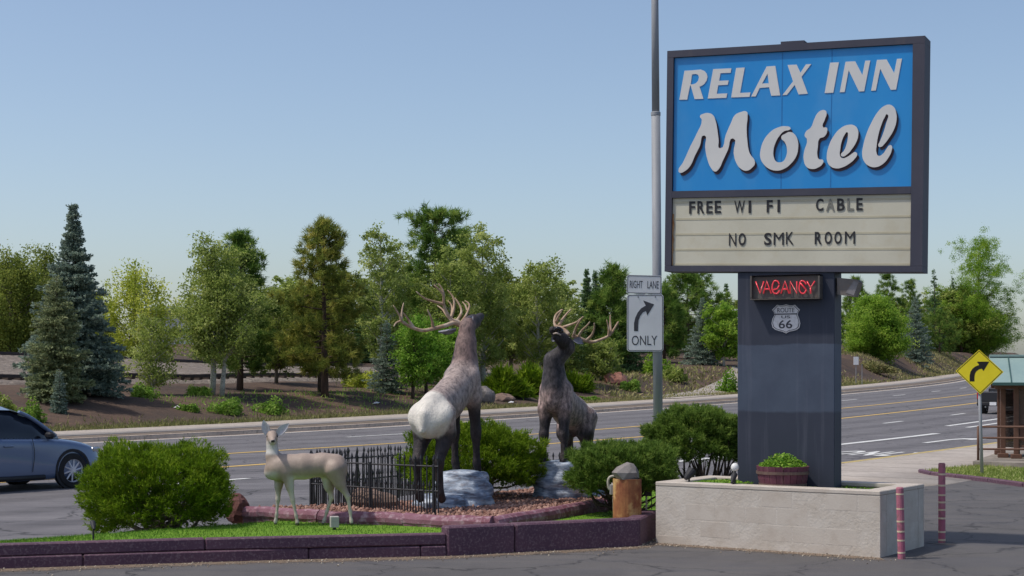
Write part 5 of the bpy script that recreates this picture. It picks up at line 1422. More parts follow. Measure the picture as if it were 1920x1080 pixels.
tree('d', 1862, 6.5, 558, 130, 'lush', 'bark_grey', 'lush tree behind the shelter roof', 'broadleaf_tree', GR, ncl=800, per=56, cb=.08, clr=.5)
tree('d', 1958, 6, 440, 170, 'lush', 'bark_grey', 'tall lush tree at the right edge of the picture', 'broadleaf_tree', GR, ncl=1000, per=52, cb=.1, clr=.42)
# trees farther off, beyond the railway, made from four patterns
protos = [deciduous(61, 8, 7, .1, .26, 300, 40), pine(62, 9, 5.5, .08, 520, 32, .38), deciduous(63, 8, 6, .06, .26, 280, 40), spruce(64, 9, 4.2, .03, 30, 26)]
for m_, lk, bk_ in zip(protos, ('dark', 'pine_green', 'aspen', 'spruce_dark'), ('bark_grey', 'bark_pine', 'bark_grey', 'bark_dark')):
    m_[0].materials.append(MT[bk_]); m_[1].materials.append(LM[lk])
far = [(-40, 40, 500, 0), (40, 46, 520, 2), (150, 44, 540, 0), (395, 40, 560, 1), (470, 42, 535, 0), (545, 36, 520, 2), (640, 38, 505, 0), (690, 34, 535, 3), (765, 36, 500, 2), (850, 32, 505, 0), (935, 30, 515, 1), (985, 28, 530, 0), (1050, 27, 525, 2), (1135, 24, 535, 1), (1200, 23, 530, 3), (1250, 22, 560, 0), (1330, 20, 560, 1), (1400, 18, 560, 0), (1480, 16, 560, 2), (1560, 14, 560, 1), (1620, 14, 555, 3), (1690, 14, 560, 0), (1745, 14, 560, 1), (1830, 13, 565, 0), (1890, 12, 540, 2), (1960, 9, 540, 0), (1945, 12, 560, 1)]
near = ['past the left edge of the picture', 'behind the broad tree at the left edge', 'behind the tall blue spruce', 'left of the twin aspens', 'behind the pine of the twin aspens', 'between aspens and ponderosa', 'right of the big ponderosa', 'behind the slender aspen', 'left of the tallest pine', 'right of the tallest pine', 'right of the airy tall aspen', 'left of the white trunked birch', 'right of the white trunked birch', 'behind the twin spruce spires', 'behind the arrow sign', 'behind the grey pole', 'behind the blue spruce left of the pillar', 'behind the left edge of the pillar', 'behind the middle of the pillar', 'behind the right edge of the pillar', 'behind the pine by the flood lamp', 'left of the lone blue spruce', 'right of the lone blue spruce', 'behind the full pine above the yellow sign', 'behind the shelter roof', 'past the right edge of the picture', 'at the right edge behind the tall lush tree']
for k, (px, t, yt, kd) in enumerate(far):
    loc = spot(px, t); Y = loc[1]; h = CAMH - (yt - HORIZ) / F * Y - loc[2]; b_ = (8, 9, 8, 9)[kd]; sc = h / b_
    put_tree('distant_tree', protos[kd], (None, None), loc, ('broad dark tree', 'green pine', 'pale broadleaf tree', 'dark spruce')[kd] + ' in the back row, ' + near[k], 'tree', 'back row of trees', rz=k * 1.3, scale=(sc * 1.35, sc * 1.35, sc))

# shrubs on the bank
def shrub(px, t, wpx, hpx, leafk, label, seed, name='shrub', spiky=False, group='shrubs on the bank'):
    loc = spot(px, t); Y = loc[1]; w = wpx / F * Y; h = hpx * .8 / F * Y; g = np.random.default_rng(seed)
    n = int(900 * max(1, wpx / 50)); d = unit(g.normal(size=(n, 3))); d[:, 2] = np.abs(d[:, 2]); rr = g.random(n) ** .35
    lob = 1 + .22 * np.sin(d[:, 0] * 5 + seed) + .2 * np.sin(d[:, 1] * 6 + seed * 2)
    C = d * (rr * lob)[:, None] * np.array([w / 2, w / 2 * .8, h])
    vg = Veg(); tone = .5 + .2 * np.sin(C[:, 0] * 5 / max(w, .5) * 3) + g.normal(0, .2, n)
    if spiky: V, Fc = needles(np.repeat(C, 3, 0), np.repeat(d + [0, 0, .5], 3, 0), .0055 * Y, .0014 * Y, g, .5); r_ = np.repeat(tone, 9)
    else: V, Fc = leaf_quads(np.repeat(C, 2, 0), .0018 * Y, g); r_ = np.repeat(tone, 8)
    vg.add(V, Fc, r_)
    root = empty(name, tuple(loc)); tag(root, label, 'shrub', group); link('foliage', vg.mesh('foliage'), LM[leafk], root)
    mb = MB()
    for k in range(5):
        a_ = k * 1.3; mb.tube([(0, 0, 0), (w * .28 * math.cos(a_), w * .22 * math.sin(a_), h * .7)], [.03, .008], 4)
    link('stems', mb.mesh('stems'), MT['bark_dark'], root)
shrub(62, 3.2, 58, 44, 'shrub', 'rounded green shrub above the car roof at the left', 1)
shrub(10, 4.5, 60, 42, 'aspen', 'grey green shrub at the left edge above the car', 2)
shrub(264, 7.2, 52, 30, 'shrub', 'light green shrub in front of the railway ballast', 3)
shrub(374, 7.8, 46, 22, 'shrub', 'low green shrub just left of the twin aspen trunks', 4)
shrub(356, 4.0, 40, 18, 'shrub', 'small yellow green shrub low on the dark soil', 5)
shrub(428, 3.2, 66, 34, 'shrub', 'spreading light green shrub below the twin aspens', 6)
shrub(512, 2.8, 66, 32, 'shrub', 'spreading light green shrub midway between aspens and ponderosa', 7)
shrub(945, 4.2, 90, 52, 'juniper', 'dark spreading juniper right of the first elk', 8, 'juniper_shrub', True)
shrub(1003, 4.2, 92, 54, 'juniper', 'dark spreading juniper left of the second elk', 9, 'juniper_shrub', True)
shrub(1080, 4.6, 44, 30, 'juniper', 'small juniper right of the dark elk back', 10, 'juniper_shrub', True)
shrub(1104, 1.6, 40, 12, 'shrub', 'flat green plant near the pavement right of the dark elk', 11)
shrub(1184, 3.8, 38, 26, 'shrub', 'yellow green shrub beside the red boulder', 12)
shrub(1262, 5.2, 60, 34, 'aspen', 'grey green shrub just right of the grey pole', 13)
shrub(1366, 1.2, 50, 48, 'bright', 'bright bush by the pavement touching the pillar', 14)
shrub(1640, 3.6, 80, 24, 'dry', 'dry grassy shrub on the right bank', 15)
shrub(1230, 7, 60, 40, 'lush', 'green shrub behind the grey pole', 16)
shrub(680, 10, 70, 40, 'willow', 'yellow green brush right of the ponderosa trunk', 18)
# grass and weeds along the back of the pavement
g = np.random.default_rng(5); n = 26000
s = g.uniform(s_of_Y(30), s_of_Y(150), n); t = np.abs(g.normal(0, 1.1, n)) + .05
dens = vnoise(s * .9, t * 2, 8) + vnoise(s * .25, t, 9); k = dens + .45 - t * .16 > 0; s, t = s[k], t[k]; n = len(s)
p = at_s(s, TB + t); C = np.c_[p, bank_z(s, TB + t)]
V, Fc = needles(C, np.tile([0, 0, 1.0], (n, 1)), .2, .045, g, .5)
o = link('verge_grass', mesh_np('verge_grass', V, Fc, rnd=np.repeat(np.clip(.4 + .25 * vnoise(s * .5, t, 2) + g.normal(0, .2, n), 0, 1), 3)), LM['dry']); tag(o, 'dry grass and weeds along the far pavement', 'grass', kind='stuff')
n = 9000; s = g.uniform(s_of_Y(30), s_of_Y(120), n); t = g.uniform(.2, 9, n); dens = vnoise(s * .7, t * .9, 18); k = dens > .38; s, t = s[k], t[k]; n = len(s)
p = at_s(s, TB + t); C = np.c_[p, bank_z(s, TB + t)]; V, Fc = needles(C, np.tile([0, 0, 1.0], (n, 1)), .22, .05, g, .7)
o = link('ground_cover', mesh_np('ground_cover', V, Fc, rnd=np.repeat(g.random(n), 3)), LM['shrub']); tag(o, 'patches of low green weeds on the dark soil bank', 'weeds', kind='stuff')
n = 30000; s = g.uniform(s_of_Y(95), s_of_Y(300), n); t = g.uniform(.2, 16, n) ; dens = vnoise(s * .25, t * .8, 28); k = dens + g.normal(0, .12, n) > .0; s, t = s[k], t[k]; n = len(s)
p = at_s(s, TB + t); C = np.c_[p, bank_z(s, TB + t)]; V, Fc = needles(C, np.tile([0, 0, 1.0], (n, 1)), .32, .12, g, .7)
o = link('dry_cover', mesh_np('dry_cover', V, Fc, rnd=np.repeat(g.random(n), 3)), LM['dry']); tag(o, 'dry bunch grass on the bank right of the sign', 'grass', kind='stuff')
# boulders on the bank
MT['boulder_grey'] = M('grey_boulder', (118, 112, 110), (142, 136, 132), 2, c3=(92, 86, 84), scale3=6, amt3=.5, bmp=.5, rough=.9)
MT['boulder_red'] = M('red_boulder', (142, 96, 84), (164, 118, 104), 2, c3=(112, 82, 74), scale3=7, amt3=.5, bmp=.5, rough=.9)
MT['boulder_brown'] = M('brown_boulder', (122, 102, 92), (142, 120, 108), 2, c3=(98, 84, 78), scale3=7, amt3=.5, bmp=.5, rough=.9)
def boulder(loc, size, mat, label, seed, flat=None):
    o = link('boulder', rock_mesh('boulder', size, seed, 3, .0, .38, flat), MT[mat], None, tuple(loc)); tag(o, label, 'boulder')
    o.data.polygons.foreach_set('use_smooth', [False] * len(o.data.polygons)); return o
for px, t, w_, h_, mk, lb, sd in ((908, 3.0, 40, 34, 'boulder_grey', 'tilted grey boulder beside the first elk shoulder', 1), (938, 3.2, 40, 18, 'boulder_brown', 'flat brown boulder between the two elk', 2), (1157, 5.6, 40, 30, 'boulder_red', 'reddish boulder on the bare bank left of the pole', 3), (22, 2.6, 60, 16, 'boulder_red', 'flat red rock above the car roof, left one', 4), (58, 2.2, 46, 14, 'boulder_red', 'flat red rock above the car roof, right one', 5)):
    l = spot(px, t); Y = l[1]; l[2] += h_ / F * Y * .3; boulder(l, (w_ / F * Y, w_ / F * Y * .8, h_ / F * Y * 1.15), mk, lb, sd)

# clipped junipers and mugo pines near the camera
def near_bush(name, loc, size, n, mode, leafk, label, seed, low=.18, trunk_r=.06):
    """size = full width, depth, height of the crown; low = how far the crown starts above the ground"""
    g = np.random.default_rng(seed); w, d_, h = size; vg = Veg(); root = empty(name, tuple(loc)); tag(root, label, 'shrub')
    ph = g.uniform(0, 6.28, 12)
    def bumps(u): return 1 + .07 * np.sin(u[:, 0] * 5 + ph[0]) + .07 * np.sin(u[:, 1] * 6 + ph[1] + u[:, 2] * 3) + .06 * np.sin(u[:, 2] * 7 + ph[2] + u[:, 0] * 4) + .05 * np.sin(u[:, 0] * 11 + u[:, 2] * 9 + ph[3]) + .04 * np.sin(u[:, 1] * 13 + u[:, 0] * 8 + ph[4])
    u = unit(g.normal(size=(n, 3))); k = (u[:, 2] > -.75); u = u[k]; n = len(u)
    pw_ = 2.6; nr = (np.abs(u) ** pw_).sum(1) ** (-1 / pw_)
    gap = np.sin(u[:, 0] * 9 + ph[5]) * np.sin(u[:, 1] * 8 + ph[6]) * np.sin(u[:, 2] * 9 + ph[7])
    rr = (1 - g.random(n) ** 2.0 * .36) * bumps(u) * (1 + .05 * np.sin(u[:, 0] * 19 + ph[11]) * np.sin(u[:, 1] * 17 + u[:, 2] * 15)) - np.where(gap > .16, .24, 0)
    C = u * (nr * rr)[:, None] * np.array([w, d_, h * (1 - low)]) / 2; C[:, 2] += h * (low + (1 - low) / 2)
    keep = (C[:, 2] > .05) & ~((C[:, 2] < h * (.32 + .06 * np.sin(C[:, 0] * 9))) & (np.sin(C[:, 0] * 4.2 + ph[8]) > .35) & (g.random(n) < .8))
    C, u = C[keep], u[keep]; n = len(C)
    tone = np.clip(.5 + .24 * np.sin(u[:, 0] * 12 + ph[9]) * np.sin(u[:, 2] * 11 + ph[10]) + g.normal(0, .12, n), 0, 1)
    if mode == 'spray':
        rp = 7; D = u + np.array([0, 0, .75]); dirs = unit(D + g.normal(0, .25, (n, 3)))
        ix = np.repeat(np.arange(n), rp); tt = g.random(len(ix))
        V, Fc = needles(C[ix] + dirs[ix] * (tt * .055)[:, None] + g.normal(0, .009, (len(ix), 3)), dirs[ix], .048, .013, g, .45)
        vg.add(V, Fc, np.repeat(np.clip(tone[ix] + (tt - .5) * .25 + g.normal(0, .08, len(ix)), 0, 1), 3))
    else:
        rp = 16; dirs = unit(u * .8 + np.array([0, 0, .8]) + g.normal(0, .3, (n, 3))); ix = np.repeat(np.arange(n), rp); tt = g.random(len(ix))
        V, Fc = needles(C[ix] + dirs[ix] * (tt * .07)[:, None], dirs[ix], .06, .011, g, .7)
        vg.add(V, Fc, np.repeat(np.clip(tone[ix] + (tt - .5) * .3 + g.normal(0, .08, len(ix)), 0, 1), 3))
    link('foliage', vg.mesh('foliage'), LM[leafk], root)
    mb = MB()
    mb.tube([(0, 0, -.05), (.03, 0, h * .25), (.0, .02, h * .55)], [trunk_r, trunk_r * .8, trunk_r * .4], 8)
    for k in range(46):
        a_ = k * 2.4; q_ = g.uniform(.35, .92); z0 = g.uniform(.02, .3) * h; e_ = np.array([math.cos(a_) * w / 2 * q_, math.sin(a_) * d_ / 2 * q_, g.uniform(low * .6, .8) * h])
        m1 = np.array([e_[0] * .55, e_[1] * .55, z0 + (e_[2] - z0) * .3]) + g.normal(0, .08, 3)
        mb.tube(spline([(g.normal(0, .02), g.normal(0, .02), z0), m1, e_], 4), [trunk_r * .42] * 3 + [trunk_r * .3] * 3 + [.012, .008, .004], 5)
    link('branches', mb.mesh('branches', True), MT['bark_dark' if mode == 'tuft' else 'bark_grey'], root)
    return root
c1 = P(297, 990, 19.55)
near_bush('juniper_bush', (c1[0], c1[1], lawn_z(c1) - .03), (1.64, 1.45, 1.2), 14500, 'spray', 'juniper', 'large clipped juniper bush on the turf behind the left timber edging', 21, .07, .07)
c2 = P(884, 945, 22.0)
near_bush('juniper_bush', (c2[0], c2[1], ZB - .02), (1.86, 1.3, 1.0), 13500, 'spray', 'juniper', 'clipped juniper bush behind the legs of the first elk', 22, .04, .05)
c3 = P(1166, 945, 20.8)
near_bush('mugo_pine', (c3[0], c3[1], .24), (1.28, 1.1, .88), 4600, 'tuft', 'mugo', 'low round mugo pine behind the rusty bollard', 23, .26, .05)
c4 = P(1312, 915, 22.3)
near_bush('mugo_pine', (c4[0], c4[1], .05), (1.46, 1.3, 1.5), 6000, 'tuft', 'mugo', 'taller bare-legged mugo pine behind the planter, left of the pillar', 24, .5, .06)
# weeds in the planter and leaves in the barrel
def weeds(root, name, poly, z, n, ht, leaf, leafk, seed):
    g = np.random.default_rng(seed); pa = np.array(poly); c = g.uniform(pa.min(0), pa.max(0), (n * 4, 2)); c = c[in_poly(c, poly)][:n]
    dens = vnoise(c[:, 0] * 5, c[:, 1] * 5, seed); C = np.c_[c, z + g.random(len(c)) * ht * np.clip(.6 + dens, .15, 1.3)]
    V, Fc = leaf_quads(C, leaf, g, .6, .7); return link(name, mesh_np(name, V, Fc, rnd=np.repeat(g.random(len(c)), 4)), LM[leafk], root)
def prect(x0, x1, y0, y1): return [(x0, y0), (x1, y0), (x1, y1), (x0, y1)]
w1 = weeds(planter, 'weeds', prect(-hx + .25, -.42, -hy + .24, hy - .25), .66, 3800, .13, .035, 'bright', 31); w1['kind'] = 'stuff'
w2 = weeds(planter, 'weeds', prect(.55, hx - .25, -hy + .24, hy - .25), .66, 2200, .10, .035, 'bright', 32); w2['kind'] = 'stuff'
w4 = weeds(planter, 'weeds', prect(-.4, .6, -hy + .23, -hy + .3), .68, 300, .10, .03, 'bright', 34); w4['kind'] = 'stuff'
g = np.random.default_rng(33); n = 1500; a_ = g.uniform(0, 6.28, n); r_ = np.sqrt(g.random(n)) * .285
C = np.c_[r_ * np.cos(a_), r_ * np.sin(a_), .27 + g.random(n) * (.17 * (1 - (r_ / .3) ** 2) + .03)]
V, Fc = leaf_quads(C, .04, g, .6, .75); w3 = link('leaves', mesh_np('leaves', V, Fc, rnd=np.repeat(g.random(n), 4)), LM['bright'], broot); w3['kind'] = 'stuff'

# ------------------------------------------------------------------ iron fence of the bed
MT['iron'] = M('black_iron', (34, 35, 40), (44, 44, 50), 8, rough=.5, spec=.4)
def picket_mesh(hh, r=.0075):
    mb = MB(); mb.box((0, 0, hh / 2 - .02), (r * 1.7, r * 1.7, hh - .04)); z = hh - .04
    mb.add([(-r, -r, z), (r, -r, z), (r, r, z), (-r, r, z), (-r * 1.7, -r * 1.7, z + .025), (r * 1.7, -r * 1.7, z + .025), (r * 1.7, r * 1.7, z + .025), (-r * 1.7, r * 1.7, z + .025), (0, 0, z + .085)],
           [(0, 1, 5, 4), (1, 2, 6, 5), (2, 3, 7, 6), (3, 0, 4, 7), (4, 5, 8), (5, 6, 8), (6, 7, 8), (7, 4, 8)])
    me = mb.mesh('picket'); me.materials.append(MT['iron']); return me
PT, PS = picket_mesh(.70), picket_mesh(.38)
def fence(a_, b_, label, seed, posts=True, tilt=.02):
    g = np.random.default_rng(seed); a_ = np.array(a_, float); b_ = np.array(b_, float); d = b_ - a_; L = np.linalg.norm(d[:2]); rz = math.atan2(d[1], d[0])
    root = empty('iron_fence', tuple(a_)); tag(root, label, 'fence', 'low iron fences of the statue bed')
    for zz in (.30, .60):
        mb = MB(); mb.tube([(0, 0, zz), tuple(d * .5 + [0, 0, zz - .006]), tuple(d + [0, 0, zz])], .011, 5); mb.build('rail', MT['iron'], root)
    n = int(L / .092)
    for k in range(n + 1):
        p = d * (k / n)
        o = link('picket', PT, None, root); o.location = (p[0], p[1], p[2] + g.normal(0, .008)); o.rotation_euler = (g.normal(0, tilt), g.normal(0, tilt), rz)
        if k < n:
            p = d * ((k + .5) / n); o = link('picket', PS, None, root); o.location = (p[0], p[1], p[2]); o.rotation_euler = (g.normal(0, tilt), g.normal(0, tilt), rz)
    for k in range(int(L / 1.1) + 1):
        p = d * min(1, k * 1.1 / L); mb = MB(); mb.box((p[0], p[1], p[2] + .30), (.032, .032, .64), rz, .004); mb.build('post', MT['iron'], root)
f0 = np.r_[G(583, 950, .34)[:2], .34]; f1 = np.r_[G(822, 966, ZB)[:2], ZB - .01]
fb1 = np.r_[at_s(st_of(G(1000, 905, .25))[0], -26.45), .26]; fbm = np.r_[G(800, 925, .3)[:2], .3]; fb2 = np.r_[at_s(st_of(G(1165, 893, .2))[0], -26.45), .2]
fence(f0, f1, 'iron picket fence along the near side of the bed, behind the doe', 1)
fence(f0 + [0.01, .12, 0], fbm, 'iron picket fence along the road side of the bed, left of the juniper', 2, tilt=.03)
fence(P(1008, 900, 24.4) * [1, 1, 0] + [0, 0, .14], P(1150, 897, 25.2) * [1, 1, 0] + [0, 0, .12], 'iron picket fence behind the dark elk legs', 3)
boulder((*G(690, 950, .4)[:2] + np.array([0, .45]), .44), (.62, .45, .34), 'boulder_brown', 'brown boulder lying inside the iron fence', 14)
MT['boulder_maroon'] = M('maroon_boulder', (96, 62, 60), (118, 80, 76), 4, c3=(78, 56, 54), scale3=12, amt3=.5, bmp=.6, rough=.9)
o = boulder((*G(444, 972, .22)[:2] + np.array([0.0, .1]), .32), (.3, .34, .4), 'boulder_maroon', 'dark red boulder at the right foot of the clipped juniper', 15)

# ------------------------------------------------------------------ rusty bollard with a stone, cables
MT['rust'] = M('rusty_yellow_steel', (132, 78, 56), (170, 116, 76), 9.0, c3=(208, 178, 120), scale3=4.5, amt3=.9, rough=.85, bmp=.4, stretch=(1, 1, .75))
bz = G(1176, 974, .26); bl = empty('rusty_bollard', (bz[0], bz[1], .22)); tag(bl, 'thick rusty steel pipe bollard with flaking yellow paint', 'bollard')
mb = MB(); mb.lathe([(.178, 0), (.178, .54), (.18, .545), (.165, .55), (.16, .5)], n=28, cap=False); mb.build('pipe', MT['rust'], bl, smooth=False)
mb = MB(); mb.lathe([(.01, .505), (.16, .505), (.16, .51), (.01, .515)], n=20); mb.build('fill', MT['concrete'], bl)
o = link('boulder', rock_mesh('boulder', (.34, .3, .27), 47, 2, 0, .3), MT['boulder_grey'], None, (bz[0] + .0, bz[1], .22 + .63)); o.data.polygons.foreach_set('use_smooth', [False] * len(o.data.polygons)); tag(o, 'rounded grey stone sitting on top of the rusty bollard', 'stone')
MT['pvc'] = M('grey_conduit', (168, 162, 150), (184, 178, 166), 6, rough=.6)
cr_ = empty('electric_conduit', (*G(1146, 972, .25)[:2], .22)); tag(cr_, 'pale conduit with curved cable on the left of the rusty bollard', 'conduit')
b0 = np.array(cr_.location); Yc = float(b0[1])
def Lp(x, y, dy=0): return tuple(P(x, y, Yc + dy) - b0)
mb = MB(); mb.tube([Lp(1151, 980), Lp(1150, 920), Lp(1147.5, 905)], .013, 8); mb.build('pipe', MT['pvc'], cr_, smooth=True)
mb = MB(); mb.tube([Lp(*q_) for q_ in spline([(1143, 918), (1140.5, 910), (1140.5, 900), (1145, 894), (1154, 892.5)], 4)], .017, 8); mb.build('cable', MT['pvc'], cr_, smooth=True)
mb = MB(); mb.box(Lp(1147, 918, -.02), (.05, .05, .13), 0, .006); mb.build('outlet_box', M('grey_box', (150, 148, 148), (172, 170, 170), 8, rough=.5), cr_)
er = empty('electric_box', (*G(1212, 972, .25)[:2] + np.array([.02, .35]), .22)); tag(er, 'black weatherproof socket box on a stake right of the rusty bollard', 'socket box'); b0 = np.array(er.location); Yc = float(b0[1])
mb = MB(); mb.box(Lp(1214, 920), (.08, .07, .14), .2, .006); mb.build('box', MT['black'], er)
mb = MB(); mb.tube([Lp(1212, 968), Lp(1212, 924)], .013, 6); mb.build('stake', MT['pvc'], er)
mb = MB(); mb.tube([Lp(*q_) for q_ in spline([(1217, 914), (1222, 910), (1229, 905)], 4)], .011, 6); mb.build('cable', MT['pvc'], er)
mb = MB(); mb.tube([Lp(1221, 915), Lp(1222, 955)], .006, 5); mb.build('drop_cord', MT['black'], er)
# small ground lights
def spotlight(loc, label, aim, sz=.07):
    r_ = empty('spotlight', tuple(loc)); tag(r_, label, 'spotlight')
    mb = MB(); mb.tube([(0, 0, -.05), (0, 0, .1)], .012, 6); mb.build('stake', MT['black'], r_)
    Mx = Vector(aim).to_track_quat('Z', 'Y').to_matrix().to_4x4()
    mb = MB(); mb.lathe([(sz * .4, -.08), (sz * .75, -.03), (sz, .05), (sz, .07), (sz * .85, .065)], (0, 0, .15), 14, Mx); mb.build('lamp_head', MT['black'], r_, smooth=False)
spotlight(np.r_[P(1292, 905, 19.6)[:2], .69], 'black spotlight at the left end of the planter', (.5, .4, .5), .06)
spotlight(np.r_[G(175, 1013, .25)[:2], .26], 'small black spotlight in the turf near the left edging', (-.3, .8, .4), .03)
spotlight(np.r_[P(1375, 905, 19.2)[:2], .67], 'small dark spotlight at the foot of the pillar', (.3, .6, .6), .035)
gl = P(1378, 876, 19.25); r_ = empty('globe_lamp', (gl[0], gl[1], .66)); tag(r_, 'small white globe lamp beside the left foot of the pillar', 'lamp')
mb = MB(); mb.lathe([(.005, -.05), (.03, -.045), (.047, -.02), (.05, 0), (.04, .03), (.02, .047), (.004, .05)], (0, 0, float(gl[2]) - .66), 14); mb.build('globe', M('white_globe', (228, 228, 226), (215, 215, 214), 4, rough=.3), r_, smooth=True)
mb = MB(); mb.tube([(0, 0, 0), (0, 0, float(gl[2]) - .705)], .012, 6); mb.build('stem', MT['black'], r_)
gb = G(627, 992, .25); r_ = empty('ground_light', (gb[0], gb[1], .25)); tag(r_, 'small pale grey box light on the turf under the doe', 'light')
mb = MB(); mb.box((0, 0, .085), (.1, .09, .13), .25, .006); mb.build('housing', M('weathered_grey_box', (164, 160, 156), (182, 178, 172), 14, rough=.7), r_)
mb = MB(); mb.tube([(0, 0, -.02), (0, 0, .03)], .02, 6); mb.build('stake', MT['black'], r_)

# ------------------------------------------------------------------ tall pole, lane sign
MT['galv'] = M('galvanised_steel', (132, 135, 140), (150, 153, 158), 3, c3=(112, 111, 112), scale3=7, amt3=.4, rough=.6, metal=0.0, spec=.4, stretch=(1, 1, .25))
MT['signwhite'] = M('white_sign_sheet', (214, 214, 216), (226, 226, 228), 2, rough=.45)
YP = 27.0
pb = P(1235, 900, YP); pole = empty('street_pole', (pb[0], pb[1], 0)); tag(pole, 'tall grey steel street pole rising past the motel sign', 'pole')
top_x = (P(1227, -120, YP)[0] - pb[0]); topz = float(P(1227, -120, YP)[2]); zc = float(P(0, 213, YP)[2]); kx = top_x / topz
mb = MB(); mb.tube([(0, 0, -.1), (kx * zc, 0, zc)], [.083, .076], 18); mb.build('lower_shaft', MT['galv'], pole, smooth=True)
mb = MB(); mb.tube([(kx * zc, 0, zc - .02), (kx * topz, 0, topz)], [.066, .058], 18); mb.build('upper_shaft', MT['galv'], pole, smooth=True)
mb = MB(); mb.lathe([(.078, -.04), (.082, -.03), (.082, .02), (.07, .03)], (kx * zc, 0, zc), 18); mb.build('collar', MT['galv'], pole)
def rrect(w, h, r, n=5):
    out = []
    for cx_, cy_, a0 in ((w / 2 - r, h / 2 - r, 0), (-w / 2 + r, h / 2 - r, 90), (-w / 2 + r, -h / 2 + r, 180), (w / 2 - r, -h / 2 + r, 270)):
        for k in range(n): t = R(a0 + 90 * k / (n - 1)); out.append((cx_ + r * math.cos(t), cy_ + r * math.sin(t)))
    return out
def plate_sign(name, label, cat, x0, y0, x1, y1, Y, tilt=0.0, yaw=0.0):
    """empty in the sign's plane; children are laid out in metres with z up and y to the back"""
    c = P((x0 + x1) / 2, (y0 + y1) / 2, Y); r_ = empty(name, tuple(c), yaw); r_.rotation_euler = (0, tilt, yaw); tag(r_, label, cat)
    k = Y / F
    return r_, (x1 - x0) * k, (y1 - y0) * k, k
def flat_part(r_, name, loops, d, mat, th=.003, smooth=False):
    me = outline_mesh(loops, th, smooth); remap(me, lambda V: np.c_[V[:, 0], -V[:, 2] - d, V[:, 1]]); return link(name, me, mat, r_)
def flat_text(r_, txt, cx_, cz_, w, h, d, mat, off=.0):
    me = text_mesh(txt, 1.0, offset=off, extrude=.001); V = np.zeros(len(me.vertices) * 3, np.float32); me.vertices.foreach_get('co', V); V = V.reshape(-1, 3); lo, hi = V.min(0), V.max(0)
    remap(me, lambda V: np.c_[cx_ + ((V[:, 0] - lo[0]) / (hi[0] - lo[0]) - .5) * w, -V[:, 2] - d, cz_ + ((V[:, 1] - lo[1]) / (hi[1] - lo[1]) - .5) * h]); return link('lettering', me, mat, r_)
def arrow_loop(pts, s, cx_, cy_, k): return [((x / s + cx_) * k, -(y / s + cy_) * k) for x, y in pts]
YS = YP - .1
r_, w, h, k = plate_sign('lane_sign', 'white sign reading RIGHT LANE above the arrow sign on the pole', 'sign', 1175.3, 516, 1240.5, 551, YS, R(1.3))
flat_part(r_, 'panel', [rrect(w, h, .03)], 0, MT['signwhite'], .004)
flat_part(r_, 'border', [rrect(w - .018, h - .018, .025), rrect(w - .036, h - .036, .02)], .0035, MT['ink'], .002)
flat_text(r_, 'RIGHT', -.135, .0, .215, .125, .0035, MT['ink']); flat_text(r_, 'LANE', .148, .0, .19, .125, .0035, MT['ink'])
r_, w, h, k = plate_sign('turn_sign', 'white sign with black right arrow above the word ONLY on the pole', 'sign', 1175.5, 551.8, 1244, 659, YS, 0)
flat_part(r_, 'panel', [rrect(w, h, .05)], 0, MT['signwhite'], .004)
flat_part(r_, 'border', [rrect(w - .022, h - .022, .04), rrect(w - .042, h - .042, .034)], .0035, MT['ink'], .002)
sA = 6.545; ar = [(155, 758), (155, 660), (170, 595), (200, 530), (240, 480), (298, 445), (268, 382), (402, 430), (318, 568), (302, 512), (262, 530), (230, 575), (212, 625), (206, 680), (206, 758)]
flat_part(r_, 'arrow', [[((1165 + x / sA - 1209.7) * k, -(505 + y / sA - 605.4) * k) for x, y in ar]], .0035, MT['ink'], .002)
flat_text(r_, 'ONLY', (1165 + 283 / sA - 1209.7) * k, -(505 + 872 / sA - 605.4) * k, 310 / sA * k, 118 / sA * k, .0035, MT['ink'])
mb = MB()
for x in (205, 417): mb.lathe([(.01, 0), (.01, .006), (.004, .009)], ((1165 + x / sA - 1209.7) * k, -.003, -(505 + 338 / sA - 605.4) * k), 8, Matrix.Rotation(R(90), 4, 'X'))
mb.build('bolts', MT['ink'], r_)
# yellow curve sign
MT['signyellow'] = M('yellow_sign_sheet', (232, 212, 40), (240, 220, 52), 3, rough=.45)
MT['blackink'] = M('sign_black', (34, 30, 30), (42, 38, 38), 5, rough=.5)
gq = G(1842, 888, 0.05); YY = float(gq[1])
r_ = empty('curve_sign', (gq[0], gq[1], .02), R(-14)); tag(r_, 'yellow diamond sign with a black right curve arrow on a steel post', 'sign')
k = YY / F; zb = .02
def cs(x, y): return ((x - 1842) * k, CAMH - (y - HORIZ) * k - zb)
mb = MB(); mb.tube([(0, .02, -.2), ((1836 - 1842) * k, .02, cs(0, 700)[1])], [.034, .032], 10); mb.build('post', MT['galv'], r_, smooth=True)
dm = [(1836, 655.5), (1880, 697.5), (1838, 739.5), (1793.5, 695.5)]
flat_part(r_, 'panel', [[cs(*p) for p in dm]], .03, MT['signyellow'], .006)
ctr = np.mean(dm, 0)
def sc_(f_): return [cs(*(ctr + (np.array(p) - ctr) * f_)) for p in dm]
flat_part(r_, 'border', [sc_(.955), sc_(.92)], .034, MT['blackink'], .002)
sY = 7.714; ar = [(300, 580), (300, 490), (312, 440), (340, 395), (380, 362), (432, 342), (400, 294), (572, 294), (492, 430), (470, 395), (430, 405), (395, 432), (375, 465), (367, 510), (367, 580)]
flat_part(r_, 'arrow', [[cs(1780 + x / sY, 640 + y / sY) for x, y in ar]], .034, MT['blackink'], .002)

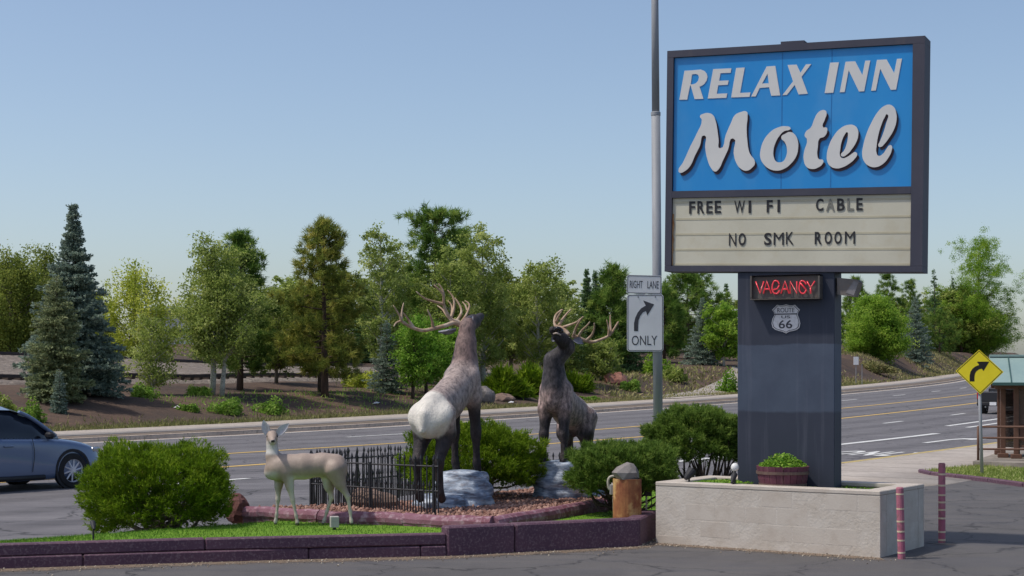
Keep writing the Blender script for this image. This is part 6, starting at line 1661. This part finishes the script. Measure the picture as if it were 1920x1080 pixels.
# ------------------------------------------------------------------ striped posts
MT['rosepaint'] = M('rose_post_paint', (166, 88, 114), (172, 112, 124), 5, c3=(118, 92, 88), scale3=16, amt3=.7, rough=.7)
MT['tape'] = M('pale_tape', (216, 200, 172), (200, 180, 150), 9, rough=.7)
MT['tar'] = M('tar_patch', (58, 57, 60), (70, 68, 70), 6, rough=.8)
def bollard(base, top, rr, ts, label, name='striped_post'):
    b_, t_ = np.array(base), np.array(top); r_ = empty(name, tuple(b_)); tag(r_, label, 'post', 'rose striped posts by the planter'); d = t_ - b_
    mb = MB(); mb.tube([d * -.03, d * .5, d * .985, d], [rr, rr, rr, rr * .8], 14); mb.build('shaft', MT['rosepaint'], r_, smooth=False)
    for t in ts: mb = MB(); mb.tube([d * (t - .011) + rng.normal(0, .002, 3) * 0, d * (t + .011)], rr * 1.05, 14); mb.build('stripe', MT['tape'], r_)
    return r_
b1 = G(1690.5, 1048); bollard(b1, P(1687, 913.5, b1[1]), .042, (.09, .26, .385, .525, .70, .905), 'leaning rose post with pale stripes in front of the planter corner')
b2 = G(1766, 1018); bollard(b2, P(1766, 868, b2[1]), .043, (.04, .14, .31, .415, .51, .60, .72, .86), 'upright rose post with pale stripes, farther from the planter')
mb = MB(); n = 18; mb.add([(b2[0] + .16 * math.cos(6.283 * i / n) * random.uniform(.8, 1.3) - .02, b2[1] + .22 * math.sin(6.283 * i / n) * random.uniform(.8, 1.2), .004) for i in range(n)], [tuple(range(n))]); mb.build('asphalt_patch', MT['tar'], lot)

# ------------------------------------------------------------------ right island, bus shelter
isl = [G(1730, 887), G(1752, 892), G(1800, 897), G(1860, 904), G(1925, 913), G(2150, 935)]
ib = [G(2150, 878, .05), G(1925, 878, .05), G(1830, 872, .05), G(1760, 878, .05)]
poly = [tuple(p[:2]) for p in isl] + [tuple(p[:2]) for p in ib]
MT['drygrass'] = M('dry_lawn', (128, 138, 74), (146, 150, 92), 1.5, c3=(160, 150, 110), scale3=6, amt3=.5, bmp=.4, rough=.95)
mb = MB(); mb.prism(poly, -.2, .045); o = mb.build('grass_island', MT['drygrass']); o['kind'] = 'structure'
bm = bmesh.new(); bm.from_mesh(o.data); bmesh.ops.triangulate(bm, faces=bm.faces); bm.to_mesh(o.data); bm.free()
g = np.random.default_rng(77); pa = np.array(poly); c = g.uniform(pa.min(0), pa.max(0), (20000, 2)); c = c[in_poly(c, poly)][:9000]; n = len(c)
V, Fc = needles(np.c_[c, np.full(n, .04)], np.tile([0, 0, 1.0], (n, 1)), .07, .02, g, .5)
MT['iblade'] = leaf_mat('island_grass', (98, 122, 50), (132, 148, 72), (176, 170, 116), .25)
o = link('island_grass', mesh_np('island_grass', V, Fc, rnd=np.repeat(np.clip(.5 + .4 * vnoise(c[:, 0] * 2, c[:, 1] * 2, 4) + g.normal(0, .2, n), 0, 1), 3)), MT['iblade']); tag(o, 'patchy grass around the yellow curve sign', 'grass', kind='stuff')
kr2 = empty('island_kerb', tuple(np.r_[isl[1][:2], 0])); tag(kr2, 'thin purple kerb curving along the grass under the yellow sign', 'kerb')
for a_, b_ in zip(isl[:-1], isl[1:]):
    mb = MB(); edge_piece(mb, a_[:2] + (b_ - a_)[:2] * .003, b_[:2] - (b_ - a_)[:2] * .003, -.1, .085, .11, .02, -.1); mb.build('kerb_segment', MT['purple'], kr2, world=True)
# shelter pad
MT['padface'] = M('old_concrete', (150, 142, 132), (124, 116, 108), 1.5, c3=(98, 92, 86), scale3=8, amt3=.5, bmp=.4)
ZP = .13
pad = [G(1824, 865, ZP)[:2], G(2200, 878, ZP)[:2], G(2250, 842, ZP)[:2], G(1905, 836, ZP)[:2]]
mb = MB(); mb.prism([tuple(p) for p in pad], -.3, ZP); o = mb.build('shelter_pad', MT['padface']); o['kind'] = 'structure'
MT['brown'] = M('brown_metal', (92, 66, 54), (104, 76, 62), 4, rough=.6, spec=.3)
MT['teal'] = M('teal_metal_roof', (128, 152, 150), (140, 162, 158), 2, rough=.45, spec=.4)
MT['tealdark'] = M('teal_trim', (58, 86, 84), (66, 96, 92), 3, rough=.5)
m, nt, bs = new_mat('smoky_glass'); bs.inputs['Base Color'].default_value = (*lin((92, 74, 66)), 1); bs.inputs['Roughness'].default_value = .12; bs.inputs['Alpha'].default_value = .78; MT['smoke'] = m
sh0 = G(1882, 859, ZP); shroot2 = empty('bus_shelter', (sh0[0], sh0[1], ZP)); tag(shroot2, 'brown bus shelter with a pale teal standing seam roof', 'bus shelter')
ks = sh0[1] / F; eave = CAMH - (718 - HORIZ) * ks - ZP; ridge = CAMH - (668 - HORIZ) * ks - ZP
T = tang(st_of(sh0)[0]); ex = np.array([.97, -.24]); ex /= np.linalg.norm(ex); ey = np.array([-ex[1], ex[0]])
def SHP(u, v, z): p = ex * u + ey * v; return (p[0], p[1], z)
LW, DW = 3.4, 1.7
posts = [(0, 0), (.22, .25), (1.6, 0), (3.2, 0), (0.1, DW), (1.6, DW), (3.2, DW)]
posts = [(0.0, .28), (.27, -.08), (1.75, -.08), (3.1, -.08), (0.0, DW), (1.75, DW), (3.1, DW)]
for u, v in posts:
    mb = MB(); q_ = SHP(u, v, eave / 2); mb.box(q_, (.11, .11, eave), math.atan2(ex[1], ex[0]), .006); po2 = mb.build('post', MT['brown'], shroot2)
    mb = MB(); q_ = SHP(u, v, .05); mb.box(q_, (.24, .24, .1), math.atan2(ex[1], ex[0]), .01); mb.build('foot', MT['brown'], po2)
rzS = math.atan2(ex[1], ex[0])
mb = MB(); mb.box(SHP(1.55, -.08, eave - .06), (3.5, .08, .16), rzS, .004); mb.box(SHP(1.55, DW, eave - .06), (3.5, .08, .16), rzS, .004); mb.box(SHP(.0, DW / 2, eave - .065), (.08, DW - .1, .15), rzS, .004); mb.build('beam', MT['brown'], shroot2)
u0, u1, v0, v1 = -.28, 3.6, -.55, DW + .45; vm = (v0 + v1) / 2
npn = 9
for k in range(npn):
    a0, a1 = u0 + (u1 - u0) * k / npn, u0 + (u1 - u0) * (k + 1) / npn - .012
    for vA in (v0, v1):
        mb = MB(); V = [SHP(a0, vA, eave), SHP(a1, vA, eave), SHP(a1 + (.0), vm, ridge), SHP(a0, vm, ridge)]; V += [(p[0], p[1], p[2] - .03) for p in V]
        mb.add(V, [(0, 1, 2, 3), (7, 6, 5, 4), (0, 4, 5, 1), (1, 5, 6, 2), (2, 6, 7, 3), (3, 7, 4, 0)]); rp_ = mb.build('roof_panel', MT['teal'], shroot2)
        mb = MB(); mb.tube([SHP(a1, vA, eave + .015), SHP(a1, vm, ridge + .015)], .016, 4); mb.build('seam', MT['tealdark'], rp_)
mb = MB(); mb.box(SHP((u0 + u1) / 2, v0, eave - .02), (u1 - u0, .04, .07), rzS, .004); mb.build('gutter', MT['tealdark'], shroot2)
mb = MB(); mb.box(SHP((u0 + u1) / 2, vm, ridge + .02), (u1 - u0, .16, .05), rzS, .004); mb.build('ridge_cap', MT['teal'], shroot2)
mb = MB(); mb.box(SHP(1.9, vm - .1, ridge + .0), (2.2, .55, .26), rzS, .01); mb.build('roof_box', MT['tealdark'], shroot2)
mb = MB(); mb.add([SHP(u0 + .02, v0 + .1, eave), SHP(u0 + .02, v1 - .1, eave), SHP(u0 + .02, vm, ridge - .04)], [(0, 1, 2)]); mb.build('gable', MT['brown'], shroot2)
for (ua, ub, v) in ((.33, 1.69, -.08), (1.81, 3.04, -.08)):
    mb = MB(); mb.box(SHP((ua + ub) / 2, v, eave * .56), (ub - ua, .015, eave * .72), rzS); mb.build('pane', MT['smoke'], shroot2)
    mb = MB(); mb.box(SHP((ua + ub) / 2, v, eave * .16), (ub - ua, .04, .06), rzS, .004); mb.box(SHP((ua + ub) / 2, v, eave * .34), (ub - ua - .02, .03, .36), rzS, .004); mb.build('kick_panel', MT['brown'], shroot2)
mb = MB(); mb.box(SHP(.0, DW * .58, eave * .5), (.03, DW - .5, eave * .78), rzS); mb.build('side_panel', MT['smoke'], shroot2)
mb = MB(); mb.box(SHP(1.55, DW, eave * .5), (3.0, .03, eave * .8), rzS); mb.build('back_panel', MT['smoke'], shroot2)
mb = MB(); mb.box(SHP(1.55, 1.2, .45), (2.6, .4, .05), rzS, .01)
for u in (.4, 1.5, 2.6): mb.box(SHP(u, 1.2, .22), (.05, .3, .44), rzS)
mb.build('bench', MT['brown'], shroot2)
mb = MB(); mb.box(SHP(1.05, -.1, 1.0), (.45, .02, .65), rzS, .004); mb.build('notice_frame', MT['galv'], shroot2)
rl = G(1834, 863, ZP); rroot = empty('handrail', (rl[0], rl[1], ZP)); tag(rroot, 'brown three bar handrail in front of the bus shelter', 'handrail'); kr_ = rl[1] / F
dr = np.array([1.0, -.12]); dr /= np.linalg.norm(dr)
for y in (800, 821, 842):
    z = CAMH - (y - HORIZ) * kr_ - ZP; mb = MB(); mb.tube([(0, 0, z), (dr[0] * 4.5, dr[1] * 4.5, z)], .024, 8); mb.build('bar', MT['brown'], rroot, smooth=True)
for u in (0, 1.5, 3.0, 4.5):
    z = CAMH - (799 - HORIZ) * kr_ - ZP; mb = MB(); mb.tube([(dr[0] * u, dr[1] * u, -.05), (dr[0] * u, dr[1] * u, z)], .028, 8); mb.build('upright', MT['brown'], rroot, smooth=True)

# ------------------------------------------------------------------ vehicles
def car_paint(name, c, flake=.5):
    m, nt, bs = new_mat(name); bs.inputs['Base Color'].default_value = (*lin(c), 1); bs.inputs['Metallic'].default_value = flake; bs.inputs['Roughness'].default_value = .32
    bs.inputs['Coat Weight'].default_value = .8; bs.inputs['Coat Roughness'].default_value = .06; return m
MT['bluecar'] = car_paint('slate_blue_paint', (88, 106, 138), .25)
MT['blackcar'] = car_paint('black_truck_paint', (26, 28, 36), .2)
MT['glass'] = M('tinted_glass', (24, 30, 40), (30, 36, 46), 2, rough=.06, spec=.6)
MT['tyre'] = M('tyre_rubber', (34, 34, 36), (44, 44, 46), 8, rough=.85)
MT['rim'] = M('alloy_rim', (190, 190, 198), (206, 206, 212), 4, rough=.35, metal=.2)
MT['trim'] = M('black_trim', (32, 33, 38), (40, 41, 46), 6, rough=.6)
MT['chrome'] = M('bright_trim', (170, 174, 180), rough=.2, metal=.8)
def wheel(root, c, r, w, nsp=10):
    wr = empty('wheel', (0, 0, 0)); wr.parent = root; wr.location = c
    Mx = Matrix.Rotation(R(90), 4, 'X')
    mb = MB(); mb.lathe([(r * .66, -w / 2), (r * .93, -w / 2), (r, -w * .36), (r, w * .36), (r * .93, w / 2), (r * .66, w / 2)], (0, 0, 0), 32, Mx, False); mb.build('tyre', MT['tyre'], wr, smooth=False)
    sd = -1 if c[1] < 0 else 1
    mb = MB(); mb.lathe([(r * .6, -w * .3), (r * .67, -w * .46), (r * .67, w * .46), (r * .6, w * .3)], (0, 0, 0), 28, Mx, False); mb.lathe([(.02, -.03), (r * .16, -.03), (r * .16, .03), (.02, .03)], (0, sd * w * .36, 0), 14, Mx)
    for k in range(nsp):
        a_ = 6.283 * k / nsp; a2 = a_ + .22
        mb.tube([(r * .1 * math.cos(a_), sd * w * .38, r * .1 * math.sin(a_)), (r * .63 * math.cos(a2), sd * w * .4, r * .63 * math.sin(a2))], [.022, .016], 5)
    mb.build('rim', MT['rim'], wr)
    mb = MB(); mb.lathe([(.01, -.02), (r * .66, -.02), (r * .66, .02), (.01, .02)], (0, 0, 0), 20, Mx); mb.build('brake_disc', MT['trim'], wr); return wr
def loft(stations, name, mat, root, mirror=True, smooth=True, sub=1):
    """stations: list of (x, [(y,z)...]) half sections from bottom to the centre line"""
    n = len(stations[0][1]); V = []; Fc = []
    for x, sec in stations:
        for y, z in sec: V.append((x, -y, z))
    m_ = len(V)
    for i in range(len(stations) - 1):
        for j in range(n - 1): a_ = i * n + j; Fc.append((a_, a_ + n, a_ + n + 1, a_ + 1))
    V2 = [(x, -y, z) for x, y, z in V]; F2 = [tuple(reversed([q_ + m_ for q_ in f_])) for f_ in Fc]
    V += V2; Fc += F2
    Fc.append(tuple(range(n)) + tuple(m_ + q_ for q_ in reversed(range(n)))); e_ = (len(stations) - 1) * n
    Fc.append(tuple(reversed(range(e_, e_ + n))) + tuple(m_ + q_ for q_ in range(e_, e_ + n)))
    mb = MB(); mb.add(V, Fc); o = mb.build(name, mat, root, smooth=smooth)
    bm = bmesh.new(); bm.from_mesh(o.data); bmesh.ops.remove_doubles(bm, verts=bm.verts, dist=.0015); bmesh.ops.recalc_face_normals(bm, faces=bm.faces); bm.to_mesh(o.data); bm.free()
    if smooth: o.data.polygons.foreach_set('use_smooth', [True] * len(o.data.polygons))
    if sub:
        md = o.modifiers.new('round', 'SUBSURF'); md.levels = md.render_levels = sub
    return o
# slate blue hatchback-style crossover, nose to the right
wx = G(131, 915, -.15); hd = R(52)
car = empty('car', (0, 0, 0), hd); tag(car, 'slate blue crossover car driving past at the left edge', 'car')
fw = np.array([math.cos(hd), math.sin(hd)]); rt = np.array([fw[1], -fw[0]])
# front wheel centre sits 0.92 m behind the nose; car origin at the rear bumper on the ground
CLN, CWD = 4.45, 1.82
o2 = wx[:2] - fw * (CLN - .9) - rt * (CWD / 2 - .1) * 1.0
car.location = (o2[0], o2[1], -.148)
def sec(zb, zs, zbelt, ztop, ws, wb, wt):
    return [(ws * .92, zb), (ws, zb + .08), (ws * 1.0, zs), (wb, zbelt - .12), (wb * .985, zbelt), (wt, ztop - .02 if ztop > zbelt + .1 else ztop - .004), (wt * .55, ztop + .015), (0, ztop + .025)]
st_ = [(0.0, sec(.45, .6, .85, .88, .72, .74, .6)), (.08, sec(.33, .55, .98, 1.0, .83, .84, .7)), (.45, sec(.24, .5, 1.03, 1.05, .9, .9, .76)), (1.2, sec(.2, .48, 1.02, 1.04, .91, .91, .78)), (2.2, sec(.19, .46, .99, 1.01, .91, .91, .78)), (3.0, sec(.19, .46, .96, .99, .91, .9, .76)), (3.35, sec(.2, .48, .94, .97, .91, .89, .72)), (3.85, sec(.22, .5, .86, .91, .9, .86, .64)), (4.2, sec(.26, .5, .76, .82, .84, .78, .55)), (4.4, sec(.32, .48, .66, .72, .68, .64, .45)), (4.45, sec(.38, .46, .58, .62, .5, .48, .3))]
loft(st_, 'body', MT['bluecar'], car, sub=2)
cb_ = [(.28, [(.74, 1.0), (.72, 1.06), (.62, 1.2), (.3, 1.26), (0, 1.27)]), (.7, [(.77, 1.0), (.75, 1.1), (.63, 1.45), (.35, 1.53), (0, 1.54)]), (1.5, [(.79, .98), (.77, 1.1), (.64, 1.53), (.36, 1.6), (0, 1.61)]), (2.3, [(.79, .96), (.77, 1.08), (.63, 1.5), (.35, 1.57), (0, 1.58)]), (2.75, [(.78, .95), (.76, 1.06), (.63, 1.36), (.34, 1.42), (0, 1.43)]), (3.35, [(.74, .92), (.72, .97), (.66, 1.03), (.34, 1.06), (0, 1.065)])]
loft(cb_, 'cabin_glass', MT['glass'], car, sub=0)
rf = [(x, [(y * 1.03, z + .03) for y, z in s_[2:]]) for x, s_ in cb_[1:4]]
rf = [(.42, [(.67, 1.33), (.33, 1.40), (0, 1.41)])] + rf + [(2.62, [(.66, 1.44), (.345, 1.51), (0, 1.52)])]
mb = MB(); n = 3
loft(rf, 'roof', MT['bluecar'], car, sub=0)
def cpt(x, y, z): return (x, y, z)
for s_ in (-1, 1):
    for nm, p_, r0 in (('pillar', [(2.5, s_ * .645, 1.49), (2.8, s_ * .645, 1.36), (3.3, s_ * .7, 1.02)], .04), ('pillar', [(1.72, s_ * .665, 1.5), (1.74, s_ * .775, 1.1), (1.74, s_ * .8, .98)], .035), ('pillar', [(.75, s_ * .66, 1.43), (.55, s_ * .74, 1.15), (.5, s_ * .79, 1.0)], .06)):
        mb = MB(); mb.tube(spline(p_, 4), r0, 8); mb.build(nm, MT['bluecar'] if nm == 'pillar' and r0 != .035 else MT['trim'], car, smooth=True)
    mb = MB(); mb.tube(spline([(.5, s_ * .815, 1.0), (1.7, s_ * .815, .995), (2.6, s_ * .81, .975), (3.3, s_ * .785, .945)], 4), .014, 6); mb.build('window_trim', MT['trim'], car, smooth=True)
    mb = MB(); mb.box((3.02, s_ * .9, 1.04), (.14, .2, .13), s_ * .15, .04); mb.build('wing_mirror', MT['trim'], car)
    mb = MB(); mb.box((2.1, s_ * .925, .86), (.2, .03, .035), 0, .01); mb.box((1.1, s_ * .925, .89), (.2, .03, .035), 0, .01); mb.build('door_handle', MT['bluecar'], car)
    mb = MB(); mb.tube([(.95, s_ * .905, .25), (2.9, s_ * .905, .25)], .045, 8); mb.build('sill', MT['trim'], car, smooth=True)
    for xx in (.82, CLN - .9):
        mb = MB(); mb.lathe([(.35, -.03), (.4, -.03), (.405, .0), (.4, .03), (.35, .03)], (xx, s_ * .885, .36), 30, Matrix.Rotation(R(90), 4, 'X'), False); mb.build('wheel_arch', MT['trim'], car)
        wheel(car, (xx, s_ * .82, .34), .34, .22)
    mb = MB(); mb.box((4.2, s_ * .66, .72), (.3, .2, .1), s_ * -.45, .03); mb.build('headlight', MT['chrome'], car)
    mb = MB(); mb.tube(spline([(2.62, s_ * .918, .98), (2.66, s_ * .93, .7), (2.62, s_ * .925, .36)], 4), .006, 4); mb.tube([(1.72, s_ * .918, .98), (1.72, s_ * .928, .36)], .006, 4); mb.build('door_gap', MT['trim'], car)
# black pickup waiting beyond the shelter
tp = Groad(1868, 777); sT, tT = st_of(tp); TT_ = tang(sT)
trk = empty('pickup_truck', (tp[0], tp[1], float(zr(tp[1]))), math.atan2(TT_[1], TT_[0])); tag(trk, 'black pickup truck seen from behind beyond the bus shelter', 'pickup truck')
mb = MB(); mb.box((1.2, 0, .82), (2.4, 1.86, .56), 0, .06); mb.build('bed', MT['blackcar'], trk)
mb = MB(); mb.box((.03, 0, .86), (.07, 1.5, .46), 0, .03); mb.build('tailgate', MT['blackcar'], trk)
mb = MB(); mb.box((3.2, 0, .92), (1.7, 1.86, .75), 0, .08); mb.box((4.7, 0, .88), (1.4, 1.84, .6), 0, .1); mb.build('body', MT['blackcar'], trk)
loft([(2.35, [(.8, 1.25), (.7, 1.72), (.3, 1.8), (0, 1.81)]), (3.2, [(.82, 1.25), (.72, 1.75), (.3, 1.84), (0, 1.85)]), (3.9, [(.82, 1.22), (.7, 1.6), (.3, 1.68), (0, 1.69)]), (4.2, [(.8, 1.18), (.74, 1.22), (.3, 1.26), (0, 1.27)])], 'cab', MT['blackcar'], trk, sub=1)
mb = MB(); mb.box((2.36, 0, 1.5), (.05, 1.25, .34), 0, .02); mb.build('rear_window', MT['glass'], trk)
mb = MB(); mb.box((-.08, 0, .5), (.16, 1.8, .17), 0, .03); mb.build('bumper', MT['trim'], trk)
mb = MB(); mb.box((-.165, 0.12, .52), (.015, .32, .16), 0); mb.build('licence_plate', MT['signwhite'], trk)
MT['redlens'] = M('red_tail_lens', (150, 30, 36), (170, 40, 44), 5, rough=.2)
for s_ in (-1, 1):
    mb = MB(); mb.box((.0, s_ * .86, .9), (.09, .13, .34), 0, .02); mb.build('tail_light', MT['redlens'], trk)
    for xx in (1.0, 4.6): wheel(trk, (xx, s_ * .8, .37), .37, .25, 6)
mb = MB(); mb.tube([(-.1, .5, .36), (.3, .5, .36)], .04, 8); mb.build('exhaust', MT['chrome'], trk)

# ------------------------------------------------------------------ warehouse beyond the railway, small far signs
YW = 185.0
wl, wr_ = P(262, 640, YW), P(345, 640, YW)
ware = empty('warehouse', (wl[0], YW, 0)); tag(ware, 'pale warehouse with dark roof glimpsed between willow and aspens', 'building')
z0, z1, zt_ = 0.0, float(P(0, 588, YW)[2]), float(P(0, 574, YW)[2]); ww = wr_[0] - wl[0] + 6
MT['pale'] = M('pale_cladding', (206, 206, 204), (190, 190, 190), .3, rough=.6); MT['slate'] = M('dark_roof', (74, 82, 92), (86, 94, 104), .5, rough=.6)
mb = MB(); mb.box((ww / 2, 8, (z1) / 2), (ww, 16, z1)); wlw = mb.build('wall', MT['pale'], ware)
mb = MB(); mb.prism([(-.6, -.6), (ww + .6, -.6), (ww + .6, 16.6), (-.6, 16.6)], z1 + .01, z1 + .35); V = [(-.6, -.6, z1 + .35), (ww + .6, -.6, z1 + .35), (ww + .6, 16.6, z1 + .35), (-.6, 16.6, z1 + .35), (-.6, 8, zt_ + .3), (ww + .6, 8, zt_ + .3)]
mb.add(V, [(0, 1, 5, 4), (2, 3, 4, 5), (0, 4, 3), (1, 2, 5)]); mb.build('roof', MT['slate'], ware)
for k in range(3): mb = MB(); mb.box((1.6 + k * 2.6, -.02, z1 - 2.2), (1.7, .08, .9), 0, .02); mb.build('window', MT['glass'], ware)
sp_ = spot(1605, .6)
r_ = empty('small_road_sign', tuple(sp_)); tag(r_, 'small pale roadside sign on thin posts across the road, right of the pillar', 'sign'); k = sp_[1] / F
mb = MB(); mb.tube([(0, 0, 0), (0, 0, 52 * k)], .035, 6); mb.tube([(.55, 0, 0), (.55, 0, 40 * k)], .03, 6); mb.build('post', MT['galv'], r_)
mb = MB(); mb.box((0, -.05, 46 * k), (9.5 * k, .02, 15 * k), 0, .005); mb.build('panel', MT['signwhite'], r_)
# scraps of litter on the bank
for px, t, lb in ((332, 4.4, 'white paper scrap on the dark soil below the aspens'), (706, 3.6, 'white paper scrap on the soil left of the first elk'), (958, 2.3, 'white paper scrap on the soil between the elk')):
    l = spot(px, t); mb = MB(); mb.add([(-.16, -.08, .1), (.14, -.1, .12), (.18, .1, .15), (-.12, .12, .13), (0, 0, .19)], [(0, 1, 4), (1, 2, 4), (2, 3, 4), (3, 0, 4)]); o = mb.build('paper_scrap', MT['signwhite'], None, tuple(l)); tag(o, lb, 'litter')
